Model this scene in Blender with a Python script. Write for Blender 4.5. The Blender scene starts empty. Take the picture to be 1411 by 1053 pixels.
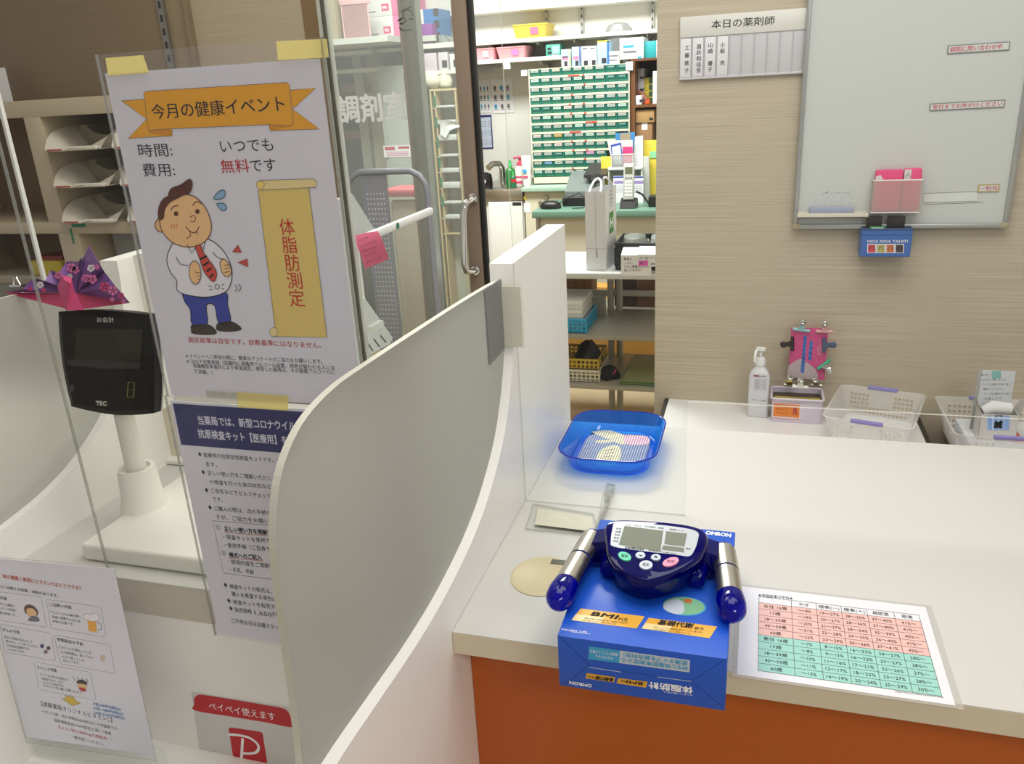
import bpy, bmesh, math, random
from mathutils import Vector, Matrix
S = bpy.context.scene
C = S.collection
random.seed(7)
PI = math.pi

# ---------------------------------------------------------------- camera
F, CX, CY = 1122.76, 705.5, 526.5
YAW, PITCH, ROLL = -0.30183784, 0.3459892, -0.0555691356
CAM = Vector((0, 0, 1.44))
_f = Vector((math.sin(YAW)*math.cos(PITCH), math.cos(YAW)*math.cos(PITCH), -math.sin(PITCH)))
_r = Vector((math.cos(YAW), -math.sin(YAW), 0))
_u = _r.cross(_f)
_c, _s = math.cos(ROLL), math.sin(ROLL)
RI, UP = _c*_r + _s*_u, -_s*_r + _c*_u
cd = bpy.data.cameras.new('camera')
cam = bpy.data.objects.new('camera', cd)
C.objects.link(cam)
cam.matrix_world = Matrix(((RI.x, UP.x, -_f.x, CAM.x), (RI.y, UP.y, -_f.y, CAM.y), (RI.z, UP.z, -_f.z, CAM.z), (0, 0, 0, 1)))
cd.sensor_fit = 'HORIZONTAL'
cd.sensor_width = 36.0
cd.lens = F/1411*36.0
cd.clip_start = 0.05
S.camera = cam

# ---------------------------------------------------------------- light
w = bpy.data.worlds.new('world')
S.world = w
w.use_nodes = True
w.node_tree.nodes['Background'].inputs[0].default_value = (1.0, 0.98, 0.97, 1)
w.node_tree.nodes['Background'].inputs[1].default_value = 0.26
S.view_settings.view_transform = 'Standard'
S.view_settings.look = 'None'
S.view_settings.gamma = 1
S.view_settings.exposure = 0.72
S.view_settings.use_curve_mapping = False
S.cycles.use_denoising = True
S.cycles.max_bounces = 10
S.cycles.diffuse_bounces = 4
S.cycles.glossy_bounces = 4
S.cycles.transmission_bounces = 8
S.cycles.transparent_max_bounces = 40
S.cycles.caustics_reflective = False
S.cycles.caustics_refractive = False


def lamp(name, loc, sx, sy, power, col):
    d = bpy.data.lights.new(name, 'AREA')
    d.shape = 'RECTANGLE'
    d.size, d.size_y, d.energy, d.color = sx, sy, power, col
    o = bpy.data.objects.new(name, d)
    C.objects.link(o)
    o.location = loc
    return o


# ceiling fluorescent fittings of the three zones
lamp('ceiling_light_dispensary', (-0.8, 3.35, 2.55), 1.2, 0.6, 36, (0.97, 1.0, 0.98))
lamp('ceiling_light_dispensary', (-1.8, 3.4, 2.55), 1.2, 0.6, 26, (0.97, 1.0, 0.98))
lamp('ceiling_light_counter', (-0.1, 0.95, 2.56), 1.4, 1.0, 12, (1.0, 0.99, 0.98))
lamp('ceiling_light_counter', (0.5, 1.6, 2.56), 1.4, 0.5, 6, (1.0, 0.99, 0.975))
lamp('ceiling_light_counter', (-1.2, 1.75, 2.56), 1.0, 0.6, 5.5, (1.0, 0.97, 0.92))
lamp('ceiling_light_waiting', (1.5, -1.0, 2.55), 1.2, 0.6, 22, (1.0, 0.99, 0.98))

# ---------------------------------------------------------------- places measured in the photograph, at real depths


def ray(px, py):
    return RI*((px-CX)/F) + UP*(-(py-CY)/F) + _f


def onz(px, py, z):
    d = ray(px, py)
    return CAM + d*((z-CAM.z)/d.z)


def ony(px, py, y):
    d = ray(px, py)
    return CAM + d*((y-CAM.y)/d.y)


def onx(px, py, x):
    d = ray(px, py)
    return CAM + d*((x-CAM.x)/d.x)


# ---------------------------------------------------------------- materials
def lin(h):
    h = h.lstrip('#')
    out = []
    for i in (0, 2, 4):
        c = int(h[i:i+2], 16)/255
        out.append(c/12.92 if c <= 0.04045 else ((c+0.055)/1.055)**2.4)
    return (*out, 1.0)


MATS = {}


def M(name, col=None, rough=0.5, metal=0.0, spec=0.5, noise=0.0, nscale=40.0, bump=0.0):
    if name in MATS:
        return MATS[name]
    m = bpy.data.materials.new(name)
    m.use_nodes = True
    nt = m.node_tree
    b = nt.nodes['Principled BSDF']
    b.inputs['Base Color'].default_value = lin(col)
    b.inputs['Roughness'].default_value = rough
    b.inputs['Metallic'].default_value = metal
    b.inputs['Specular IOR Level'].default_value = spec
    if noise or bump:
        tc = nt.nodes.new('ShaderNodeTexCoord')
        n = nt.nodes.new('ShaderNodeTexNoise')
        n.inputs['Scale'].default_value = nscale
        n.inputs['Detail'].default_value = 4
        nt.links.new(tc.outputs['Object'], n.inputs['Vector'])
        if noise:
            r = nt.nodes.new('ShaderNodeMixRGB')
            c = lin(col)
            r.inputs[1].default_value = tuple(max(0, x*(1-noise)) for x in c[:3]) + (1,)
            r.inputs[2].default_value = tuple(min(1, x*(1+noise)) for x in c[:3]) + (1,)
            nt.links.new(n.outputs['Fac'], r.inputs[0])
            nt.links.new(r.outputs[0], b.inputs['Base Color'])
        if bump:
            bp = nt.nodes.new('ShaderNodeBump')
            bp.inputs['Strength'].default_value = bump
            bp.inputs['Distance'].default_value = 0.002
            nt.links.new(n.outputs['Fac'], bp.inputs['Height'])
            nt.links.new(bp.outputs['Normal'], b.inputs['Normal'])
    MATS[name] = m
    return m


def grain(name, c1, c2, scale, rough=0.55, bump=0.25, spec=0.4):
    """fine stretched grain: wallpaper threads or wood"""
    if name in MATS:
        return MATS[name]
    m = bpy.data.materials.new(name)
    m.use_nodes = True
    nt = m.node_tree
    b = nt.nodes['Principled BSDF']
    tc = nt.nodes.new('ShaderNodeTexCoord')
    mp = nt.nodes.new('ShaderNodeMapping')
    mp.inputs['Scale'].default_value = scale
    n = nt.nodes.new('ShaderNodeTexNoise')
    n.inputs['Scale'].default_value = 1.0
    n.inputs['Detail'].default_value = 6
    n.inputs['Roughness'].default_value = 0.65
    cr = nt.nodes.new('ShaderNodeValToRGB')
    cr.color_ramp.elements[0].position = 0.25
    cr.color_ramp.elements[1].position = 0.75
    cr.color_ramp.elements[0].color = lin(c1)
    cr.color_ramp.elements[1].color = lin(c2)
    bp = nt.nodes.new('ShaderNodeBump')
    bp.inputs['Strength'].default_value = bump
    bp.inputs['Distance'].default_value = 0.001
    nt.links.new(tc.outputs['Object'], mp.inputs['Vector'])
    nt.links.new(mp.outputs[0], n.inputs['Vector'])
    nt.links.new(n.outputs['Fac'], cr.inputs[0])
    nt.links.new(cr.outputs[0], b.inputs['Base Color'])
    nt.links.new(n.outputs['Fac'], bp.inputs['Height'])
    nt.links.new(bp.outputs[0], b.inputs['Normal'])
    b.inputs['Roughness'].default_value = rough
    b.inputs['Specular IOR Level'].default_value = spec
    MATS[name] = m
    return m


def clear(name, tint='#ffffff', body=0.0, bodycol='#ffffff', gloss=1.0, rough=0.02, ior=1.45):
    """clear sheet plastic: see-through plus a Fresnel shine, optionally with a milky body"""
    if name in MATS:
        return MATS[name]
    m = bpy.data.materials.new(name)
    m.use_nodes = True
    nt = m.node_tree
    nt.nodes.remove(nt.nodes['Principled BSDF'])
    out = nt.nodes['Material Output']
    tr = nt.nodes.new('ShaderNodeBsdfTransparent')
    tr.inputs[0].default_value = lin(tint)
    sh = tr.outputs[0]
    if body:
        di = nt.nodes.new('ShaderNodeBsdfDiffuse')
        di.inputs[0].default_value = lin(bodycol)
        tl = nt.nodes.new('ShaderNodeBsdfTranslucent')
        tl.inputs[0].default_value = lin(bodycol)
        a = nt.nodes.new('ShaderNodeMixShader')
        a.inputs[0].default_value = 0.5
        nt.links.new(di.outputs[0], a.inputs[1])
        nt.links.new(tl.outputs[0], a.inputs[2])
        b = nt.nodes.new('ShaderNodeMixShader')
        b.inputs[0].default_value = body
        nt.links.new(sh, b.inputs[1])
        nt.links.new(a.outputs[0], b.inputs[2])
        sh = b.outputs[0]
    gl = nt.nodes.new('ShaderNodeBsdfGlossy')
    gl.inputs['Roughness'].default_value = rough
    fr = nt.nodes.new('ShaderNodeFresnel')
    fr.inputs[0].default_value = ior
    mu = nt.nodes.new('ShaderNodeMath')
    mu.operation = 'MULTIPLY'
    ge = nt.nodes.new('ShaderNodeNewGeometry')        # the shine belongs to the outer surface only
    sb = nt.nodes.new('ShaderNodeMath')
    sb.operation = 'SUBTRACT'
    sb.inputs[0].default_value = gloss
    bk = nt.nodes.new('ShaderNodeMath')
    bk.operation = 'MULTIPLY'
    bk.inputs[1].default_value = gloss
    nt.links.new(ge.outputs['Backfacing'], bk.inputs[0])
    nt.links.new(bk.outputs[0], sb.inputs[1])
    nt.links.new(fr.outputs[0], mu.inputs[0])
    nt.links.new(sb.outputs[0], mu.inputs[1])
    mx = nt.nodes.new('ShaderNodeMixShader')
    nt.links.new(mu.outputs[0], mx.inputs[0])
    nt.links.new(sh, mx.inputs[1])
    nt.links.new(gl.outputs[0], mx.inputs[2])
    nt.links.new(mx.outputs[0], out.inputs[0])
    MATS[name] = m
    return m


def frost(name):
    """satin acrylic: a strongly blurred view through it plus the milky body that catches the room light"""
    m = bpy.data.materials.new(name)
    m.use_nodes = True
    nt = m.node_tree
    nt.nodes.remove(nt.nodes['Principled BSDF'])
    out = nt.nodes['Material Output']
    rf = nt.nodes.new('ShaderNodeBsdfRefraction')
    rf.inputs['Color'].default_value = lin('#f2f4f0')
    rf.inputs['Roughness'].default_value = 0.5
    rf.inputs['IOR'].default_value = 1.2
    tl = nt.nodes.new('ShaderNodeBsdfTranslucent')
    tl.inputs[0].default_value = lin('#f0f0ea')
    di = nt.nodes.new('ShaderNodeBsdfDiffuse')
    di.inputs[0].default_value = lin('#e4e2da')
    a = nt.nodes.new('ShaderNodeMixShader')
    a.inputs[0].default_value = 0.45
    nt.links.new(tl.outputs[0], a.inputs[1])
    nt.links.new(di.outputs[0], a.inputs[2])
    b = nt.nodes.new('ShaderNodeMixShader')
    b.inputs[0].default_value = 0.62
    nt.links.new(rf.outputs[0], b.inputs[1])
    nt.links.new(a.outputs[0], b.inputs[2])
    nt.links.new(b.outputs[0], out.inputs[0])
    MATS[name] = m
    return m


PAPER = M('paper_white', '#eeedf0', 0.7)
INK = M('ink_black', '#1c1a1c', 0.8)
GREYINK = M('ink_grey', '#77757a', 0.8)
RED = M('ink_red', '#c8201f', 0.7)
WHITE = M('laminate_white', '#f6f4ee', 0.35)
CREAM = M('edge_cream', '#d8cdb4', 0.45)
PLWHITE = M('plastic_white', '#e9e6dd', 0.4)
BLACKP = M('plastic_black', '#141214', 0.35)
CHROME = M('chrome', '#d8d8d8', 0.12, 1.0)
STEEL = M('brushed_steel', '#c9c5bb', 0.32, 1.0)
ALU = M('aluminium', '#b9bab8', 0.35, 0.8)
ACR = clear('clear_acrylic', '#fcfdfc', 0.003, '#ffffff', 0.4)
ACREDGE = clear('acrylic_edge', '#e4e8e0', 0.55, '#eef0ea', 1.0)  # edge glow of the sheets put into the colour as a whitish body
PEDGE = M('panel_edge', '#c6c4b6', 0.4)
SOFTEDGE = clear('soft_edge', '#dcdcd8', 0.22, '#e6e6e2', 0.8)
FROST = frost('frosted_acrylic')
GLASS = clear('door_glass', '#e6eae6', 0.09, '#eef0ee', 1.0, 0.01)  # milky body paints the pale haze over the view into the glass
TAPE = clear('masking_tape', '#fffadc', 0.85, '#f6ecb4', 0.4, 0.4)
CTAPE = clear('clear_tape', '#f4f4ee', 0.25, '#f0f0ea', 1.0, 0.15)
PINK = M('pink', '#ee7fa4', 0.6)
YELLOW = M('yellow', '#e6cf4c', 0.55)
CARD = M('cardboard', '#b08a5a', 0.8, noise=0.08)


# ---------------------------------------------------------------- mesh building
ORIG = {}


class MB:
    def __init__(s):
        s.v, s.f, s.fm, s.sm, s.mats = [], [], [], [], []

    def mi(s, m):
        if m not in s.mats:
            s.mats.append(m)
        return s.mats.index(m)

    def add(s, vs, fs, m, smooth=False):
        b, k = len(s.v), s.mi(m)
        s.v += [tuple(x) for x in vs]
        for f in fs:
            s.f.append([b+i for i in f])
            s.fm.append(k)
            s.sm.append(smooth)
        return s

    def box(s, x0, x1, y0, y1, z0, z1, m, bev=0.0, seg=2, R=None):
        """axis-aligned box, or turned by matrix R about its centre"""
        c = Vector(((x0+x1)/2, (y0+y1)/2, (z0+z1)/2))
        h = Vector((abs(x1-x0)/2, abs(y1-y0)/2, abs(z1-z0)/2))
        bm = bmesh.new()
        bmesh.ops.create_cube(bm, size=2.0)
        for q in bm.verts:
            q.co = Vector((q.co.x*h.x, q.co.y*h.y, q.co.z*h.z))
        if bev:
            bmesh.ops.bevel(bm, geom=bm.edges[:], offset=min(bev, min(h)*0.98), segments=seg, profile=0.5, affect='EDGES')
        bm.verts.index_update()
        vs = [(c + (R @ q.co if R else q.co)) for q in bm.verts]
        fs = [[q.index for q in f.verts] for f in bm.faces]
        bm.free()
        return s.add(vs, fs, m, bool(bev))

    def tube(s, pts, r, m, seg=12, closed=False, caps=True):
        pts = [Vector(p) for p in pts]
        n = len(pts)
        rs = r if isinstance(r, (list, tuple)) else [r]*n
        vs, fs = [], []
        prev = None
        for i, p in enumerate(pts):
            if closed:
                t = (pts[(i+1) % n]-pts[i-1]).normalized()
            else:
                t = (pts[min(i+1, n-1)]-pts[max(i-1, 0)]).normalized()
            if prev is None:
                a = t.orthogonal().normalized()
            else:
                a = (prev - t*prev.dot(t)).normalized()
            prev = a
            b = t.cross(a)
            for k in range(seg):
                an = 2*PI*k/seg
                vs.append(p + (a*math.cos(an)+b*math.sin(an))*rs[i])
        lim = n if closed else n-1
        for i in range(lim):
            j = (i+1) % n
            for k in range(seg):
                k2 = (k+1) % seg
                fs.append([i*seg+k, i*seg+k2, j*seg+k2, j*seg+k])
        if caps and not closed:
            fs.append(list(range(seg))[::-1])
            fs.append([(n-1)*seg+k for k in range(seg)])
        return s.add(vs, fs, m, True)

    def lathe(s, prof, c, m, seg=32, ax=None, sx=1.0, sy=1.0):
        """prof: (radius, height) pairs along axis ax (default z)"""
        c = Vector(c)
        R = Vector((0, 0, 1)).rotation_difference(Vector(ax)).to_matrix() if ax else None
        vs, fs = [], []
        for (r, h) in prof:
            for k in range(seg):
                a = 2*PI*k/seg
                p = Vector((r*sx*math.cos(a), r*sy*math.sin(a), h))
                vs.append(c + (R @ p if R else p))
        for i in range(len(prof)-1):
            for k in range(seg):
                k2 = (k+1) % seg
                fs.append([i*seg+k, i*seg+k2, (i+1)*seg+k2, (i+1)*seg+k])
        fs.append(list(range(seg))[::-1])
        fs.append([(len(prof)-1)*seg+k for k in range(seg)])
        return s.add(vs, fs, m, True)

    def rings(s, rings, m, cap0=True, cap1=True, smooth=True):
        n = len(rings[0])
        vs = [p for r in rings for p in r]
        fs = []
        for i in range(len(rings)-1):
            for k in range(n):
                k2 = (k+1) % n
                fs.append([i*n+k, i*n+k2, (i+1)*n+k2, (i+1)*n+k])
        if cap0:
            fs.append(list(range(n))[::-1])
        if cap1:
            fs.append([(len(rings)-1)*n+k for k in range(n)])
        return s.add(vs, fs, m, smooth)

    def prism(s, poly, O, U, V, N, h0, h1, m, medge=None):
        O, U, V, N = Vector(O), Vector(U), Vector(V), Vector(N)
        n = len(poly)
        a = [O+U*p[0]+V*p[1]+N*h0 for p in poly]
        b = [O+U*p[0]+V*p[1]+N*h1 for p in poly]
        s.add(a+b, [list(range(n))[::-1], list(range(n, 2*n))], m)
        s.add(a+b, [[k, (k+1) % n, n+(k+1) % n, n+k] for k in range(n)], medge or m)
        return s

    def build(s, name, parent=None, loc=None):
        o3 = parent.location if parent is not None and loc is None else Vector(loc or (0, 0, 0))
        if parent is not None and parent.parent is not None:
            o3 = ORIG[parent.name]
        me = bpy.data.meshes.new(name)
        me.from_pydata([(x-o3[0], y-o3[1], z-o3[2]) for x, y, z in s.v], [], s.f)
        for m in s.mats:
            me.materials.append(m)
        me.polygons.foreach_set('material_index', s.fm)
        me.polygons.foreach_set('use_smooth', s.sm)
        bm = bmesh.new()
        bm.from_mesh(me)
        bmesh.ops.recalc_face_normals(bm, faces=bm.faces[:])
        bm.to_mesh(me)
        bm.free()
        if any(s.sm):
            try:
                me.set_sharp_from_angle(angle=math.radians(38))
            except Exception:
                pass
        me.update()
        o = bpy.data.objects.new(name, me)
        C.objects.link(o)
        if parent is not None:
            o.parent = parent
            ORIG[o.name] = Vector(o3)
        else:
            o.location = o3
        return o


def tag(o, label, cat, group=None, kind=None):
    o['label'], o['category'] = label, cat
    if group:
        o['group'] = group
    if kind:
        o['kind'] = kind
    return o


def thing(name, label, cat, loc, group=None):
    o = bpy.data.objects.new(name, None)
    o.empty_display_size = 0.02
    C.objects.link(o)
    o.location = loc
    return tag(o, label, cat, group)


def solo(mb, name, label, cat, loc, group=None):
    return tag(mb.build(name, None, loc), label, cat, group)


def struct(mb, name):
    o = mb.build(name)
    o['kind'] = 'structure'
    return o


def dup(root, loc, label=None, rotz=None):
    r = root.copy()
    C.objects.link(r)
    r.location = loc
    if rotz is not None:
        r.rotation_euler = (0, 0, rotz)
    if label:
        r['label'] = label
    for ch in list(root.children):
        c = ch.copy()
        C.objects.link(c)
        c.parent = r
        for g in list(ch.children):
            d = g.copy()
            C.objects.link(d)
            d.parent = c
    return r


# ---------------------------------------------------------------- flat print
_tc = {}


def glyphs(body, res=3):
    key = (body, res)
    if key in _tc:
        return _tc[key]
    c = bpy.data.curves.new('t', 'FONT')
    c.body, c.size, c.resolution_u = body, 1.0, res
    o = bpy.data.objects.new('t', c)
    C.objects.link(o)
    dg = bpy.context.evaluated_depsgraph_get()
    me = bpy.data.meshes.new_from_object(o.evaluated_get(dg))
    vs = [(q.co.x, q.co.y) for q in me.vertices]
    fs = [list(p.vertices) for p in me.polygons]
    bpy.data.objects.remove(o)
    bpy.data.curves.remove(c)
    bpy.data.meshes.remove(me)
    _tc[key] = (vs, fs)
    return _tc[key]


def spline(pts, n=6, closed=True):
    out = []
    m = len(pts)
    for i in range(m if closed else m-1):
        if closed:
            p0, p1, p2, p3 = pts[i-1], pts[i], pts[(i+1) % m], pts[(i+2) % m]
        else:
            p0, p1, p2, p3 = pts[max(i-1, 0)], pts[i], pts[i+1], pts[min(i+2, m-1)]
        for k in range(n):
            t = k/n
            out.append(tuple(0.5*(2*p1[j]+(p2[j]-p0[j])*t+(2*p0[j]-5*p1[j]+4*p2[j]-p3[j])*t*t+(3*p1[j]-p0[j]-3*p2[j]+p3[j])*t**3) for j in (0, 1)))
    if not closed:
        out.append(tuple(pts[-1]))
    return out


class Sheet:
    """print laid on a plane through P0; pc = pixel function of the crop the places were read in"""
    def __init__(s, mb, P0, U, V, pc=None, eps=0.00012, base=0.0):
        s.mb, s.O = mb, Vector(P0)
        s.U, s.V = Vector(U).normalized(), Vector(V).normalized()
        s.N = s.U.cross(s.V).normalized()
        if s.N.dot(CAM-s.O) < 0:
            s.N = -s.N
        s.pc = pc or (lambda x, y: (x, y))
        s.eps, s.base = eps, base

    def uv(s, p):
        d = ray(*s.pc(*p))
        q = CAM + d*((s.O-CAM).dot(s.N)/d.dot(s.N)) - s.O
        return (q.dot(s.U), q.dot(s.V))

    def P(s, u, v, lay):
        return s.O + s.U*u + s.V*v + s.N*(s.base + s.eps*lay)

    def polyuv(s, pts, m, lay=1):
        s.mb.add([s.P(u, v, lay) for u, v in pts], [list(range(len(pts)))], m)
        return s

    def poly(s, pts, m, lay=1):
        return s.polyuv([s.uv(p) for p in pts], m, lay)

    def blob(s, pts, m, lay=1, n=5, line=None, lw=1.0):
        q = [s.uv(p) for p in spline(pts, n)]
        s.polyuv(q, m, lay)
        if line:
            s.strokeuv(q+[q[0]], lw, line, lay+1)
        return s

    def strokeuv(s, q, w, m, lay=1):
        n = len(q)
        L, R = [], []
        for i in range(n):
            a, b = q[max(i-1, 0)], q[min(i+1, n-1)]
            if i in (0, n-1) and abs(q[0][0]-q[-1][0])+abs(q[0][1]-q[-1][1]) < 1e-7:
                a, b = q[-2], q[1]
            dx, dy = b[0]-a[0], b[1]-a[1]
            l = math.hypot(dx, dy) or 1e-9
            L.append((q[i][0]-dy/l*w/2, q[i][1]+dx/l*w/2))
            R.append((q[i][0]+dy/l*w/2, q[i][1]-dx/l*w/2))
        s.mb.add([s.P(u, v, lay) for u, v in L+R], [[i, i+1, n+i+1, n+i] for i in range(n-1)], m)
        return s

    def stroke(s, pts, w, m, lay=1, smooth=False):
        pts = spline(pts, 5, False) if smooth else pts
        return s.strokeuv([s.uv(p) for p in pts], w, m, lay)

    def textuv(s, body, a, b, h, m, lay=2, bold=0.0, res=2, shear=0.0, mirror=False):
        """ink box from a to b (middle of the left and right ends), glyph height h"""
        vs, fs = glyphs(body, res)
        if not vs:
            return s
        x0, x1 = min(v[0] for v in vs), max(v[0] for v in vs)
        dx, dy = b[0]-a[0], b[1]-a[1]
        l = math.hypot(dx, dy)
        ex, ey = (dx/l, dy/l), (-dy/l, dx/l)
        k = l/max(1e-6, x1-x0)
        ax = shear*0.2
        # heavy lettering: the strokes are laid twice or more, a hair apart
        offs = [(0, 0)] if not bold else [(-bold, 0), (bold, 0), (0, bold), (0, -bold)] if bold > 0.015 else [(-bold, 0), (bold, 0)]
        for i, (ox, oy) in enumerate(offs):
            P = []
            for x, y in vs:
                yy = (y+oy-0.37)*h
                xx = (x-x0)*k + ox*h + shear*yy
                P.append(s.P(a[0]+ex[0]*xx+ey[0]*yy, a[1]+ex[1]*xx+ey[1]*yy, lay+0.25*i))
            s.mb.add(P, fs, m)
        return s

    def text(s, body, pa, pb, m, hp=None, lay=2, bold=0.0, res=2, shear=0.0):
        a, b = s.uv(pa), s.uv(pb)
        l = math.hypot(b[0]-a[0], b[1]-a[1])
        if hp is None:
            wd = sum(1.0 if ord(ch) > 0x2e7f or ch in '①②◆※' else 0.55 for ch in body)
            h = l/wd*1.04
        else:
            mid = ((pa[0]+pb[0])/2, (pa[1]+pb[1])/2)
            p, q = s.uv(mid), s.uv((mid[0], mid[1]+hp))
            h = math.hypot(p[0]-q[0], p[1]-q[1])
        return s.textuv(body, a, b, h, m, lay, bold, res, shear)

    def vtext(s, body, pa, pb, m, hp, lay=2, bold=0.0, res=2):
        """one character under the other, centres from pa to pb, character size hp in the crop's pixels"""
        n = len(body)
        for i, ch in enumerate(body):
            t = i/max(1, n-1)
            c = (pa[0]+(pb[0]-pa[0])*t, pa[1]+(pb[1]-pa[1])*t)
            if ch in ' 　':
                continue
            u, v = s.uv(c)
            p = s.uv((c[0], c[1]+hp))
            h = math.hypot(p[0]-u, p[1]-v)
            s.textuv(ch, (u-h*0.46, v), (u+h*0.46, v), h, m, lay, bold, res)
        return s


def rrect(x0, x1, y0, y1, r, n=5):
    out = []
    for cx, cy, a0 in ((x1-r, y1-r, 0), (x0+r, y1-r, 90), (x0+r, y0+r, 180), (x1-r, y0+r, 270)):
        for k in range(n+1):
            a = math.radians(a0+90*k/n)
            out.append((cx+r*math.cos(a), cy+r*math.sin(a)))
    return out


EX, EY, EZ = Vector((1, 0, 0)), Vector((0, 1, 0)), Vector((0, 0, 1))

# ================================================================ setting
WALLP = grain('wallpaper_thread', '#aa9c85', '#ccc0ab', (2.2, 2.2, 330.0), 0.6, 0.3)
WALLB = grain('board_brown', '#7d6b52', '#877559', (2.0, 2.0, 120.0), 0.5, 0.05)
BACKW = M('back_wall_white', '#e9e7df', 0.7)
WALL_Y = 2.30
X_END = -0.272           # free end of the whiteboard wall beside the doorway
struct(MB().box(-4.2, 3.2, -2.2, 5.15, -0.05, 0.0, M('floor_vinyl', '#b3a282', 0.45, noise=0.06, nscale=12)), 'floor')
struct(MB().box(-4.2, 3.2, -2.2, 5.15, 2.6, 2.66, M('ceiling_white', '#efece4', 0.8)), 'ceiling')
struct(MB().box(X_END, 3.2, WALL_Y, WALL_Y+0.12, 0, 2.6, WALLP), 'wall_right')
struct(MB().box(-4.2, 3.2, 4.95, 5.1, 0, 2.6, BACKW), 'wall_back')
struct(MB().box(0.9, 1.0, WALL_Y+0.12, 4.95, 0, 2.6, BACKW), 'wall_inner')
# far-left staff wall: brown board above the pigeonholes, a lighter board beside the door
xb = ony(229, 40, 2.46).x
xc = ony(268, 40, 2.46).x
struct(MB().box(-4.2, xb, 2.46, 2.56, 0, 2.6, WALLB), 'wall_left')
b = MB()
b.box(xb, xc, 2.465, 2.56, 0, 2.6, grain('board_mid', '#8f7d62', '#98866a', (2, 2, 120), 0.5, 0.05))
struct(b, 'trim_1')
xd = ony(419, 30, 2.455).x
struct(MB().box(xc, xd, 2.455, 2.56, 0, 2.6, grain('board_light', '#a3947c', '#b2a48c', (2.2, 2.2, 330.0), 0.55, 0.15)), 'wall_side')
struct(MB().box(xc-0.012, xc+0.004, 2.435, 2.455, 0, 2.6, M('batten', '#85735a', 0.5)), 'trim_2')
# slotted shelf standard on the brown board
ss = MB()
ss.box(xb-0.012, xb+0.012, 2.447, 2.459, 0.6, 2.6, M('standard_grey', '#8b8780', 0.4, 0.6))
for i in range(48):
    ss.box(xb-0.004, xb+0.004, 2.4455, 2.448, 0.62+i*0.04, 0.64+i*0.04, M('slot_dark', '#2b2925', 0.7))
solo(ss, 'shelf_standard', 'grey slotted shelf upright on the brown board wall above the paper trays', 'shelf upright', (xb, 2.45, 0.6))

# ---------------------------------------------------------------- sliding glass doors of the dispensary
BRONZE = M('door_bronze', '#857362', 0.45)
GREYST = M('stile_grey', '#a39c93', 0.4, 0.2)
JAMB = M('door_jamb_brown', '#7a6040', 0.5)
RUB = M('rubber_black', '#151413', 0.6)
struct(MB().box(xd, ony(441, 30, 2.45).x, 2.45, 2.465, 0, 2.6, JAMB), 'door_1')
# rear leaf, fixed: its lettered glass and grey right-hand stile
Y1 = 2.36
l1, l2, l3 = ony(446, 30, Y1).x, ony(553, 30, Y1).x, ony(575, 30, Y1).x
d1 = thing('sliding_door', 'lettered glass sliding door with grey stile behind the poster panel', 'door', ((l1+l3)/2, Y1, 0))
MB().box(l1, l2, Y1-0.003, Y1+0.003, 0.12, 2.4, GLASS).build('glass_pane', d1)
MB().box(l2, l3, Y1-0.018, Y1+0.018, 0.0, 2.45, GREYST).box(l3, l3+0.004, Y1-0.02, Y1+0.02, 0, 2.45, ALU).build('stile', d1)
MB().box(l1, l2, Y1-0.016, Y1+0.016, 0.0, 0.12, GREYST).build('bottom_rail', d1)
MB().box(l1, l2, Y1-0.016, Y1+0.016, 2.40, 2.45, GREYST).build('top_rail', d1)
pr = MB()
sh = Sheet(pr, (l1, Y1-0.0035, 1.0), EX, EZ)
LET = M('letter_white', '#d9dbd8', 0.6)
sh.text('調剤室', (466, 152), (559, 146), LET, 40, bold=0.028, res=3)
pr.build('door_lettering', d1)
pr = MB()
sh = Sheet(pr, (l2, Y1-0.0185, 1.0), EX, EZ)
sh.stroke([(567, 9), (556, 14), (556, 24), (560, 28), (556, 32), (551, 33)], 0.004, INK)
sh.stroke([(556, 24), (548, 29)], 0.004, INK)
sh.stroke([(563, 27), (569, 26)], 0.004, INK)
sh.stroke([(552, 17), (558, 14), (566, 15), (569, 22)], 0.003, INK, 1, True)
sh.stroke([(550, 38), (556, 42), (568, 41)], 0.003, INK, 1, True)
pr.build('pen_mark', d1)
# front leaf, slid half open: brown stile, black seal, curved chrome handle
Y2 = 2.30
m1, m2, m3 = l3-0.02, ony(626, 30, Y2).x, ony(663.5, 200, Y2).x
d2 = thing('sliding_door', 'open glass sliding door with brown stile and curved chrome handle', 'door', ((m1+m3)/2, Y2, 0))
MB().box(m1, m2, Y2-0.003, Y2+0.003, 0.12, 2.4, GLASS).build('glass_pane', d2)
MB().box(m2, m3-0.014, Y2-0.02, Y2+0.02, 0.0, 2.45, BRONZE, 0.002).build('stile', d2)
MB().box(m3-0.014, m3, Y2-0.012, Y2+0.012, 0.0, 2.45, RUB, 0.003).build('rubber_seal', d2)
MB().box(m1, m2, Y2-0.016, Y2+0.016, 0.0, 0.12, BRONZE).build('bottom_rail', d2)
MB().box(m1, m2, Y2-0.016, Y2+0.016, 2.40, 2.45, BRONZE).build('top_rail', d2)
ha, hb = ony(652, 273, Y2-0.02), ony(655, 372, Y2-0.02)
h = MB()
path = [ha+EX*0.004, ha+Vector((0.004, -0.03, 0)), ha+Vector((-0.008, -0.05, -0.008)), ha+Vector((-0.014, -0.055, -0.035))]
path += [hb+Vector((-0.014, -0.055, 0.03)), hb+Vector((-0.01, -0.05, 0.006)), hb+Vector((0.0, -0.03, 0)), hb+Vector((0.002, 0, 0))]
h.tube(path, 0.0095, CHROME, 14)
for q in (ha, hb):
    h.lathe([(0.014, 0), (0.014, 0.008)], q+Vector((0.002, 0.0, 0)), CHROME, 20, (0, -1, 0))
h.build('pull_handle', d2)

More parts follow.
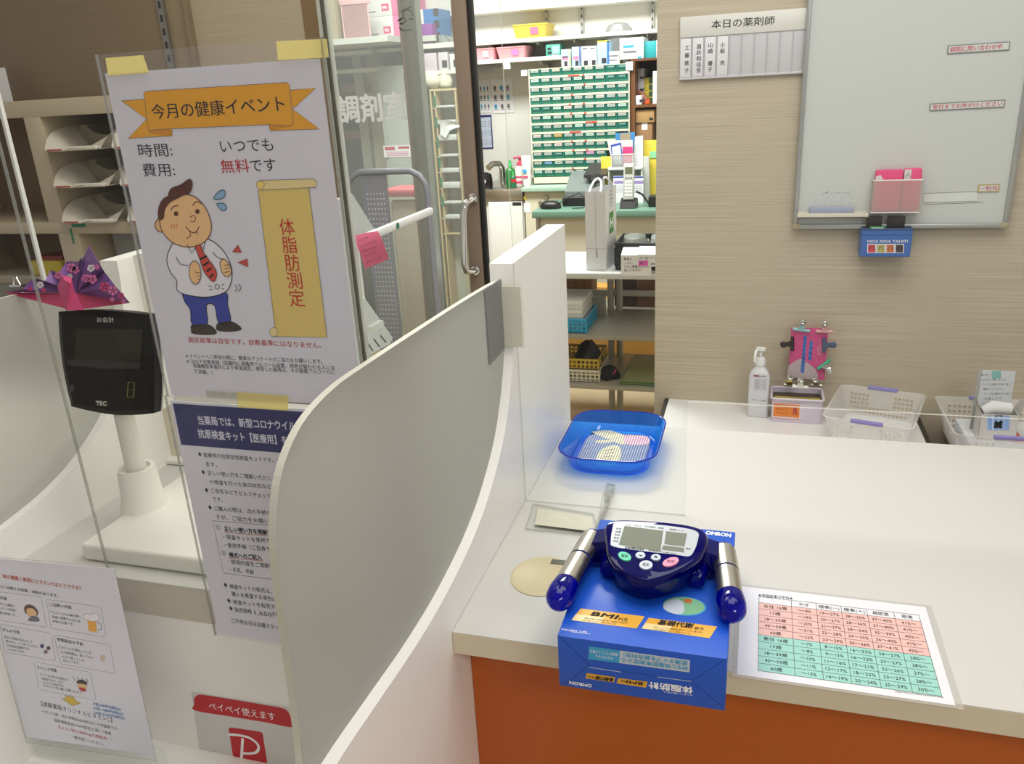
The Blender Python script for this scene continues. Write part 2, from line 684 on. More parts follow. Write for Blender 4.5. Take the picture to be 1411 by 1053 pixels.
# ================================================================ counters and partitions
# side profile of the partition (depth, height): low wall in front, sweeping up to a tall board behind
PROF = [(0.30, 0.79), (0.55, 0.797), (0.66, 0.792), (0.77, 0.785), (0.87, 0.786), (0.964, 0.797), (1.03, 0.812), (1.082, 0.831),
        (1.14, 0.862), (1.187, 0.898), (1.225, 0.945), (1.255, 1.0), (1.273, 1.06), (1.283, 1.12), (1.285, 1.165), (1.68, 1.165)]
XR, XL = -0.388, -0.4285
PANEL_TOP = [(1.272, 1.141), (1.20, 1.147), (1.02, 1.155), (0.76, 1.163), (0.69, 1.163), (0.635, 1.155), (0.598, 1.138), (0.572, 1.112), (0.555, 1.07),
             (0.548, 1.02), (0.545, 0.95), (0.54, 0.87), (0.532, 0.80)]


def partition(dx, label):
    t = thing('partition', label, 'partition', ((XR+XL)/2+dx, 1.0, 0))
    top = spline(PROF[:-1], 4, False) + [PROF[-1]]
    poly = [(0.30, 0.0)] + top + [(1.68, 0.0)]
    b = MB()
    b.prism(poly, (0, 0, 0), EY, EZ, EX, XL+dx, XR+dx, WHITE, WHITE)
    b.build('board', t)
    low = [p for p in spline(PROF[:-1], 4, False) if 0.54 < p[0]][::1]
    low = [(y, z-0.012) for y, z in low]
    up = spline(PANEL_TOP, 4, False)
    pl = up + [(y, z) for y, z in low if y < 1.268]
    b = MB()
    b.prism(pl, (0, 0, 0), EY, EZ, EX, -0.412+dx, -0.404+dx, ACR, PEDGE)
    n = len(pl)
    k = b.mi(FROST)
    b.fm[1] = k                      # the satin side faces the neighbouring booth
    b.build('frosted_panel', t)
    return t


partition(0.0, 'white curved partition board with frosted panel between the two booths')
partition(-0.80, 'far white curved partition with frosted panel behind the payment display')

CT = 0.72
t = thing('reception_counter', 'white counter top with orange front holding the blue boxed body fat monitor', 'counter', (0.45, 1.28, 0))
b = MB()
b.box(XR+0.0006, 1.5, 0.893, 1.675, 0.684, CT-0.0012, CREAM)
b.box(XR+0.0006, 1.5, 0.8935, 1.675, CT-0.0012, CT, M('counter_white', '#c8c6c0', 0.42, spec=0.35))
b.build('counter_top', t)
MB().box(XR+0.0006, 1.5, 0.955, 0.975, 0.0, 0.684, M('panel_orange', '#b85a1a', 0.22, noise=0.03, nscale=6)).build('front_panel', t)
MB().box(XR+0.03, 1.5, 1.60, 1.62, 0.0, 0.684, CREAM).build('back_panel', t)

t = thing('payment_counter', 'white counter of the payment booth under the register, with the payment sticker', 'counter', (-0.81, 1.28, 0))
b = MB()
b.box(-1.1875, XL-0.0006, 0.910, 1.675, 0.655, CT-0.0012, M('edge_grey', '#c6beb0', 0.45))
b.box(-1.1875, XL-0.0006, 0.9105, 1.675, CT-0.0012, CT, MATS['counter_white'])
b.build('counter_top', t)
MB().box(-1.1875, XL-0.0006, 0.918, 0.938, 0.0, 0.655, WHITE).build('front_panel', t)
MB().box(-1.1875, XL-0.0006, 0.33, 0.918, 0.352, 0.372, WHITE).build('bag_shelf', t)

# ---------------------------------------------------------------- clear acrylic screens
AY = 1.288
t = thing('acrylic_screen', 'tall clear acrylic screen with a hand-through cutout on the white counter', 'screen', (0.2, AY, CT))
pl = [(XR+0.001, CT+0.0005), (-0.098, CT+0.0005), (-0.098, 0.935), (1.3, 0.935), (1.3, 1.75), (XR+0.001, 1.75)]
MB().prism(pl, (0, 0, 0), EX, EZ, EY, AY-0.0025, AY+0.0025, ACR, ACREDGE).build('sheet', t)
# foot: a flat plate taped to the counter and an upright slotted fin
f = MB()
fp = [onz(*p, CT) for p in [(724, 731), (735, 697), (818, 711), (826, 742)]]
q = [(p.x, p.y) for p in fp]
f.prism(q, (0, 0, 0), EX, EY, EZ, CT+0.0006, CT+0.005, ACR, SOFTEDGE)
f.build('foot_plate', t)
f = MB()
tp = [onz(*p, CT) for p in [(737, 727), (741, 704), (815, 716), (820, 737)]]
f.add([(p.x, p.y, CT+0.0058) for p in tp], [[0, 1, 2, 3]], M('tape_beige', '#c9c6b2', 0.5, noise=0.12, nscale=60))
f.build('foot_tape', t)
f = MB()
fx = -0.236
fin = [(1.195, CT+0.005), (1.36, CT+0.005), (1.36, CT+0.012), (1.335, CT+0.02), (1.318, CT+0.035), (1.302, CT+0.04), (1.296, CT+0.03),
       (1.292, CT+0.012), (1.284, CT+0.012), (1.28, CT+0.036), (1.262, CT+0.038), (1.24, CT+0.02), (1.2, CT+0.012)]
f.prism(fin, (0, 0, 0), EY, EZ, EX, fx-0.004, fx+0.004, ACR, SOFTEDGE)
f.build('foot_fin', t)
# angle bracket tying the screen to the frosted panel
b = MB()
bl, br_ = ony(692, 391, 1.256), ony(723, 481, 1.256)
yl = onx(667, 391, -0.402).y
b.box(-0.4035, -0.4005, yl, 1.256, 1.024, 1.146, clear('bracket_grey', '#d8d8da', 0.45, '#b4b4b8', 1.0))
b.box(-0.4035, br_.x, 1.256, 1.2595, br_.z, bl.z, ACR)
b.box(-0.4000, br_.x-0.002, 1.2545, 1.2558, br_.z+0.004, bl.z-0.004, M('tape_pale', '#dad9c4', 0.5, noise=0.08, nscale=50))
solo(b, 'angle_bracket', 'clear acrylic angle bracket taped to the partition edge beside the screen', 'bracket', (-0.39, 1.25, 1.08))

PY = 0.90
t = thing('acrylic_screen', 'clear acrylic screen of the payment booth carrying the yellow banner poster', 'screen', (-0.72, PY, CT))
MB().box(-0.985, -0.483, PY+0.001, PY+0.006, CT+0.0005, 1.78, ACR).build('sheet', t)
b = MB()
for i, (xx, yy, ww) in enumerate([(-0.483, 0.0, 0.003), (-0.4795, 0.0025, 0.003), (-0.4757, 0.005, 0.0025)]):
    b.box(xx, xx+ww, PY+yy-0.003, PY+yy+0.003, CT+0.0005, 1.78, ACREDGE if i != 1 else clear('edge_smoke', '#8d8a80', 0.5, '#9a968a', 1.0))
b.build('layered_edge', t)
b = MB()
b.box(-0.9866, -0.9852, PY+0.001, PY+0.006, CT+0.0005, 1.78, SOFTEDGE)
b.build('polished_edge', t)
# the next booth's screen, beyond the far partition
nx = ony(30, 262, AY).x
t = thing('acrylic_screen', 'clear acrylic screen with a bright thick edge beyond the far partition', 'screen', (-1.8, AY, CT))
MB().box(-2.2, nx-0.003, AY-0.0025, AY+0.0025, CT+0.001, 1.80, ACR).build('sheet', t)
MB().box(nx-0.003, nx+0.003, AY-0.004, AY+0.004, CT+0.001, 1.80, M('edge_white', '#d9d8d2', 0.4)).build('polished_edge', t)
t = thing('reception_counter', 'white counter of the next booth, seen blurred through the far frosted panel', 'counter', (-1.7, 1.28, 0))
MB().box(-2.2, -1.2292, 0.91, 1.675, 0.68, CT, WHITE).build('counter_top', t)
MB().box(-2.2, -1.2292, 0.95, 0.97, 0.0, 0.6795, WHITE).build('front_panel', t)

# ================================================================ posters
SKIN = M('print_skin', '#f2c48a', 0.7)
ORANGE = M('print_orange', '#fcb31c', 0.65)
ORANGE2 = M('print_orange_dark', '#e69c14', 0.65)
SCROLL = M('print_scroll', '#f4d878', 0.65)
SCROLL2 = M('print_scroll_light', '#fbe49c', 0.65)
HAIR = M('print_brown', '#5d2c17', 0.7)
NAVY = M('print_navy', '#242a68', 0.65)
BLUEP = M('print_blue', '#2c40a8', 0.65)
SHOE = M('print_shoe', '#3b2d1b', 0.7)
DROP = M('print_drop', '#8fc0df', 0.65)
TRI = M('print_red', '#d64a35', 0.65)
PWHITE = M('print_white', '#fbfafa', 0.7)
z1 = lambda x, y: (x/2.925, y/2.925)
z2 = lambda x, y: (x/2.925, y/2.925+330)

PYF = PY-0.004            # the sheets hang just in front of the screen
t = thing('poster', 'health event poster with orange banner and a man holding his belly', 'poster', (-0.634, PYF, 1.06))
px0, px1, pz0, pz1 = -0.784, -0.486, 1.057, 1.483
b = MB()
b.box(px0, px1, PYF-0.0003, PYF+0.0003, pz0, pz1, PAPER)
s = Sheet(b, (px0, PYF-0.0004, pz0), EX, EZ, z1)
OL = 0.0012
# banner
s.poly([(490, 406), (582, 400), (592, 480)], ORANGE, 1).poly([(592, 480), (516, 558), (690, 548), (696, 528), (602, 520)], ORANGE, 1)
s.poly([(1166, 363), (1273, 355), (1180, 440)], ORANGE, 1).poly([(1180, 440), (1288, 520), (1090, 527), (1086, 500), (1180, 480)], ORANGE, 1)
s.poly([(602, 535), (606, 525), (688, 519), (695, 524), (695, 548), (620, 540)], ORANGE2, 2)
s.poly([(1085, 502), (1176, 493), (1184, 500), (1178, 508), (1092, 527), (1086, 520)], ORANGE2, 2)
bn = [(580, 376), (590, 368), (1156, 332), (1167, 341), (1184, 500), (1170, 507), (1086, 502), (690, 519), (610, 524), (602, 534)]
s.poly(bn, ORANGE, 3)
for q in ([(490, 406), (592, 480), (516, 558), (690, 548), (696, 526)], [(490, 406), (580, 400)], [(1166, 363), (1273, 355), (1180, 440), (1288, 520), (1090, 527), (1085, 502)], bn+[bn[0]]):
    s.stroke(q, 0.0005, GREYINK, 5)
s.text('今月の健康イベント', (612, 452), (1147, 417), INK, 66, bold=0.008, lay=5, res=4)
s.text('時間:', (558, 607), (694, 604), INK, 56, res=4)
s.text('費用:', (575, 686), (704, 684), INK, 56, res=4)
s.text('いつでも', (888, 590), (1100, 582), INK, 58, res=4)
s.text('無料', (890, 672), (1004, 668), RED, 58, bold=0.01, res=4)
s.text('です', (1008, 668), (1112, 664), INK, 58, res=4)
# man: head and hair
s.blob([(652, 880), (634, 888), (626, 905), (632, 924), (650, 935), (668, 925)], SKIN, 6, 4, HAIR, OL)
s.blob([(648, 850), (672, 805), (720, 785), (775, 788), (815, 818), (842, 862), (854, 915), (840, 960), (800, 990), (745, 994), (695, 975), (660, 938), (646, 895)], SKIN, 8, 5, HAIR, OL)
s.blob([(642, 885), (640, 840), (660, 800), (700, 785), (735, 790), (690, 815), (668, 845), (662, 880)], HAIR, 10, 4)
s.blob([(680, 795), (692, 760), (730, 745), (765, 722), (778, 740), (768, 775), (730, 790), (700, 796)], HAIR, 11, 4, INK, 0.0006)
s.stroke([(712, 752), (725, 790)], 0.0006, INK, 13).stroke([(740, 742), (752, 782)], 0.0006, INK, 13)
for ex, ey in ((712, 861), (798, 852)):
    s.poly([(ex+9*math.cos(k*PI/7), ey+10*math.sin(k*PI/7)) for k in range(14)], HAIR, 10)
s.stroke([(690, 848), (702, 832), (722, 828)], OL, HAIR, 10, True).stroke([(778, 828), (795, 812), (818, 822)], OL, HAIR, 10, True)
s.stroke([(768, 876), (780, 868), (791, 878), (784, 893), (768, 890)], 0.0009, HAIR, 10, True)
s.stroke([(750, 912), (772, 934), (790, 936), (805, 914)], OL, HAIR, 10, True)
s.stroke([(752, 962), (770, 950), (766, 930)], 0.0009, HAIR, 10, True).stroke([(795, 930), (800, 948)], 0.0009, HAIR, 10)
for k in range(3):
    s.stroke([(690+k*11, 921), (696+k*11, 903)], 0.0008, RED, 10)
s.blob([(862, 800), (885, 770), (907, 768), (906, 792), (888, 802)], DROP, 6, 4, INK, 0.0009)
s.blob([(875, 822), (902, 820), (915, 836), (906, 848), (890, 843)], DROP, 6, 4, INK, 0.0009)
# body
s.pc = z2
s.blob([(745, 250), (733, 205), (760, 222), (830, 236), (912, 214), (918, 262), (930, 334), (882, 338), (866, 268), (832, 266), (836, 342), (776, 346), (768, 285)], BLUEP, 2, 3, INK, OL)
s.blob([(776, 346), (836, 344), (862, 358), (872, 378), (830, 383), (778, 378), (772, 362)], SHOE, 3, 4, INK, OL)
s.blob([(882, 338), (930, 332), (958, 344), (972, 362), (930, 370), (880, 366), (874, 352)], SHOE, 3, 4, INK, OL)
s.blob([(725, -12), (690, 30), (674, 80), (688, 130), (714, 165), (716, 205), (760, 224), (836, 232), (905, 214), (930, 180), (936, 130), (922, 80), (892, 36), (848, 2), (800, -2)], PWHITE, 5, 4, INK, OL)
s.blob([(790, 28), (812, 24), (824, 55), (874, 125), (864, 170), (826, 130), (806, 72)], TRI, 12, 3, INK, 0.0009)
for k in range(4):
    s.stroke([(808+k*14, 80+k*24), (836+k*9, 66+k*24)], 0.0025, INK, 14)
s.stroke([(757, 20), (775, 55), (792, 30)], 0.0009, INK, 12).stroke([(812, 24), (820, 48), (830, 8)], 0.0009, INK, 12)
s.blob([(770, 100), (786, 86), (804, 100), (812, 130), (810, 160), (794, 180), (776, 168), (766, 140)], SKIN, 13, 4, INK, 0.0009)
s.blob([(890, 90), (906, 78), (926, 100), (936, 130), (922, 150), (904, 140), (894, 118)], SKIN, 13, 4, INK, 0.0009)
for k in range(3):
    s.stroke([(790+k*5, 130+k*14), (810, 134+k*14)], 0.0007, INK, 15).stroke([(908, 104+k*14), (928, 100+k*14)], 0.0007, INK, 15)
s.stroke([(712, 70), (730, 98), (762, 104)], 0.0009, INK, 12, True).stroke([(858, 50), (880, 72), (900, 78)], 0.0009, INK, 12, True)
s.stroke([(878+9*math.cos(k*PI/6), 190+9*math.sin(k*PI/6)) for k in range(13)], 0.0009, INK, 12)
s.stroke([(842, 186), (856, 190)], 0.0009, INK, 12).stroke([(846, 204), (860, 199)], 0.0009, INK, 12).stroke([(896, 184), (905, 178)], 0.0009, INK, 12).stroke([(896, 196), (906, 199)], 0.0009, INK, 12)
s.stroke([(950, 182), (958, 196), (950, 208)], 0.0009, INK, 12, True).stroke([(964, 178), (972, 195), (964, 210)], 0.0009, INK, 12, True)
s.poly([(960, 22), (938, 50), (976, 52)], TRI, 6).stroke([(960, 22), (938, 50), (976, 52), (960, 22)], 0.0007, INK, 8)
s.poly([(960, 92), (998, 78), (1002, 110)], TRI, 6).stroke([(960, 92), (998, 78), (1002, 110), (960, 92)], 0.0007, INK, 8)
# scroll
s.pc = lambda x, y: (x, y)
s.poly([(356, 259), (426, 259), (451, 465), (380, 463.5)], SCROLL, 4)
s.poly([(354, 252), (358, 248.6), (432, 246.3), (437, 250), (436, 258), (360, 262), (356, 259)], SCROLL2, 6)
s.blob([(354, 253), (359, 249), (365, 253), (362, 260), (357, 260)], SCROLL, 7, 4, GREYINK, 0.0005)
s.blob([(372, 457), (376, 451.5), (382, 453), (382, 462), (375, 463)], SCROLL2, 6, 4, GREYINK, 0.0005)
s.stroke([(354, 252), (358, 248.6), (432, 246.3), (437, 250), (436, 258), (360, 262)], 0.0006, GREYINK, 8)
s.stroke([(356, 262), (380, 453)], 0.0006, GREYINK, 8).stroke([(426, 258.5), (451, 465), (376, 463.5)], 0.0006, GREYINK, 8)
s.vtext('体脂肪測定', (396, 313), (409.5, 411), RED, 24.5, 8, res=4)
s.pc = z2
s.text('測定結果は目安です。診断基準にはなりません。', (758, 404), (1294, 427), RED, 25, bold=0.008, res=3)
s.text('※ イベントへご参加の際に、簡単なアンケートのご協力をお願いします。', (748, 469), (1300, 492), INK, 19)
s.text('※ コロナ対策実施（店舗内に消毒用アルコール設置、発熱が疑われる人には', (752, 490), (1350, 518), INK, 19)
s.text('非接触型体温計により体温測定。使用した器具は、その都度アルコールに', (778, 509), (1350, 536), INK, 19)
s.text('て消毒。）', (782, 531), (856, 537), INK, 19)
b.build('printed_sheet', t)
c = MB()
c.box(px0-0.007, px1+0.006, PYF-0.0022, PYF-0.0012, pz0-0.003, pz1+0.022, clear('case_clear', '#fafafc', 0.03, '#ffffff', 0.5, 0.04))
for xx in (px0-0.007, px1+0.0055):
    c.box(xx, xx+0.0012, PYF-0.003, PYF+0.001, pz0-0.003, pz1+0.022, SOFTEDGE)
c.build('clear_case', t)


def px_quad(pts, y):
    return [ony(*p, y) for p in pts]


for pts in ([(145, 80), (197, 76), (205, 100), (149, 104.5)], [(380.5, 57), (450, 53.5), (453, 79), (383, 83)]):
    c = MB()
    q = px_quad(pts, PYF-0.0026)
    c.add(q+[p+EY*0.0003 for p in q], [[0, 1, 2, 3], [4, 5, 6, 7], [0, 1, 5, 4], [1, 2, 6, 5], [2, 3, 7, 6], [3, 0, 4, 7]], TAPE)
    c.build('masking_tape', t)

# second poster: antigen test kits
t = thing('poster', 'navy-headed antigen test kit notice hanging below the health event poster', 'poster', (-0.634, PYF, 0.655))
qx0, qx1 = -0.789, -0.492
b = MB()
b.box(qx0, qx1, PYF-0.0003, PYF+0.0003, 0.652, 1.048, PAPER)
z6 = lambda x, y: (220+x/2.77, 520+y/2.77)
s = Sheet(b, (qx0, PYF-0.0004, 0.652), EX, EZ, z6)
u0, v1 = s.uv((58, 100))
u1, v0 = s.uv((92, 258))
s.polyuv([(0.004, v0), (0.294, v0), (0.294, v1), (0.004, v1)], NAVY, 1)
NW = M('print_pale', '#e9e9f2', 0.7)
s.text('当薬局では、新型コロナウイルス', (147, 163), (545, 188), NW, 36, bold=0.02, lay=3, res=3)
s.text('抗原検査キット【医療用】を販売', (147, 214), (545, 246), NW, 36, bold=0.02, lay=3, res=3)
for tx, a, bb in [('◆', (147, 293), (160, 294)), ('医療用の抗原定性検査キットです。ご購入', (168, 296), (500, 322)), ('ます。', (177, 331), (219, 334)),
                  ('◆', (160, 361), (173, 362)), ('正しい使い方をご理解いただくため使用', (183, 364), (500, 393)), ('や検査を行った後の対応などについて', (191, 399), (500, 424)),
                  ('◆', (173, 430), (186, 431)), ('ご自宅などでセルフチェックする商品', (196, 432), (500, 461)), ('です。', (202, 464), (241, 468)),
                  ('◆', (186, 496), (199, 497)), ('ご購入の際は、次の手続きが必要で', (208, 500), (500, 525)), ('すが、ご協力をお願いします。', (215, 533), (490, 556)),
                  ('①', (216, 572), (232, 573)), ('②', (236, 670), (252, 671)),
                  ('・検査キットを使用する前に', (243, 608), (480, 630)), ('・使用手順（ご自身での検体', (248, 640), (480, 662)),
                  ('・説明内容をご理解いただき', (262, 703), (490, 728)), ('・氏名、年齢', (268, 733), (360, 744)),
                  ('◆', (245, 792), (258, 793)), ('検査キットの販売は、薬剤師', (267, 797), (490, 825)), ('購入を希望する場合は、お声', (275, 826), (495, 854)),
                  ('◆', (258, 852), (271, 853)), ('検査キットを転売すること', (280, 857), (495, 883)), ('◆', (266, 882), (279, 883)), ('販売価格', (287, 887), (352, 894)),
                  ('1,650円', (362, 897), (460, 910)), ('ご不明な点は店舗スタッフへ', (273, 928), (490, 960))]:
    s.text(tx, a, bb, INK, 19 if tx != '1,650円' else 22, res=2)
s.text('正しい使い方を理解する', (247, 578), (445, 595), INK, 20, bold=0.03)
s.text('様式へのご記入', (265, 677), (389, 689), INK, 20, bold=0.03)
OUL = M('print_orange_line', '#d4683a', 0.7)
s.stroke([(247, 592), (450, 608)], 0.0009, OUL, 2).stroke([(265, 690), (396, 701)], 0.0009, OUL, 2)
s.stroke([(500, 572), (203, 547), (243, 747), (500, 780)], 0.0006, INK, 2)
b.build('printed_sheet', t)
c = MB()
c.box(qx0-0.006, qx1+0.006, PYF-0.0022, PYF-0.0012, 0.648, 1.056, MATS['case_clear'])
for xx in (qx0-0.006, qx1+0.0055):
    c.box(xx, xx+0.0012, PYF-0.003, PYF+0.001, 0.648, 1.056, SOFTEDGE)
c.build('clear_case', t)
for pts, m, nm in (([(326, 540.5), (397, 546), (397, 566), (328, 561)], TAPE, 'masking_tape'), ([(283, 538), (327, 541), (328, 553), (285, 549)], CTAPE, 'clear_tape')):
    c = MB()
    q = px_quad(pts, PYF-0.0026)
    c.add(q+[p+EY*0.0003 for p in q], [[0, 1, 2, 3], [4, 5, 6, 7], [0, 1, 5, 4], [1, 2, 6, 5], [2, 3, 7, 6], [3, 0, 4, 7]], m)
    c.build(nm, t)

# vitamin poster leaning on the payment counter, foot on the bag shelf
BL = Vector((-1.183, 0.831, 0.409))
VU = Vector((0.257, 0.016, 0.001)).normalized()
VV = Vector((-0.002, 0.015, 0.363))
VV = (VV - VU*VV.dot(VU)).normalized()
VN = VU.cross(VV).normalized()
t = thing('poster', 'vitamin C notice in a clear stand on the bag shelf, with yellow arrow', 'poster', BL)
b = MB()
vw, vh = 0.257, 0.364
b.prism([(0.002, 0.010), (vw, 0.010), (vw, vh), (0.002, vh)], BL, VU, VV, VN, -0.0003, 0.0003, PAPER)
zq = lambda x, y: (x/3.595, 760+y/3.595)
s = Sheet(b, BL, VU, VV, zq, base=0.0004)
VOR = M('print_vermilion', '#d0502c', 0.7)
s.text('体の健康と美容にビタミンCはどうですか？', (14, 121), (404, 183), VOR, 22, bold=0.02)
s.text('Cには様々な効果、効能があります。', (2, 172), (290, 220), INK, 17, bold=0.015)
LB = M('print_line', '#8d8b88', 0.7)


def vbox(tl, tr, br, bl):
    pts = [tl, tr, br, bl]
    out = []
    for i in range(4):
        p, q, r = pts[i-1], pts[i], pts[(i+1) % 4]
        f = lambda a, b2, d: (a[0]+(b2[0]-a[0])*d/math.hypot(b2[0]-a[0], b2[1]-a[1]), a[1]+(b2[1]-a[1])*d/math.hypot(b2[0]-a[0], b2[1]-a[1]))
        out += [f(q, p, 22), f(q, p, 8), f(q, r, 8), f(q, r, 22)]
    s.stroke(out+[out[0]], 0.0006, LB, 1)


for q in ([(-2, 198), (205, 225), (232, 375), (-2, 340)], [(230, 236), (502, 275), (526, 424), (254, 380)], [(0, 360), (252, 405), (278, 542), (24, 498)],
          [(268, 412), (545, 462), (572, 604), (300, 556)], [(168, 545), (448, 598), (476, 736), (196, 684)]):
    vbox(*q)
for tx, a, bb, h in [('改善', (0, 227), (35, 234), 18), ('二日酔い対策', (243, 260), (356, 278), 18), ('がんの予防', (13, 386), (100, 402), 18), ('骨粗鬆症の予防', (284, 434), (414, 460), 18),
                     ('ストレス対策', (184, 572), (282, 590), 18),
                     ('作りに重要な', (0, 258), (72, 270), 14), ('ーゲンの生成に', (0, 280), (84, 292), 14), ('要な物質です。', (0, 303), (82, 316), 14),
                     ('アルコールの分解の際に', (250, 298), (402, 324), 14), ('多量に消費されるため', (258, 322), (400, 346), 14), ('摂取が必要です。', (262, 344), (368, 362), 14),
                     ('抗ガン作用があるとして', (22, 422), (162, 448), 14), ('知られる、インターフェロン', (30, 442), (188, 472), 14), ('の生成を促進すると', (36, 464), (150, 484), 14), ('いわれてます。', (42, 484), (128, 498), 14),
                     ('ビタミンCを摂取している', (292, 472), (452, 502), 14), ('人の骨密度は、飲んでない', (300, 496), (464, 526), 14), ('人より高いことが', (306, 518), (420, 540), 14), ('分かってます。', (312, 540), (396, 552), 14),
                     ('ストレスに対する抵抗力', (198, 606), (336, 636), 14), ('が高まります。また、', (206, 628), (318, 650), 14), ('ストレスを受けると', (212, 648), (318, 666), 14), ('ビタミンCが大量に消費されます。', (216, 662), (412, 702), 14)]:
    s.text(tx, a, bb, INK, h, bold=0.015 if h > 14 else 0.0)
for tx, a, bb, h, m, bo in [('【遠藤薬局オリジナルビタミンC】', (205, 752), (556, 834), 26, INK, 0.0), ('イギリス産！他の市販品は500%ほどの中国産です！', (208, 790), (588, 880), 17, INK, 0.0),
                            ('国家規格食品のGMP認定工場にて製造', (270, 834), (552, 902), 17, INK, 0.0), ('なんと1包に2000mgの高配合！！', (288, 868), (556, 932), 17, RED, 0.01), ('一度お試しください♪', (352, 914), (514, 956), 17, INK, 0.0)]:
    s.text(tx, a, bb, m, h, bold=bo)
PB = M('print_price_blue', '#3a86c4', 0.7)
for i, tx in enumerate(('5包:540円(税込)', '10包:1080円(税込)', '30包:3240円(税込)')):
    s.text(tx, (462+i*2, 752+i*22), (600+i*10, 782+i*22), PB, 16, bold=0.02)
s.poly([(320, 712), (368, 722), (374, 738), (402, 750), (362, 764), (304, 726), (330, 730)], M('print_arrow', '#e2bf1e', 0.6), 2)
s.stroke([(320, 712), (368, 722), (374, 738), (402, 750), (362, 764), (304, 726), (330, 730), (320, 712)], 0.0005, INK, 3)
# little pictures: a woman touching her cheek, a beer mug, germs, a bone, a stressed face
s.blob([(122, 275), (140, 262), (165, 268), (188, 292), (184, 318), (140, 310), (124, 300)], HAIR, 2, 4)
s.blob([(134, 285), (160, 280), (182, 300), (178, 320), (150, 322), (136, 308)], SKIN, 3, 4)
s.blob([(142, 335), (160, 318), (188, 324), (196, 345), (146, 344)], M('print_grey', '#6f6f7b', 0.7), 3, 4)
s.poly([(434, 336), (476, 346), (482, 402), (440, 392)], ORANGE, 2)
s.blob([(416, 322), (430, 306), (450, 312), (470, 304), (492, 318), (488, 340), (460, 346), (430, 336)], PWHITE, 3, 4, OUL, 0.0005)
s.stroke([(480, 352), (498, 356), (504, 382), (486, 388)], 0.0012, LB, 2, True)
for gx, gy, gm in ((210, 468, NAVY), (242, 478, HAIR), (228, 496, M('print_germ', '#8d6a62', 0.7))):
    s.blob([(gx+10*math.cos(k), gy+10*math.sin(k)) for k in (0, 1, 2, 3, 4, 5)], gm, 2, 3)
s.blob([(498, 520), (512, 510), (524, 526), (515, 545), (502, 540)], M('print_bone', '#e0cdb4', 0.7), 2, 4)
s.blob([(384, 640), (404, 634), (428, 644), (430, 660), (384, 652)], INK, 2, 4)
s.blob([(386, 654), (428, 660), (430, 680), (408, 690), (390, 676)], SKIN, 3, 4)
s.blob([(394, 672), (424, 678), (426, 692), (404, 690)], RED, 4, 4)
for k in range(4):
    s.stroke([(362+k*22, 618+k*3), (372+k*22, 640+k*3)], 0.0012, M('print_grey', '#6f6f7b', 0.7), 2)
b.build('printed_sheet', t)
c = MB()
c.prism([(0, 0), (vw+0.003, 0), (vw+0.003, vh+0.004), (0, vh+0.004)], BL, VU, VV, VN, 0.0012, 0.0026, MATS['case_clear'], SOFTEDGE)
c.box(BL.x+0.004, BL.x+0.25, BL.y+0.004, BL.y+0.045, 0.3725, 0.4085, ACR)
c.build('clear_case', t)

# payment sticker on the payment counter's front
SYF = 0.9176
b = MB()
zs = lambda x, y: (200+x/5.454, 860+y/5.454)
s = Sheet(b, (-0.8, SYF, 0.45), EX, EZ, zs)
s.poly([(348, 512), (1108, 632), (1200, 1100), (430, 1100)], M('sticker_white', '#d9d6d2', 0.6), 1)
PPR = M('sticker_red', '#c41f2b', 0.5)
s.blob([(376, 650), (370, 600), (368, 562), (385, 540), (415, 530), (520, 545), (700, 574), (900, 608), (1030, 632), (1075, 660), (1100, 715), (1112, 776), (900, 738), (640, 695)], PPR, 2, 4)
s.text('ペイペイ使えます', (478, 614), (978, 698), PWHITE, 62, lay=4, res=3)
s.blob([(628, 800), (632, 786), (648, 778), (720, 788), (860, 810), (884, 830), (892, 880), (916, 1030), (908, 1048), (880, 1046), (700, 1016), (668, 1000), (655, 960), (640, 860)], PPR, 2, 4)
s.stroke([(734, 858), (724, 1026)], 0.0052, PWHITE, 4)
s.stroke([(626, 829), (700, 834), (780, 852), (838, 892), (854, 930), (836, 962), (790, 972), (732, 970)], 0.0052, PWHITE, 5, True)
s.text('PayPay', (606, 1062), (900, 1110), INK, 52, bold=0.04, lay=3)
solo(b, 'payment_sticker', 'red and white payment sticker on the front of the payment counter', 'sticker', (-0.8, SYF, 0.45))

# small clear stand with card logos on the bag shelf
t = thing('card_stand', 'small clear stand with card logos on the bag shelf before the vitamin notice', 'card stand', (-0.93, 0.72, 0.3725))
b = MB()
b.box(-1.02, -0.84, 0.72, 0.7225, 0.3725, 0.455, ACR)
b.build('clear_holder', t)
b = MB()
b.box(-1.012, -0.848, 0.7226, 0.7234, 0.3735, 0.449, M('card_grey', '#a9aaac', 0.6))
for i, cl in enumerate(('#2c62b0', '#b8322f', '#3f9a4a')):
    b.box(-1.006+i*0.0125, -0.9945+i*0.0125, 0.7215, 0.7226, 0.41, 0.443, M('logo%d' % i, cl, 0.5), 0.0004)
b.box(-0.955, -0.93, 0.7215, 0.7226, 0.41, 0.44, M('logo3', '#2d8fb0', 0.5))
b.build('logo_card', t)

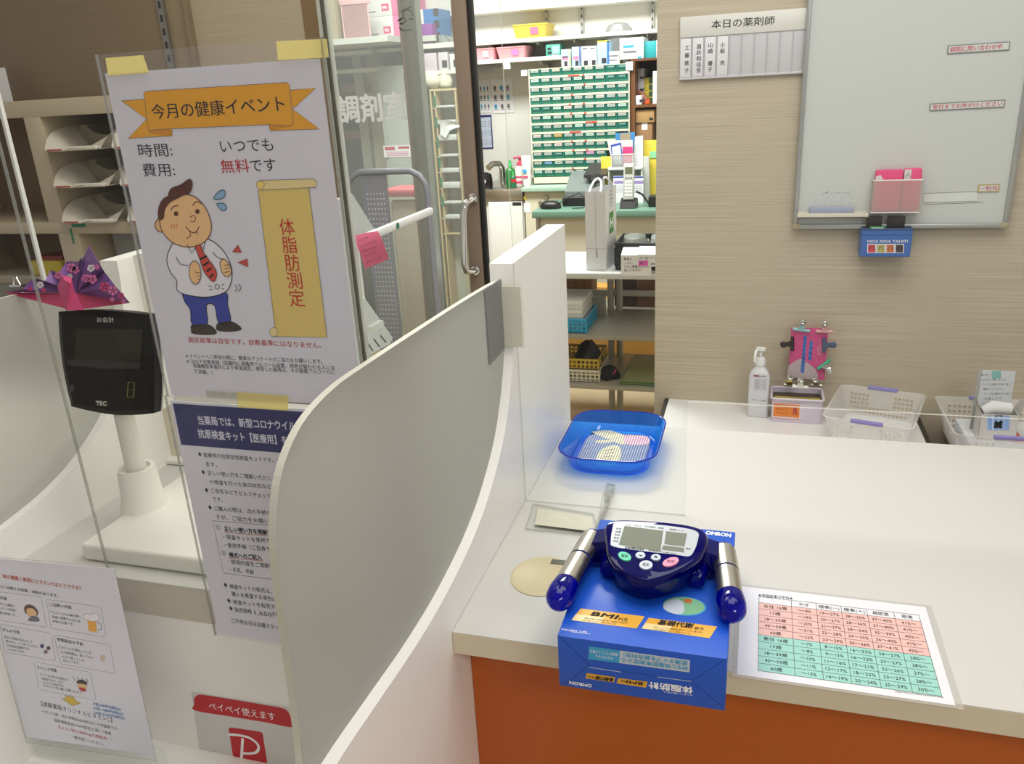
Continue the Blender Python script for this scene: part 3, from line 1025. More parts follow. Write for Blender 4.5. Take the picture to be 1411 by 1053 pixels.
# pink reminder note held by the edge of the screen
t = thing('sticky_note', 'pink handwritten sticky note stuck beside the edge of the poster screen', 'note', ony(510, 345, 0.93))
b = MB()
z3 = lambda x, y: (460+x/5.85, 320+y/5.85)
g = [[(145, 32), (255, 6), (355, -10)], [(178, 90), (290, 62), (380, 40)], [(215, 180), (320, 150), (412, 120)], [(252, 298), (355, 255), (443, 216)]]
rows = []
for j, r in enumerate(g):
    rows.append([ony(*z3(*p), 0.93 - 0.006*math.sin(j/3*PI)) for p in r])
vs = [p for r in rows for p in r]
fs = [[j*3+i, j*3+i+1, j*3+i+4, j*3+i+3] for j in range(3) for i in range(2)]
b.add(vs, fs, M('note_pink', '#e2718c', 0.6), True)
s = Sheet(b, ony(*z3(300, 150), 0.9225), EX, EZ, z3)
PUR = M('pen_purple', '#6d3a5c', 0.7)
for tx, a, bb in (('しょうゆ', (180, 70), (275, 42)), ('いしきつける', (210, 118), (345, 72)), ('やまもりでお', (218, 160), (345, 118)), ('ひろさき', (250, 196), (340, 160)), ('おねがいします', (262, 245), (385, 198))):
    s.text(tx, a, bb, PUR, 18)
b.build('note_paper', t)
MB().box(ony(503, 320, 0.932).x, ony(511, 320, 0.932).x, 0.907, 0.94, 1.155, 1.163, ACREDGE).build('clear_clip', t)

# ================================================================ payment booth: register display, crane, terminal
t = thing('customer_display', 'black customer payment display on a white pole, an origami crane on it', 'payment display', (-1.035, 1.08, CT+0.001))
# housing facing the customer, leaning back a little
fc = ony(146, 502, 1.05)
rt = Matrix.Rotation(math.radians(-9), 3, 'X')
U3, V3, N3 = EX, rt @ EZ, rt @ Vector((0, -1, 0))
hw, hh = 0.094, 0.089
b = MB()
face = spline([(-0.080, 0.086), (0.0, 0.0905), (0.083, 0.086), (0.093, 0.078), (0.094, 0.0), (0.085, -0.071), (0.074, -0.082), (0.0, -0.088), (-0.077, -0.080), (-0.088, -0.070), (-0.0955, 0.0), (-0.092, 0.077)], 5)
b2 = [(x*0.9, y*0.9) for x, y in face]
R0 = [fc+U3*x+V3*y+N3*0.0 for x, y in b2]
R1 = [fc+U3*x+V3*y-N3*0.004 for x, y in face]
R2 = [fc+U3*x*1.0+V3*y-N3*0.022 for x, y in face]
b.rings([R0, R1, R2], M('display_black', '#0a0706', 0.35, spec=0.2), True, True, False)
b.build('front_housing', t)
b = MB()
R3 = [fc+U3*(x*0.97+0.006)+V3*y*0.97-N3*0.022 for x, y in face]
R4 = [fc+U3*(x*0.94+0.008)+V3*y*0.9-N3*0.05 for x, y in face]
R5 = [fc+U3*(x*0.6+0.008)+V3*y*0.6-N3*0.066 for x, y in face]
b.rings([R3, R4, R5], PLWHITE)
b.build('rear_housing', t)
b = MB()
zd = lambda x, y: (x/2.77, 400+y/2.77)
s = Sheet(b, fc+N3*0.0004, U3, V3, zd)
s.poly([(256, 146), (545, 148), (538, 276), (290, 268), (262, 262)], M('lcd_surround', '#0d0a08', 0.35, spec=0.2), 1)
s.poly([(290, 146), (543, 150), (536, 272), (288, 266)], M('lcd_olive', '#2e291e', 0.35, spec=0.2), 2)
s.poly([(250, 278), (262, 264), (400, 268), (540, 276), (530, 300), (400, 300), (262, 286)], M('lcd_lip', '#1f1b19', 0.3), 3)
DT = M('display_text', '#d6d2c8', 0.6)
s.text('お会計', (370, 113), (436, 113), DT, 22, bold=0.008, lay=4)
s.text('TEC', (367, 430), (408, 432), DT, 22, bold=0.04, lay=4)
SEGM = M('segment_yellow', '#8b8240', 0.5)
s.stroke([(490, 352), (514, 352), (510, 408), (486, 408), (490, 352)], 0.0016, SEGM, 4).stroke([(488, 380), (512, 380)], 0.0014, M('segment_dim', '#4a4630', 0.5), 3)
s.poly([(268, 362), (284, 362), (283, 388), (267, 388)], M('sensor', '#3a2b3a', 0.3), 3)
b.build('screen', t)
pt, pb = ony(177, 575, 1.085), ony(195, 700, 1.085)
pxm = (pt.x+pb.x)/2
b = MB()
b.lathe([(0.0185, 0), (0.0175, 0.02), (0.0165, 0.135), (0.0165, 0.137)], (pxm, 1.085, 0.80), PLWHITE)
b.lathe([(0.0145, 0), (0.0145, 0.01), (0.0185, 0.012), (0.0185, 0.07)], (pxm, 1.085, 0.937), PLWHITE)
b.build('pole', t)
b = MB()
b.lathe([(0.042, 0.0), (0.036, 0.02), (0.033, 0.068), (0.031, 0.078), (0.025, 0.078), (0.022, 0.07)], (pxm, 1.085, 0.752), PLWHITE, 40)
b.build('socket', t)
b = MB()
b.box(-1.075, -0.73, 0.942, 1.235, CT+0.001, 0.753, PLWHITE, 0.006, 3)
b.build('base_plate', t)

# origami crane on top of the display
z5 = lambda x, y: (x/8.775, 300+y/8.775)
zc = lambda x, y: (x/4.7875, 230+y/4.7875)
CYB = 1.07
PINKP = M('origami_pink', '#d4467e', 0.6)
PINKL = M('origami_light', '#e678b4', 0.6)
def origami(name):
    m = bpy.data.materials.new(name)
    m.use_nodes = True
    nt = m.node_tree
    bs = nt.nodes['Principled BSDF']
    tc = nt.nodes.new('ShaderNodeTexCoord')
    n = nt.nodes.new('ShaderNodeTexNoise')
    n.inputs['Scale'].default_value = 14
    cr = nt.nodes.new('ShaderNodeValToRGB')
    cr.color_ramp.elements[0].position, cr.color_ramp.elements[1].position = 0.35, 0.7
    cr.color_ramp.elements[0].color, cr.color_ramp.elements[1].color = lin('#54306e'), lin('#8f5fa8')
    nt.links.new(tc.outputs['Object'], n.inputs['Vector'])
    nt.links.new(n.outputs['Fac'], cr.inputs[0])
    nt.links.new(cr.outputs[0], bs.inputs['Base Color'])
    bs.inputs['Roughness'].default_value = 0.55
    return m


ORI = origami('origami_purple')
P5 = lambda x, y, d=0.0: ony(*zc(x, y), CYB+d)+EZ*0.002
t = thing('origami_crane', 'pink and purple blossom paper crane on top of the payment display', 'origami crane', (P5(480, 955).x, CYB, P5(480, 955).z))
b = MB()
root = P5(505, 840, -0.005)
# fan-pleated wings: ridges forward, valleys back
fanR = [(860, 905, 0.0), (760, 790, -0.02), (690, 700, 0.012), (655, 640, -0.012), (590, 522, 0.02), (540, 630, 0.03)]
pts = [P5(x, y, d) for x, y, d in fanR]
for i in range(len(pts)-1):
    b.add([root, pts[i], pts[i+1]], [[0, 1, 2]], ORI)
tipc = [P5(655, 640, -0.0125), P5(590, 522, 0.0195), P5(548, 612, 0.0285)]
b.add(tipc, [[0, 1, 2]], PINKL)
fl = Sheet(b, P5(650, 800, -0.024), EX, EZ, zc)
BLO = [PINKL, M('blossom_white', '#f3e8ee', 0.6), PINKL, PINKL, PINKP, PINKL, PINKP]
def blossom(sh, cx, cy, r, m, lay):
    for k in range(5):
        a = 2*PI*k/5+0.3
        ox, oy = cx+r*0.55*math.cos(a), cy+r*0.55*math.sin(a)
        sh.blob([(ox+r*0.45*math.cos(a+d), oy+r*0.45*math.sin(a+d)) for d in (0, 1.25, 2.5, 3.75, 5.0)], m, lay, 3)


fanL = [(30, 835, 0.0), (155, 815, -0.012), (215, 742, 0.01), (300, 760, -0.012), (335, 690, 0.012), (395, 705, -0.01), (440, 632, 0.015), (520, 632, 0.0), (545, 600, 0.03)]
ptl = [P5(x, y, d) for x, y, d in fanL]
for i in range(len(ptl)-1):
    b.add([root, ptl[i], ptl[i+1]], [[0, 1, 2]], ORI)
b.build('wings', t)
b = MB()
fl = Sheet(b, P5(650, 800, -0.024), EX, EZ, zc)
for cx, cy, r, m in ((600, 668, 26, BLO[1]), (565, 735, 28, PINKL), (610, 740, 32, PINKL), (690, 790, 34, PINKP), (745, 815, 34, PINKL), (800, 850, 22, PINKP), (740, 875, 16, PINKL), (815, 888, 16, PINKL), (640, 660, 18, PINKL)):
    blossom(fl, cx, cy, r, m, 1)
fl = Sheet(b, P5(300, 780, -0.016), EX, EZ, zc)
for cx, cy, r, m in ((266, 778, 24, BLO[1]), (198, 804, 16, PINKP), (288, 812, 16, PINKP), (385, 715, 26, PINKL), (470, 665, 32, PINKL), (500, 680, 26, PINKL), (462, 722, 18, BLO[1])):
    blossom(fl, cx, cy, r, m, 1)
b.build('blossoms', t)
b = MB()
# underside boat of the body and the folded neck with its head
lo, mid, hi = P5(30, 838, -0.004), P5(480, 955, -0.03), P5(862, 906, -0.004)
back = P5(500, 952, 0.035)
b.add([lo, root, mid, back], [[0, 1, 2], [0, 2, 3]], M('origami_crimson', '#a83258', 0.6))
b.add([hi, root, mid, back], [[0, 2, 1], [0, 3, 2]], MATS['origami_crimson'])
b.build('body', t)
b = MB()
nk = [P5(425, 940, -0.03), P5(380, 800, -0.03), P5(412, 722, -0.036), P5(475, 742, -0.04), P5(490, 820, -0.036), P5(555, 952, -0.03), P5(440, 955, -0.045), P5(455, 790, -0.05)]
b.add(nk, [[0, 1, 7, 6], [1, 2, 7], [2, 3, 7], [7, 3, 4, 5, 6]], PINKP)
hd = [P5(412, 722, -0.036), P5(476, 740, -0.04), P5(470, 780, -0.055), P5(430, 757, -0.06)]
b.add(hd, [[0, 1, 2, 3]], M('origami_rose', '#c23a6e', 0.6))
b.build('neck', t)

# white register terminal behind the display
t = thing('register_terminal', 'white register terminal standing behind the payment display', 'register', (-0.95, 1.36, CT+0.001))
TYF = 1.33
Q = lambda x, y, d=0.0: ony(x, y, TYF+d)
b = MB()
out = [Q(166, 428), Q(154, 361), Q(192, 350), Q(260, 345), Q(330, 345), Q(330, 560), Q(236, 560), Q(168, 560)]
b.rings([[p for p in out], [p+Vector((0.0, 0.05, -0.012)) for p in out]], PLWHITE, smooth=False)
b.build('screen_back', t)
b = MB()
lo2 = [Vector((p.x, p.y, max(p.z, CT+0.012))) for p in [Q(132, 578, -0.01), Q(250, 555, -0.01), Q(330, 560, -0.01), Q(330, 690, -0.01), Q(205, 690, -0.01), Q(172, 622, -0.01)]]
b.rings([lo2, [p+EY*0.09 for p in lo2]], M('register_cream', '#d9d0bb', 0.45), smooth=False)
b.build('stand', t)
MB().box(Q(190, 650).x, Q(330, 650).x, TYF-0.03, TYF+0.14, CT+0.001, CT+0.013, PLWHITE, 0.004).build('foot', t)

# ================================================================ far-left pigeonhole unit with paper trays
PW = M('unit_beige', '#b9aa90', 0.5)
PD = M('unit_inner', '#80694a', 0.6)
UY = 2.13
A = lambda x, y, d=0.0: ony(x, y, UY+d)
zt = A(76, 136).z
zb1 = A(76, 160).z
t = thing('pigeonhole_unit', 'beige pigeonhole unit with paper trays against the brown board wall', 'shelf unit', (-2.1, UY+0.16, 0))
ul, ur = -2.75, A(262, 130).x
ym = UY+0.31
sA, sB = A(46, 220).x, A(68, 220).x
zs1, zs0 = A(120, 306).z, A(120, 322).z
for nm, args in (('top_board', (ul, ur, UY, ym, zb1, zt)), ('shelf_board', (ul, ur, UY, ym, zs0, zs1)), ('divider', (sA, sB, UY, ym, zs1, zb1)),
                 ('divider', (A(82, 330).x, A(110, 330).x, UY, ym, 0.0, zs0)), ('side_board', (ul, ul+0.02, UY, ym, 0, zb1)), ('side_board', (ur-0.02, ur, UY, ym, 0, zb1)),
                 ('bottom_board', (ul, ur, UY, ym, 0.80, 0.83))):
    MB().box(*args, PW, 0.001).build(nm, t)
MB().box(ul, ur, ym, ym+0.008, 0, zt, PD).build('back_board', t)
b = MB()
GT = M('tape_green', '#1f7a55', 0.5)
p, q = A(98, 308, -0.001), A(118, 313, -0.001)
b.box(p.x, q.x, UY-0.001, UY-0.0003, q.z, p.z, GT)
b.build('green_tape', t)
b = MB()
p, q = A(95.5, 315, -0.001), A(103, 336, -0.001)
b.box(p.x, q.x, UY-0.001, UY-0.0003, q.z, p.z, GT)
b.build('green_tape', t)

# paper trays
TR = M('tray_ivory', '#d9d2c2', 0.4)


def tray(W):
    t = thing('paper_tray', 'ivory paper tray', 'paper tray', (0, 0, 0), 'ivory paper trays in the pigeonhole unit')
    D, H = 0.27, 0.062
    b = MB()
    b.box(-W/2+0.045, W/2-0.045, 0.0, D, 0, 0.003, TR)
    b.build('tray_floor', t)
    for sx in (-1, 1):
        # flared side wall: low at the open front, swelling up and outward, rounded in plan
        b = MB()
        r0, r1 = [], []
        for k in range(13):
            u = k/12
            y = -0.035+u*(D+0.035)
            h = 0.007+H*(1-math.exp(-u*7.5))
            out = W/2*(0.985-0.03*u)
            r0.append(Vector((sx*(W/2-0.085+0.04*min(1, u*3)), y+0.004, 0.001)))
            r1.append(Vector((sx*(out-0.052*math.exp(-u*9)*0.3), y, h)))
        n = len(r0)
        th = Vector((sx*0.0022, 0, 0.0016))
        vs = r0+r1+[p+th for p in r0]+[p+th for p in r1]
        fs = []
        for k in range(n-1):
            fs += [[k, k+1, n+k+1, n+k], [2*n+k, 3*n+k, 3*n+k+1, 2*n+k+1], [n+k, n+k+1, 3*n+k+1, 3*n+k], [k, 2*n+k, 2*n+k+1, k+1]]
        fs += [[0, n, 3*n, 2*n], [n-1, 3*n-1, 4*n-1, 2*n-1]]
        b.add(vs, fs, TR, True)
        b.build('side_wall', t)
    # front lip: a thin bar dipping at the middle, thicker label holder at one side
    b = MB()
    b.tube([(-W/2+0.02, -0.034, 0.005), (-W/2+0.09, -0.036, 0.003), (-W/2+0.11, -0.033, 0.008), (W/2-0.11, -0.033, 0.009), (W/2-0.09, -0.036, 0.006), (W/2-0.02, -0.034, 0.007)], 0.0042, TR, 8)
    b.box(W/2-0.115, W/2-0.03, -0.041, -0.030, 0.001, 0.013, TR, 0.004, 3)
    b.box(-W/2+0.06, W/2-0.06, -0.033, 0.004, 0.0, 0.003, TR)
    b.build('front_lip', t)
    b = MB()
    bw = [(-W/2+0.02, 0.0), (W/2-0.02, 0.0), (W/2-0.02, H*1.15)] + spline([(W/2-0.07, H*1.12), (0.072, H*1.05), (0.045, H*0.72), (0.0, H*0.6), (-0.045, H*0.72), (-0.072, H*1.05), (-W/2+0.07, H*1.12)], 4, False) + [(-W/2+0.02, H*1.15)]
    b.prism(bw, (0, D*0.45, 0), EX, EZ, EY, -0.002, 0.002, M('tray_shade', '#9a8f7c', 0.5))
    b.build('divider_card', t)
    b = MB()
    b.box(-W/2+0.03, -W/2+0.085, -0.0415, -0.0395, 0.002, 0.0065, M('label_red', '#b04a40', 0.6))
    b.build('label_strip', t)
    return t


tw = A(153, 203).x-A(62, 203).x-0.004
cx0 = sB+0.006+tw/2
zz = [zs1+(2-i)*((A(110, 207).z-zs1)/2.0) for i in range(3)]
tr0 = None
ur_need = cx0+tw*1.5+0.012
for col in range(2):
    for i in range(3):
        pos = (cx0+col*(tw+0.006), UY+0.005, zz[i]+0.0008)
        if tr0 is None:
            tr0 = tray(tw)
            tr0.location = pos
            o = tr0
        else:
            o = dup(tr0, pos)
        o['label'] = 'ivory paper tray, %s of the %s stack of three in the pigeonhole unit' % (('topmost', 'middle', 'lowest')[i], ('outer', 'poster-side')[col])
# things in the lower compartments
t = thing('yellow_box', 'yellow open box with a red cover in the lower pigeonhole', 'box', A(65, 380, 0.05))
zf = A(65, 382, 0.05).z
p, q = A(40, 362, 0.05), A(88, 380, 0.05)
b = MB()
b.box(p.x, q.x, UY+0.05, UY+0.2, q.z, A(60, 360, 0.05).z, M('box_yellow', '#c2ab2a', 0.5), 0.003)
b.build('shell', t)
MB().box(p.x+0.02, q.x-0.01, UY+0.07, UY+0.19, A(60, 360, 0.05).z, A(60, 355, 0.05).z, M('box_red', '#8a2b28', 0.6)).build('cover', t)
b = MB()
p, q = A(-30, 382, 0.03), A(40, 398, 0.03)
b.box(-2.6, q.x, UY+0.03, UY+0.24, 0.8301, q.z+0.012, clear('bag_clear', '#eeeeea', 0.5, '#d8d6cc', 1.0, 0.15), 0.006)
solo(b, 'plastic_packet', 'clear plastic packet of papers lying in the lower pigeonhole', 'packet', (-2.3, UY+0.1, 0.83))
zy = A(65, 380, 0.05).z
b = MB()
b.box(-2.6, A(92, 380, 0.04).x, UY+0.045, UY+0.25, q.z+0.0125, zy-0.0005, M('file_stack', '#a99f8a', 0.7), 0.002)
solo(b, 'paper_file', 'thick beige paper file under the yellow box in the pigeonhole', 'file', (-2.3, UY+0.1, q.z+0.0125))
b = MB()
c0 = A(15, 374, 0.0)
b.box(c0.x-0.025, c0.x+0.025, UY+0.0, UY+0.02, q.z+0.0125, q.z+0.02, CHROME, 0.001)
zq_ = q.z+0.016
b.tube([(c0.x-0.016, c0.y+0.01, zq_), (c0.x-0.004, c0.y+0.01, zq_+0.03), (c0.x+0.006, c0.y+0.01, zq_+0.03), (c0.x+0.016, c0.y+0.01, zq_)], 0.003, CHROME, 8)
solo(b, 'bulldog_clip', 'chrome bulldog clip on the plastic packet in the lower pigeonhole', 'clip', (c0.x, UY, q.z+0.0125))
p, q = A(148, 322, 0.1), A(186, 354, 0.1)
b = MB()
b.box(p.x, q.x+0.06, UY+0.12, UY+0.122, A(160, 420, 0.1).z, p.z, M('paper_grey', '#9b9a98', 0.7))
solo(b, 'paper_sheet', 'grey paper sheet standing in the pigeonhole behind the register terminal', 'paper', (p.x, UY+0.12, p.z))
# white sheet pinned above the pigeonholes
p, q = A(-20, 95, 0.25), A(18, 141, 0.25)
b = MB()
b.box(p.x, q.x, UY+0.25, UY+0.252, zt+0.0005, p.z, PAPER)
solo(b, 'paper_sheet', 'white paper sheet standing on top of the pigeonhole unit', 'paper', (q.x, UY+0.25, zt))

# ================================================================ white counter: boxed monitor, tray, chart
BX0, BX1, BY0, BY1, BZ = -0.2145, -0.0097, 0.819, 1.114, 0.797
BOXB = M('carton_blue', '#1b56c4', 0.35)
BOXD = M('carton_blue_front', '#1c4fb6', 0.35)
GOLD = M('print_gold', '#e2a93a', 0.45)
GOLD2 = M('print_gold_pale', '#efd69a', 0.45)
CYAN = M('print_cyan', '#3fa3d3', 0.45)
PALEB = M('print_pale_blue', '#c3cdd9', 0.45)
zf5 = lambda x, y: (690+x/2.924, 640+y/2.924)
z7 = lambda x, y: (750+x/5.226, 820+y/5.226)
z6b = lambda x, y: (740+x/4.703, 700+y/4.703)
t = thing('monitor_box', 'blue cardboard box under the body fat monitor, overhanging the counter edge', 'box', ((BX0+BX1)/2, 0.97, CT))
b = MB()
b.box(BX0, BX1, BY0, BY1, CT+0.0006, BZ, BOXB, 0.0012)
b.build('carton', t)
b = MB()
s = Sheet(b, (BX0, BY0, BZ+0.0001), EX, EY, z7)
for q, q2 in (([(262, 98), (722, 155), (665, 242), (195, 182)], [(262, 98), (440, 120), (376, 206), (195, 182)]), ([(752, 165), (1245, 228), (1190, 312), (700, 242)], [(752, 165), (930, 188), (870, 268), (700, 242)])):
    s.poly(q, GOLD, 1)
s.poly([(228, 138), (430, 163), (405, 206), (195, 182)], GOLD2, 2).poly([(727, 203), (920, 228), (890, 268), (700, 242)], GOLD2, 2)
s.text('BMI', (346, 134), (528, 162), INK, 42, bold=0.04, lay=4, shear=0.3)
s.text('判定', (532, 174), (602, 182), INK, 26, lay=4)
s.text('基礎代謝', (822, 197), (1072, 226), INK, 40, bold=0.03, lay=4, shear=0.2)
s.text('表示', (1080, 240), (1150, 248), INK, 24, lay=4)
s.text('体重と身長から肥満度を判定する国際的な指標です', (290, 168), (600, 206), INK, 11, lay=4)
s.text('身長と体重を入力するだけで簡単に測定できます', (275, 182), (520, 212), INK, 11, lay=4)
s.text('生きていくために最低限必要なエネルギー量を表示', (790, 232), (1140, 272), INK, 11, lay=4)
s.text('一日に必要なカロリーの目安になります', (780, 246), (1060, 282), INK, 11, lay=4)
s.text('Healthy Life', (128, 247), (310, 268), PWHITE, 18, lay=3, shear=0.3)
s.stroke([(190, 266), (330, 283)], 0.0006, PWHITE, 3)
s.blob([(1010+155*math.cos(k*PI/8), 82+10*math.cos(k*PI/8)+68*math.sin(k*PI/8)) for k in range(16)], CYAN, 1, 2)
s.blob([(1005+150*math.cos(k*PI/8), 80+10*math.cos(k*PI/8)+64*math.sin(k*PI/8)) for k in range(16)], M('print_leaf', '#7fb890', 0.5), 2, 2)
s.blob([(856, 90), (880, 50), (960, 30), (1005, 70), (1000, 130), (960, 142), (890, 122)], PALEB, 3, 3)
s.blob([(1010, 30), (1060, 34), (1056, 60), (1012, 56)], M('print_carrot', '#c2713f', 0.5), 3, 3)
b.build('top_artwork', t)
b = MB()
s = Sheet(b, (BX0, BY0, BZ+0.0001), EX, EY, zf5)
s.text('OMRON', (827, 275), (927, 287), PWHITE, 20, bold=0.035, lay=3)
b.build('brand_lettering', t)
b = MB()
s = Sheet(b, (BX0, BY0-0.0001, CT), EX, EZ, z7)
s.poly([(545, 400), (1050, 470), (1045, 558), (540, 490)], PALEB, 1).poly([(320, 368), (545, 400), (540, 490), (318, 462)], CYAN, 1)
s.text('BMIと体脂肪率測定から', (1030, 530), (556, 464), CYAN, 34, bold=0.02, lay=3)
s.text('肥満タイプを総合判定！', (1030, 492), (572, 428), CYAN, 34, bold=0.02, lay=3)
s.text('わかりやすい', (494, 456), (368, 437), PWHITE, 24, lay=3)
s.text('5段階グラフィック表示', (533, 430), (330, 402), PWHITE, 26, lay=3)
s.poly([(306, 562), (512, 592), (500, 630), (296, 600)], GOLD, 1).poly([(532, 598), (745, 625), (732, 668), (520, 636)], GOLD, 1)
s.text('基礎代謝', (498, 612), (368, 594), INK, 30, bold=0.03, lay=3, shear=0.2)
s.text('表示', (362, 592), (310, 586), INK, 18, lay=3)
s.text('BMI', (708, 640), (594, 624), INK, 30, bold=0.04, lay=3, shear=0.3)
s.text('判定', (588, 622), (550, 617), INK, 18, lay=3)
s.text('体脂肪計', (1068, 686), (752, 646), PWHITE, 52, bold=0.035, lay=3)
s.text('オムロン HBF-306-A', (1068, 722), (858, 696), PWHITE, 16, lay=3)
s.text('OMRON', (342, 655), (182, 630), PWHITE, 32, bold=0.035, lay=3)
CRE = M('crease_dark', '#123a8c', 0.5)
for q in ([(100, 290), (322, 502), (182, 622), (118, 640)], [(1312, 455), (1062, 622), (1290, 810)]):
    s.stroke(q, 0.0006, CRE, 1)
s.stroke([(325, 520), (555, 555)], 0.0009, PALEB, 2).stroke([(815, 590), (1060, 622)], 0.0009, PALEB, 2).stroke([(555, 555), (590, 552), (690, 566), (815, 590)], 0.0004, CRE, 2)
b.build('front_artwork', t)

# body fat monitor
BLUEB = clear('device_blue', '#2a38e0', 0.55, '#0c10b4', 0.9, 0.03)
BLUED = clear('device_blue_dark', '#1c24c0', 0.7, '#08087c', 0.85, 0.03)
t = thing('body_fat_monitor', 'translucent blue hand-held body fat monitor with two steel grips on the blue box', 'body fat monitor', (-0.115, 0.96, BZ+0.0005))
# the slanted top face
PO = Vector((-0.115, 0.95, 0.848))
PV = Vector((0, 1, 0.16)).normalized()
b = MB()
s = Sheet(b, PO, EX, PV, z6b)
outl = spline([(442, 190), (438, 120), (470, 85), (560, 74), (760, 84), (940, 102), (1060, 130), (1108, 175), (1096, 240), (1048, 318), (940, 396), (840, 440), (740, 468), (690, 470), (590, 432), (500, 370), (455, 290)], 3)
uvs = [s.uv(p) for p in outl]
cu = (sum(p[0] for p in uvs)/len(uvs), sum(p[1] for p in uvs)/len(uvs))


def ring(k, dz, dv=0.0, flat=None):
    out = []
    for u, v in uvs:
        p = PO + EX*(cu[0]+(u-cu[0])*k) + PV*(cu[1]+(v-cu[1])*k+dv)
        out.append(Vector((p.x, p.y, flat if flat is not None else p.z+dz)))
    return out


b.rings([ring(0.80, 0, 0.008, BZ+0.0005), ring(0.90, 0, 0.006, BZ+0.006), ring(0.95, 0, 0.003, BZ+0.024), ring(1.0, -0.012), ring(1.0, -0.004), ring(0.96, 0.0), ring(0.9, 0.0008)], BLUED)
b.build('housing', t)
b = MB()
s = Sheet(b, PO+Vector((0, 0, 0.0010)), EX, PV, z6b)
SILV = M('device_silver', '#c3c8cf', 0.3, 0.4)
LCD = M('lcd_green', '#7f8377', 0.15)
s.blob([(500, 98), (540, 97), (760, 108), (960, 132), (1040, 158), (1044, 200), (1022, 270), (985, 314), (900, 304), (700, 282), (500, 252), (478, 215), (488, 140)], SILV, 2, 4)
s.poly([(566, 118), (818, 150), (800, 284), (530, 240)], LCD, 4).poly([(836, 152), (972, 168), (956, 252), (824, 236)], LCD, 4).poly([(816, 244), (954, 260), (952, 290), (808, 272)], LCD, 4)
s.text('OMRON', (570, 258), (690, 270), INK, 20, bold=0.035, lay=4)
s.text('体脂肪計 HBF-306', (722, 276), (900, 298), INK, 12, lay=4)
for i, tx in enumerate(('身長', '体重', '年齢', '性別', '測定')):
    s.text(tx, (512-i*5, 134+i*20), (548-i*5, 139+i*20), INK, 14, lay=4)
s.text('やせ　ふつう　やや肥満　肥満', (575, 108), (820, 134), INK, 12, lay=4)
s.text('肥満タイプ', (860, 140), (950, 152), INK, 12, lay=4)
s.text('基礎', (965, 264), (995, 268), INK, 12, lay=4)
b.build('display_panel', t)


def dev_button(name, cx, cy, rx, ry, m, tx, hp, rot=0.0):
    b = MB()
    s = Sheet(b, PO+Vector((0, 0, 0.0010)), EX, PV, z6b)
    c, e1, e2 = s.uv((cx, cy)), s.uv((cx+rx*math.cos(rot), cy+rx*math.sin(rot))), s.uv((cx-ry*math.sin(rot), cy+ry*math.cos(rot)))
    a1, a2 = (e1[0]-c[0], e1[1]-c[1]), (e2[0]-c[0], e2[1]-c[1])
    pts = [(c[0]+a1[0]*math.cos(k*PI/12)+a2[0]*math.sin(k*PI/12), c[1]+a1[1]*math.cos(k*PI/12)+a2[1]*math.sin(k*PI/12)) for k in range(24)]
    b.prism(pts, s.O, s.U, s.V, s.N, 0.0, 0.0022, m)
    s.base = 0.0022
    if tx:
        s.text(tx, (cx-rx*0.5, cy-ry*0.1), (cx+rx*0.5, cy+ry*0.1), INK, hp, lay=2)
    else:
        d = hp
        s.poly([(cx-rx*0.45, cy+d*0.3), (cx+rx*0.45, cy+d*0.5), (cx+rx*0.02, cy-d*0.9)] if d > 0 else [(cx-rx*0.45, cy-1), (cx+rx*0.45, cy+3), (cx+rx*0.02, cy+10)], INK, 2)
    return b.build(name, t)


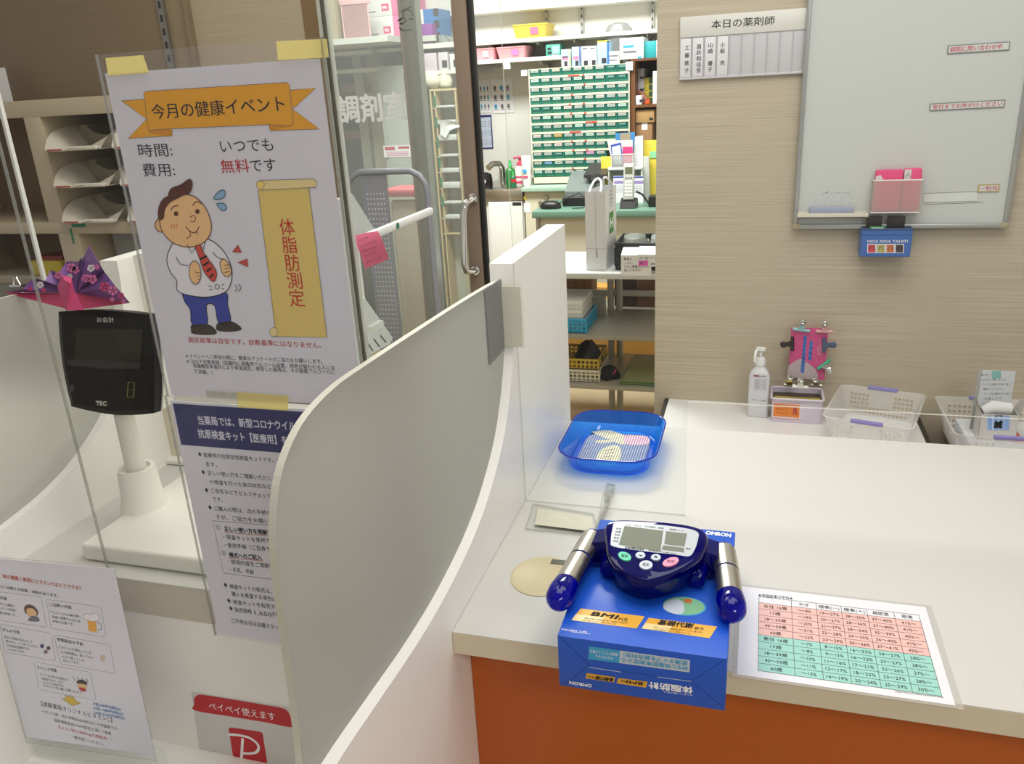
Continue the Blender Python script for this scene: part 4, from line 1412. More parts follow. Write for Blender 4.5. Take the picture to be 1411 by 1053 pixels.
BTW = M('button_silver', '#cfd6e2', 0.25, 0.2)
dev_button('power_button', 568, 320, 44, 26, M('button_mint', '#5fc9a6', 0.35), '電源', 22, 0.35)
dev_button('down_button', 670, 313, 32, 20, BTW, None, -12)
dev_button('up_button', 770, 327, 32, 20, BTW, None, 12)
dev_button('set_button', 706, 376, 43, 28, BTW, '設定', 22)
dev_button('start_button', 866, 356, 54, 26, M('button_pink', '#ec96b4', 0.35), '測定', 22, -0.3)
for sg, top, bot in ((-1, Vector((-0.2085, 1.022, 0.8165)), Vector((-0.2245, 0.858, 0.8155))), (1, Vector((-0.0235, 1.022, 0.8165)), Vector((-0.0065, 0.879, 0.8155)))):
    b = MB()
    ax = (bot-top)
    L = ax.length
    ax.normalize()
    R = 0.0158
    ts = [(-0.012, 0.35), (-0.010, 0.62), (-0.004, 0.92), (0.004, 1.0), (L*0.74, 1.0), (L*0.75, 1.12), (L*0.85, 1.2), (L*0.94, 1.12), (L*0.99, 0.85), (L*1.02, 0.5)]
    b.tube([top+ax*q for q, r in ts], [R*r for q, r in ts], BLUEB, 24)
    g = b.build('grip', t)
    side = ax.cross(EZ).normalized()
    if side.x*sg < 0:
        side = -side
    for a0, a1 in ((0.02, 0.36), (0.385, 0.735)):
        e = MB()
        vs, fs = [], []
        n = 18
        for q in (L*a0, L*a1):
            for rr in (R*1.015, R*1.08):
                for k in range(n+1):
                    an = math.radians(-70 + 230*k/n)
                    vs.append(top+ax*q + (side*math.cos(an)+EZ*math.sin(an))*rr)
        m = n+1
        for k in range(n):
            fs += [[m+k, m+k+1, 3*m+k+1, 3*m+k], [k, k+1, m+k+1, m+k], [2*m+k, 3*m+k, 3*m+k+1, 2*m+k+1]]
        e.add(vs, fs, STEEL, True)
        e.build('electrode_plate', g)
    a = MB()
    pa = Vector((-0.115+sg*0.058, 1.004, 0.826))
    pb2 = top + ax*0.012 - side*0.008 + EZ*0.004
    a.rings([[pa+Vector((0, dy, dz)) for dy, dz in ((-0.028, -0.018), (0.018, -0.018), (0.018, 0.014), (-0.02, 0.014))],
             [pb2+Vector((0, dy, dz)) for dy, dz in ((-0.030, -0.015), (0.014, -0.015), (0.012, 0.012), (-0.024, 0.012))]], BLUED)
    a.build('arm', t)
    k = MB()
    kx = -0.115+sg*0.062
    k.tube([(kx, 0.985, 0.8105), (kx-sg*0.004, 0.955, 0.8105), (kx-sg*0.004, 0.951, 0.8105)], [0.0125, 0.0125, 0.009], BLUEB, 20)
    k.build('rear_lug', t)

# laminated chart lying on the counter
t = thing('chart_sheet', 'laminated body fat average chart with pink and green rows on the counter', 'chart', (0.128, 0.985, CT+0.0004))
b = MB()
zt7 = lambda x, y: (980+x/3.2738, 800+y/3.2738)
SZ = CT+0.0008
b.box(-0.004, 0.262, 0.884, 1.094, CT+0.0003, CT+0.0007, clear('laminate_film', '#fafafa', 0.3, '#f4f2ee', 1.0, 0.05))
b.build('film', t)
b = MB()
b.box(0.0022, 0.2535, 0.8885, 1.088, CT+0.00075, SZ+0.0001, M('paper_chart', '#dfdfe3', 0.4))
s = Sheet(b, (0.0, 0.89, SZ+0.00015), EX, EY, zt7, eps=0.0001)
tl, tr_, bl_, br_ = s.uv((210, 77)), s.uv((928, 151)), s.uv((218, 414)), s.uv((1047, 518))
x0, x1 = (tl[0]+bl_[0])/2, (tr_[0]+br_[0])/2
y1, y0 = (tl[1]+tr_[1])/2, (bl_[1]+br_[1])/2
cols = [x0] + [(s.uv((a, ya))[0]+s.uv((c, yc))[0])/2 for a, ya, c, yc in ((355, 92, 385, 436), (468, 103, 512, 452), (580, 115, 640, 468), (693, 126, 775, 485), (815, 139, 915, 502))] + [x1]
rowy = [y1-(y1-y0)*k/11 for k in range(12)]
CP, CG = M('cell_pink', '#e3b6ae', 0.4), M('cell_green', '#98cdc1', 0.4)
s.polyuv([(x0, rowy[6]), (x1, rowy[6]), (x1, rowy[1]), (x0, rowy[1])], CP, 1).polyuv([(x0, rowy[11]), (x1, rowy[11]), (x1, rowy[6]), (x0, rowy[6])], CG, 1)
GL = M('grid_line', '#4a4a4c', 0.5)
for yy in rowy:
    s.strokeuv([(x0, yy), (x1, yy)], 0.0006, GL, 3)
for xx in cols:
    s.strokeuv([(xx, y0), (xx, y1)], 0.0006, GL, 3)
data = [['', 'やせ', '標準(－)', '標準(＋)', '軽肥満', '肥満'], ['女性 16歳', '～18%', '19～27%', '28～36%', '37～40%', '41%～'], ['17歳', '～19%', '20～27%', '28～36%', '37～40%', '41%～'],
        ['18～39歳', '～20%', '21～27%', '28～34%', '35～39%', '40%～'], ['40～59歳', '～21%', '22～28%', '29～35%', '36～40%', '41%～'], ['60歳', '～22%', '23～29%', '30～36%', '37～41%', '42%～'],
        ['男性 16歳', '～7%', '8～15%', '16～23%', '24～27%', '28%～'], ['17歳', '～8%', '9～15%', '16～22%', '23～27%', '28%～'], ['18～39歳', '～10%', '11～16%', '17～21%', '22～26%', '27%～'],
        ['40～59歳', '～11%', '12～17%', '18～22%', '23～27%', '28%～'], ['60歳', '～13%', '14～19%', '20～24%', '25～29%', '30%～']]
for r, row in enumerate(data):
    for c, tx in enumerate(row):
        if not tx:
            continue
        cx, cy = (cols[c]+cols[c+1])/2, (rowy[r]+rowy[r+1])/2
        hh = 0.0085
        wd = sum(1.0 if ord(ch) > 0x2e7f else 0.55 for ch in tx)*hh*0.8
        wd = min(wd, (cols[c+1]-cols[c])*0.86)
        s.textuv(tx, (cx-wd/2, cy), (cx+wd/2, cy), hh, INK, 4)
s.text('★体脂肪率の平均★', (212, 66), (368, 82), INK, 15, lay=3)
s.text('https://www.healthcare.omron.co.jp', (828, 500), (1047, 527), INK, 9, lay=3)
b.build('printed_sheet', t)

# cable grommet
b = MB()
gc = Vector((-0.296, 1.055, CT))
b.lathe([(0.050, 0.0003), (0.050, 0.0012), (0.047, 0.0022), (0.044, 0.0022), (0.043, 0.0016), (0.001, 0.0016)], gc, M('grommet_beige', '#cbbf98', 0.4), 48, sy=1.1)
b.box(gc.x+0.004, gc.x+0.028, gc.y+0.034, gc.y+0.047, CT+0.0018, CT+0.0026, M('grommet_slot', '#5d5a4e', 0.5), 0.0003)
solo(b, 'cable_grommet', 'round beige cable grommet cap set in the white counter beside the blue box', 'grommet', gc)

# translucent blue coin tray
TRB = clear('tray_blue', '#7cc8ff', 0.26, '#1f9aff', 1.0, 0.03)
TRR = clear('tray_rim_blue', '#3a62e0', 0.6, '#1c46d0', 1.2, 0.03)
tc = Vector((-0.262, 1.520, CT))
t = thing('coin_tray', 'translucent blue money tray with a striped mat behind the acrylic screen', 'tray', tc)


def rr(hx, hy, r, z, n=8):
    return [Vector((tc.x+x, tc.y+y, z)) for x, y in rrect(-hx, hx, -hy, hy, r, n)]


b = MB()
b.rings([rr(0.074, 0.098, 0.045, CT+0.0008), rr(0.080, 0.104, 0.05, CT+0.003), rr(0.085, 0.110, 0.052, CT+0.02), rr(0.096, 0.124, 0.055, CT+0.0405), rr(0.0985, 0.1265, 0.056, CT+0.0415), rr(0.0985, 0.1265, 0.056, CT+0.0435),
         rr(0.0945, 0.1225, 0.054, CT+0.043), rr(0.083, 0.108, 0.05, CT+0.02), rr(0.078, 0.102, 0.048, CT+0.005), rr(0.072, 0.096, 0.044, CT+0.0035)], TRB)
b.build('bowl', t)
b = MB()
b.tube(rr(0.0975, 0.1255, 0.056, CT+0.0428), 0.0016, TRR, 8, closed=True)
b.build('rim', t)
b = MB()
def stripes(name, c1, c2, sc):
    m = bpy.data.materials.new(name)
    m.use_nodes = True
    nt = m.node_tree
    bs = nt.nodes['Principled BSDF']
    tcn = nt.nodes.new('ShaderNodeTexCoord')
    wv = nt.nodes.new('ShaderNodeTexWave')
    wv.bands_direction = 'X'
    wv.inputs['Scale'].default_value = sc
    cr = nt.nodes.new('ShaderNodeValToRGB')
    cr.color_ramp.elements[0].position, cr.color_ramp.elements[1].position = 0.4, 0.6
    cr.color_ramp.elements[0].color, cr.color_ramp.elements[1].color = lin(c1), lin(c2)
    nt.links.new(tcn.outputs['Object'], wv.inputs['Vector'])
    nt.links.new(wv.outputs['Fac'], cr.inputs[0])
    nt.links.new(cr.outputs[0], bs.inputs['Base Color'])
    bs.inputs['Roughness'].default_value = 0.6
    return m


b.prism([(p.x, p.y) for p in rr(0.068, 0.09, 0.04, 0)], (0, 0, 0), EX, EY, EZ, CT+0.0037, CT+0.0055, stripes('mat_ridged', '#46557f', '#96a3c2', 62))
ztr = lambda x, y: (740+x/6.414, 540+y/6.414)
s = Sheet(b, (tc.x, tc.y, CT+0.0055), EX, EY, ztr)
CRM = stripes('mat_cream', '#8f8c78', '#f0e9c8', 62)
s.blob([(468, 345), (500, 315), (580, 314), (680, 350), (780, 390), (790, 450), (740, 464), (620, 415), (520, 375)], CRM, 1, 5)
s.blob([(516, 435), (600, 425), (680, 432), (640, 448), (530, 450)], CRM, 2, 4)
s.blob([(775, 392), (880, 384), (970, 395), (998, 430), (970, 464), (860, 468), (780, 456)], stripes('mat_pink', '#a07a8c', '#eec4d2', 62), 2, 5)
s.blob([(520, 600), (560, 520), (640, 478), (710, 476), (742, 520), (730, 590), (680, 650), (590, 660), (530, 640)], CRM, 1, 5)
for k in range(4):
    s.stroke([(600-k*4, 520+k*30), (690-k*10, 505+k*30)], 0.002, M('mat_ink', '#4d4a42', 0.7), 3)
b.build('striped_mat', t)

# ================================================================ whiteboard wall
zA = lambda x, y: (900+x/2.7495, y/2.7495)
WY = WALL_Y
t = thing('whiteboard', 'large whiteboard with aluminium frame on the beige wall', 'whiteboard', (0.35, WY-0.01, 1.06))
a0, a1 = ony(1094.6, 309, WY-0.02), ony(1387.5, 315, WY-0.02)
wz0, wz1 = a0.z-0.012, 1.95
wx0, wx1 = a0.x-0.003, a1.x+0.002
MB().box(wx0+0.008, wx1-0.008, WY-0.014, WY-0.0005, wz0+0.008, wz1-0.008, M('board_white', '#c9cbc7', 0.18)).build('writing_surface', t)
for nm, ar in (('frame_side', (wx0, wx0+0.010, WY-0.02, WY-0.0003, wz0, wz1)), ('frame_side', (wx1-0.012, wx1, WY-0.02, WY-0.0003, wz0, wz1)), ('frame_top', (wx0, wx1, WY-0.02, WY-0.0003, wz1-0.01, wz1)),
               ('bottom_rail', (wx0+0.008, wx1-0.01, WY-0.024, WY-0.0003, wz0, wz0+0.011))):
    MB().box(*ar, ALU, 0.002).build(nm, t)
for xx in (wx0-0.001, wx1-0.017):
    MB().box(xx, xx+0.018, WY-0.0255, WY-0.0003, wz0-0.001, wz0+0.013, M('corner_olive', '#a59b7c', 0.4), 0.002).build('corner_cap', t)
b = MB()
s = Sheet(b, (wx0, WY-0.0142, wz0), EX, EZ, zA)
SM = M('marker_smear', '#8e938f', 0.5)
random.seed(3)
for k in range(60):
    x, y = 612+random.random()*150, 728+random.random()**2*42
    if k % 3 == 0:
        s.stroke([(x, y), (x+random.uniform(-7, 7), y+random.uniform(-6, 6))], 0.0009, SM, 1)
    else:
        s.stroke([(x, y), (x+random.uniform(-3, 3), y+random.uniform(-3, 3))], 0.0007, M('marker_smear_dark', '#5f6763', 0.5), 1)
b.build('marker_smears', t)
b = MB()
s = Sheet(b, (wx0, WY-0.0142, wz0), EX, EZ, zA)
s.poly([(1024, 733), (1228, 726), (1228, 762), (1024, 768)], M('strip_white', '#d6d8d3', 0.3), 1)
for q in ([(1024, 733), (1228, 726), (1228, 762), (1024, 768), (1024, 733)], [(1030, 775), (1250, 767)]):
    s.stroke(q, 0.0011, GREYINK, 2)
b.build('ruled_strip', t)


def wall_label(px4, text, cap, label, tm, border):
    b = MB()
    y = WY-0.0155
    q = [ony(*zA(*p), y) for p in px4]
    xa, xb2 = (q[0].x+q[3].x)/2, (q[1].x+q[2].x)/2
    zl, zr = (q[0].z+q[3].z)/2, (q[1].z+q[2].z)/2
    h = ((q[0].z-q[3].z)+(q[1].z-q[2].z))/2
    Ud = Vector((xb2-xa, 0, zr-zl))
    W = Ud.length
    Ud.normalize()
    Vd = Vector((-Ud.z, 0, Ud.x))
    O = Vector((xa, y, zl))
    b.prism([(0, -h/2), (W, -h/2), (W, h/2), (0, h/2)], O, Ud, Vd, Vector((0, -1, 0)), -0.0011, 0.0006, border)
    s = Sheet(b, O+Vector((0, -0.0006, 0)), Ud, Vd)
    s.polyuv([(0.0022, -h/2+0.0022), (W-0.0022, -h/2+0.0022), (W-0.0022, h/2-0.0022), (0.0022, h/2-0.0022)], M('label_white', '#cfcfca', 0.5), 1)
    s.textuv(text, (W*0.04, 0), (W*cap, 0), h*0.66, tm, 3, 0.015)
    return solo(b, 'magnet_label', label, 'magnet label', O)


PR = M('print_rose', '#c4405a', 0.6)
GB = M('label_border', '#7d7f7d', 0.5)
wall_label([(1116, 172), (1352, 157), (1350, 190), (1115, 205)], '病院に問い合わせ中', 0.88, 'upper red-lettered magnet label on the whiteboard, about asking the hospital', PR, GB)
wall_label([(1048, 393), (1334, 377), (1331, 407), (1047, 420)], '受付までお声がけください', 0.97, 'longer red-lettered magnet label on the whiteboard, about calling at reception', PR, GB)
wall_label([(1231, 700), (1313, 697), (1311, 726), (1230, 728)], '一包化', 0.95, 'small yellow-edged magnet label at the lower corner of the whiteboard', PR, M('label_gold', '#b79a4e', 0.5))

# magnetic pen ledge with an eraser on it
yb = WY-0.0145
p, q = ony(*zA(546, 790), yb), ony(*zA(810, 820), yb)
b = MB()
b.box(p.x, q.x, yb-0.028, yb, q.z, q.z+0.004, M('ledge_ivory', '#d5cfbe', 0.4), 0.001)
b.box(p.x, q.x, yb-0.028, yb-0.025, q.z, q.z+0.013, MATS['ledge_ivory'], 0.001)
b.box(p.x, q.x, yb-0.003, yb, q.z, q.z+0.014, MATS['ledge_ivory'], 0.001)
solo(b, 'pen_ledge', 'ivory magnetic pen ledge at the lower corner of the whiteboard', 'pen ledge', (p.x, yb, q.z))
p2, q2 = ony(*zA(592, 782), yb-0.012), ony(*zA(758, 800), yb-0.012)
b = MB()
b.box(p2.x, q2.x, yb-0.023, yb-0.005, q.z+0.0045, q.z+0.027, M('eraser_grey', '#9aa0b4', 0.6), 0.002)
solo(b, 'board_eraser', 'grey whiteboard eraser lying on the ivory pen ledge', 'eraser', (p2.x, yb, q.z))

# clear pocket with pink packets
p, q = ony(*zA(836, 685), yb-0.03), ony(*zA(1008, 806), yb-0.03)
t = thing('magnetic_pocket', 'clear magnetic pocket of pink packets on the whiteboard above the blue tin', 'pocket', ((p.x+q.x)/2, yb-0.015, q.z))
b = MB()
pc = clear('pocket_clear', '#f6f2ee', 0.36, '#f4efea', 0.8, 0.12)
b.box(p.x, q.x, yb-0.032, yb-0.030, q.z, p.z, pc)
b.box(p.x, p.x+0.0015, yb-0.030, yb, q.z, p.z, pc)
b.box(q.x-0.0015, q.x, yb-0.030, yb, q.z, p.z, pc)
b.box(p.x, q.x, yb-0.030, yb, q.z, q.z+0.002, pc)
b.box(p.x, q.x, yb-0.0018, yb-0.0004, q.z, p.z, pc)
b.build('holder', t)
b = MB()
pe = M('pocket_edge', '#d9d6ce', 0.4)
b.tube([(p.x, yb-0.001, p.z), (p.x, yb-0.031, p.z), (q.x, yb-0.031, p.z), (q.x, yb-0.001, p.z)], 0.002, pe, 8)
b.build('rim', t)
b = MB()
b.tube([(p.x, yb-0.004, q.z+0.001), (p.x, yb-0.031, q.z+0.001), (q.x, yb-0.031, q.z+0.001), (q.x, yb-0.004, q.z+0.001)], 0.0018, pe, 8)
b.build('rim', t)
HOT = M('packet_pink', '#e0487e', 0.5)
for i, (xa, xb2, h, lb) in enumerate(((0.04, 0.60, 0.025, 'wide pink packet standing in the clear whiteboard pocket'), (0.62, 0.98, 0.027, 'narrow pink and white packet standing in the clear whiteboard pocket'))):
    W = q.x-p.x
    b = MB()
    b.box(p.x+W*xa, p.x+W*xb2, yb-0.024, yb-0.006, q.z+0.003, p.z+h, HOT, 0.004)
    s = Sheet(b, (p.x, yb-0.0242, p.z), EX, EZ)
    if i:
        s.polyuv([(W*xa, 0.002), (W*(xa+0.14), 0.002), (W*(xa+0.14), h-0.002), (W*xa, h-0.002)], M('packet_white', '#d8d3d2', 0.5), 1)
        for k in range(4):
            s.polyuv([(W*(xa+0.02+0.03*k), 0.006+0.003*(k % 3)), (W*(xa+0.04+0.03*k), 0.006+0.003*(k % 3)), (W*(xa+0.03+0.03*k), 0.012+0.003*(k % 3))], INK, 2)
    else:
        s.polyuv([(W*xa, 0.001), (W*(xa+0.16), 0.001), (W*(xa+0.10), 0.013), (W*xa, 0.010)], MATS.get('packet_white') or M('packet_white', '#d8d3d2', 0.5), 1)
    solo(b, 'pink_packet', lb, 'packet', (p.x+W*xa, yb, q.z+0.003))

# blue tin held by two black clips
ty = WY-0.03
tx0, tx1 = ony(*zA(786, 900), ty-0.03), ony(*zA(982, 900), ty-0.03)
tzb, tzt = ony(*zA(880, 972), ty-0.03).z, ony(*zA(880, 868), ty-0.03).z
t = thing('blue_tin', 'open blue tin lettered in white, hung below the whiteboard by black magnets', 'tin', ((tx0.x+tx1.x)/2, ty, tzb))
BT = M('tin_blue', '#3f68ad', 0.35)
b = MB()
X0, X1, Ya, Yb = tx0.x, tx1.x, ty-0.032, ty+0.025
b.box(X0+0.003, X1-0.002, Ya, Ya+0.002, tzb, tzt, BT)
b.box(X0+0.003, X1-0.002, Yb-0.002, Yb, tzb, tzt+0.004, BT)
b.box(X0+0.002, X0+0.004, Ya, Yb, tzb, tzt, BT)
b.box(X1-0.003, X1-0.001, Ya, Yb, tzb, tzt, BT)
b.box(X0+0.003, X1-0.002, Ya, Yb, tzb, tzb+0.002, BT)
b.tube([(X0+0.003, Ya, tzt), (X1-0.002, Ya, tzt), (X1-0.002, Yb, tzt), (X0+0.003, Yb, tzt)], 0.0022, M('tin_rim', '#34507e', 0.35), 8, closed=True)
b.tube([(X0+0.003, Ya-0.0005, tzt-0.012), (X1-0.002, Ya-0.0005, tzt-0.012)], 0.0014, BT, 8)
b.build('tin_body', t)
b = MB()
s = Sheet(b, (X0, Ya-0.0004, tzb), EX, EZ, zA)
s.text('NOA NOA TAHITI', (812, 914), (964, 914), M('tin_white', '#e2e4ea', 0.5), 14, bold=0.02, lay=3)
for i, cl in enumerate(('#c94a52', '#b3a86a', '#c87446', '#4c3a3c')):
    x = 812+i*35
    s.poly([(x-1, 924), (x+33, 924), (x+33, 959), (x-1, 959)], M('tin_white', '#e2e4ea', 0.5), 1)
    s.poly([(x+2, 927), (x+30, 927), (x+30, 957), (x+2, 957)], M('tin_square%d' % i, cl, 0.5), 2)
    s.stroke([(x+8, 948), (x+12, 936), (x+22, 936), (x+24, 948)], 0.0012, INK, 3, True)
b.build('printed_front', t)
b = MB()
b.box(X0+0.02, X0+0.055, Ya+0.006, Ya+0.008, tzb+0.01, tzt+0.006, M('card_green', '#3f9a55', 0.6))
b.box(X0+0.024, X0+0.052, Ya+0.0055, Ya+0.006, tzb+0.01, tzt+0.003, PAPER)
solo(b, 'green_card', 'green-edged card standing in the open blue tin', 'card', (X0+0.04, Ya+0.007, tzb+0.01))
for i, (xa, xb2, lb) in enumerate(((808, 862, 'black magnet clip above the green card end of the blue tin'), (888, 948, 'black magnet clip holding the blue tin under the clear pocket'))):
    p3, q3 = ony(*zA(xa, 816), yb-0.004), ony(*zA(xb2, 872), yb-0.004)
    b = MB()
    b.box(p3.x, q3.x, WY-0.0335, WY-0.0265, q3.z-0.008, p3.z, M('clip_black', '#2a2725', 0.45), 0.003)
    b.box(p3.x+0.003, q3.x-0.003, WY-0.0275, WY-0.0245, q3.z-0.002, p3.z-0.002, MATS['clip_black'], 0.002)
    solo(b, 'magnet_clip', lb, 'magnet', (p3.x, WY-0.03, q3.z))

# pharmacist name board
t = thing('name_board', 'white board of pharmacist name plates beside the whiteboard', 'name board', (-0.05, WY-0.01, 1.45))
nb = [ony(*zA(*p), WY-0.008) for p in ((103, 68), (574, 28), (564, 277), (103, 305))]
nx0, nx1 = nb[0].x, wx0+0.004
nz0, nz1 = (nb[2].z+nb[3].z)/2, (nb[0].z+nb[1].z)/2
NBW = M('nameboard_white', '#cbc8cb', 0.35)
b = MB()
b.box(nx0, nx1, WY-0.007, WY-0.0005, nz0, nz1, NBW, 0.001)
zsp = ony(*zA(330, 128), WY-0.008).z
b.box(nx0, nx1, WY-0.0095, WY-0.007, zsp, nz1, M('nameboard_top', '#dddbd3', 0.35), 0.0008)
b.box(nx0, nx1, WY-0.0095, WY-0.007, nz0, nz0+0.006, NBW, 0.0008)
s = Sheet(b, (nx0, WY-0.0097, zsp), EX, EZ, zA)
s.text('本日の薬剤師', (221, 93), (460, 77), INK, 36, bold=0.01, lay=1, res=3)
b.build('panel', t)
sw = (nx1-nx0)/10
for i in range(10):
    b = MB()
    xx = nx0+sw*(i+1)
    b.box(xx-0.0012, xx+0.0003, WY-0.0095, WY-0.007, nz0+0.004, zsp, M('nameboard_rib', '#b9b6ba', 0.4))
    b.build('slot_rib', t)
for i, (nm, ct, cb) in enumerate((('工藤敦子', (129, 181), (127, 268)), ('酒井和佳奈', (173, 177), (172, 267)), ('山崎　優子', (218, 171), (215, 263)), ('小船　充', (263, 170), (262, 238)))):
    b = MB()
    xa = nx0+sw*i+0.0018
    b.box(xa, xa+sw-0.0045, WY-0.0088, WY-0.0071, nz0+0.0065, zsp-0.003, M('plate_white', '#e1dee1', 0.4), 0.0004)
    s = Sheet(b, (xa, WY-0.009, nz0), EX, EZ, zA)
    s.vtext(nm, ct, cb, INK, 20, 2, 0.01)
    b.build('name_plate', t)

# ================================================================ low white bench against the wall and what stands on it
LZ = 0.5434
t = thing('low_bench', 'low white bench board with black edge strips against the beige wall', 'bench', (0.1, 2.1, 0))
b = MB()
b.box(-0.234, 0.441, 1.80, WY-0.001, LZ-0.03, LZ, M('bench_white', '#d8d8d4', 0.3))
b.build('bench_top', t)
for xx in (-0.2345, 0.4405):
    MB().box(xx-0.006, xx+0.006, 1.80, WY-0.001, LZ-0.031, LZ+0.0015, M('edge_black', '#24211f', 0.5), 0.001).build('edge_strip', t)
for xx in (-0.21, 0.40):
    MB().box(xx, xx+0.02, 1.82, WY-0.005, 0, LZ-0.031, PW).build('side_panel', t)
t = thing('low_bench', 'second low bench under the basket of papers', 'bench', (0.8, 2.1, 0))
MB().box(0.514, 1.4, 1.80, WY-0.001, LZ-0.05, LZ-0.02, MATS['bench_white']).build('bench_top', t)
for xx in (0.54, 1.36):
    MB().box(xx, xx+0.02, 1.82, WY-0.005, 0, LZ-0.0505, PW).build('side_panel', t)

# pump bottle
zB = lambda x, y: (1000+x/5.879, 430+y/5.879)
bc = Vector((0.0255, 2.215, LZ+0.0005))
t = thing('sanitizer_bottle', 'white square pump bottle of hand sanitizer beside the name board wall on the low bench', 'pump bottle', bc)
b = MB()


def sq(hx, hy, r, z):
    return [bc+Vector((x, y, z)) for x, y in rrect(-hx, hx, -hy, hy, r, 4)]


BOT = M('bottle_milky', '#dcdce0', 0.25)
b.rings([sq(0.026, 0.022, 0.008, 0), sq(0.0275, 0.0235, 0.009, 0.003), sq(0.0275, 0.0235, 0.009, 0.112), sq(0.026, 0.022, 0.010, 0.122), sq(0.018, 0.016, 0.011, 0.135), sq(0.013, 0.013, 0.0125, 0.143), sq(0.0125, 0.0125, 0.012, 0.149)], BOT)
b.build('bottle_body', t)
b = MB()
pzc = M('pump_white', '#e4e4e2', 0.35)
b.lathe([(0.0145, 0.147), (0.0145, 0.158), (0.0135, 0.160), (0.0125, 0.166), (0.009, 0.168), (0.0052, 0.169), (0.0052, 0.19)], bc, pzc, 24)
b.rings([[bc+Vector((x, y, z)) for x, y in rrect(-0.013, 0.013, -0.008, 0.008, 0.006, 4)] for z in (0.188, 0.196)], pzc)
b.tube([bc+Vector((-0.008, -0.002, 0.191)), bc+Vector((-0.013, -0.02, 0.189)), bc+Vector((-0.0145, -0.032, 0.18)), bc+Vector((-0.015, -0.034, 0.165))], [0.005, 0.0045, 0.004, 0.0036], pzc, 10)
b.build('pump', t)
b = MB()
s = Sheet(b, bc+Vector((-0.0275, -0.0238, 0)), EX, EZ, zB)
s.poly([(202, 500), (345, 510), (336, 725), (196, 712)], M('bottle_label', '#d3d3da', 0.4), 1)
s.text('サニテイザー', (226, 518), (330, 524), M('label_navy', '#3c3566', 0.5), 16, bold=0.05, lay=3)
s.poly([(226, 510), (270, 513), (270, 526), (226, 523)], PR, 2)
for k in range(8):
    s.text('手指消毒用アルコール製剤', (236-(k % 2)*8, 548+k*11), (328-(k % 3)*6, 552+k*11), GREYINK, 9, lay=3)
s.text('500mL', (212, 710), (258, 713), INK, 11, lay=3).text('145', (276, 716), (326, 719), GREYINK, 20, lay=3)
b.build('front_label', t)

# tin with the pink clipped booklet
t0 = Vector((0.126, 2.2135, LZ+0.0005))
t = thing('clip_tin', 'pale lilac open tin with orange label, full of metal clips, on the low bench', 'tin', t0)
LIL = M('tin_lilac', '#cfc5d4', 0.35)
GLD = M('tin_gold', '#c0ac3c', 0.35, 0.4)
hx, hy, H = 0.0655, 0.046, 0.067
b = MB()


def wallbox(b, c, hx, hy, H, th, m, m2=None, r=0.01):
    o = rrect(-hx, hx, -hy, hy, r, 4)
    i = rrect(-hx+th, hx-th, -hy+th, hy-th, max(r-th, 0.002), 4)
    b.rings([[c+Vector((x, y, 0)) for x, y in o], [c+Vector((x, y, H)) for x, y in o], [c+Vector((x, y, H)) for x, y in i], [c+Vector((x, y, th)) for x, y in i]], m)


wallbox(b, t0, hx, hy, H, 0.002, LIL)
b.build('tin_body', t)
b = MB()
b.tube([t0+Vector((x, y, H)) for x, y in rrect(-hx-0.001, hx+0.001, -hy-0.001, hy+0.001, 0.011, 4)], 0.0035, LIL, 8, closed=True)
b.build('rolled_rim', t)
b = MB()
b.box(t0.x-hx+0.004, t0.x+hx-0.004, t0.y-hy+0.003, t0.y+hy-0.003, t0.z+0.050, t0.z+0.054, M('tin_brown', '#4a3f2c', 0.4, 0.5))
b.box(t0.x-hx+0.006, t0.x+hx-0.006, t0.y-hy+0.012, t0.y-hy+0.03, t0.z+0.054, t0.z+0.0655, GLD, 0.003)
b.build('gold_lining', t)
b = MB()
s = Sheet(b, t0+Vector((-hx, -hy-0.0004, 0)), EX, EZ, zB)
s.poly([(384, 724), (612, 740), (604, 880), (374, 864)], M('label_cream', '#dccfd2', 0.5), 1)
s.poly([(390, 742), (600, 754), (594, 858), (384, 842)], M('label_orange', '#df8136', 0.5), 2)
for q in ([(384, 736), (612, 744)], [(378, 856), (604, 874)]):
    s.stroke(q, 0.0014, PR, 3)
s.text('お薬の相談', (425, 760), (480, 764), INK, 11, lay=4).text('ご自由にお使いください', (400, 782), (505, 790), INK, 10, lay=4).text('クリップ', (410, 815), (500, 822), INK, 11, lay=4)
s.poly([(548, 770), (575, 770), (580, 835), (570, 838), (563, 805), (554, 838), (544, 835)], M('label_red', '#d0301c', 0.5), 4)
b.build('orange_label', t)
# booklet standing in the tin, wall behind
bk = Vector((0.106, 2.272, LZ))
t = thing('pink_booklet', 'pink booklet card with blue tape strips standing behind the clips in the lilac tin', 'booklet', (0.12, 2.262, LZ+0.05))
b = MB()
YB = 2.266
q = [ony(*zB(*p), YB) for p in ((532, 128), (832, 135), (800, 552), (505, 520))]
b.add(q+[p+EY*0.004 for p in q], [[0, 1, 2, 3], [7, 6, 5, 4], [0, 1, 5, 4], [1, 2, 6, 5], [2, 3, 7, 6], [3, 0, 4, 7]], M('booklet_pink', '#cf4f86', 0.6, noise=0.15, nscale=30))
s = Sheet(b, q[3]-EY*0.0002, EX, EZ, zB)
FADE = M('booklet_faded', '#c0adb2', 0.7)
s.blob([(508, 515), (512, 440), (560, 400), (610, 380), (660, 410), (700, 440), (736, 480), (738, 545), (620, 535)], FADE, 1, 4)
random.seed(5)
for k in range(90):
    x, y = random.uniform(515, 790), random.uniform(330, 520)
    r = random.uniform(2, 7)
    s.poly([(x, y), (x+r, y+r*0.4), (x+r*0.4, y+r)], FADE, 2)
for k in range(14):
    x, y = random.uniform(745, 790), random.uniform(190, 370)
    s.stroke([(x, y), (x+random.uniform(-8, 8), y+22)], 0.0011, FADE, 2)
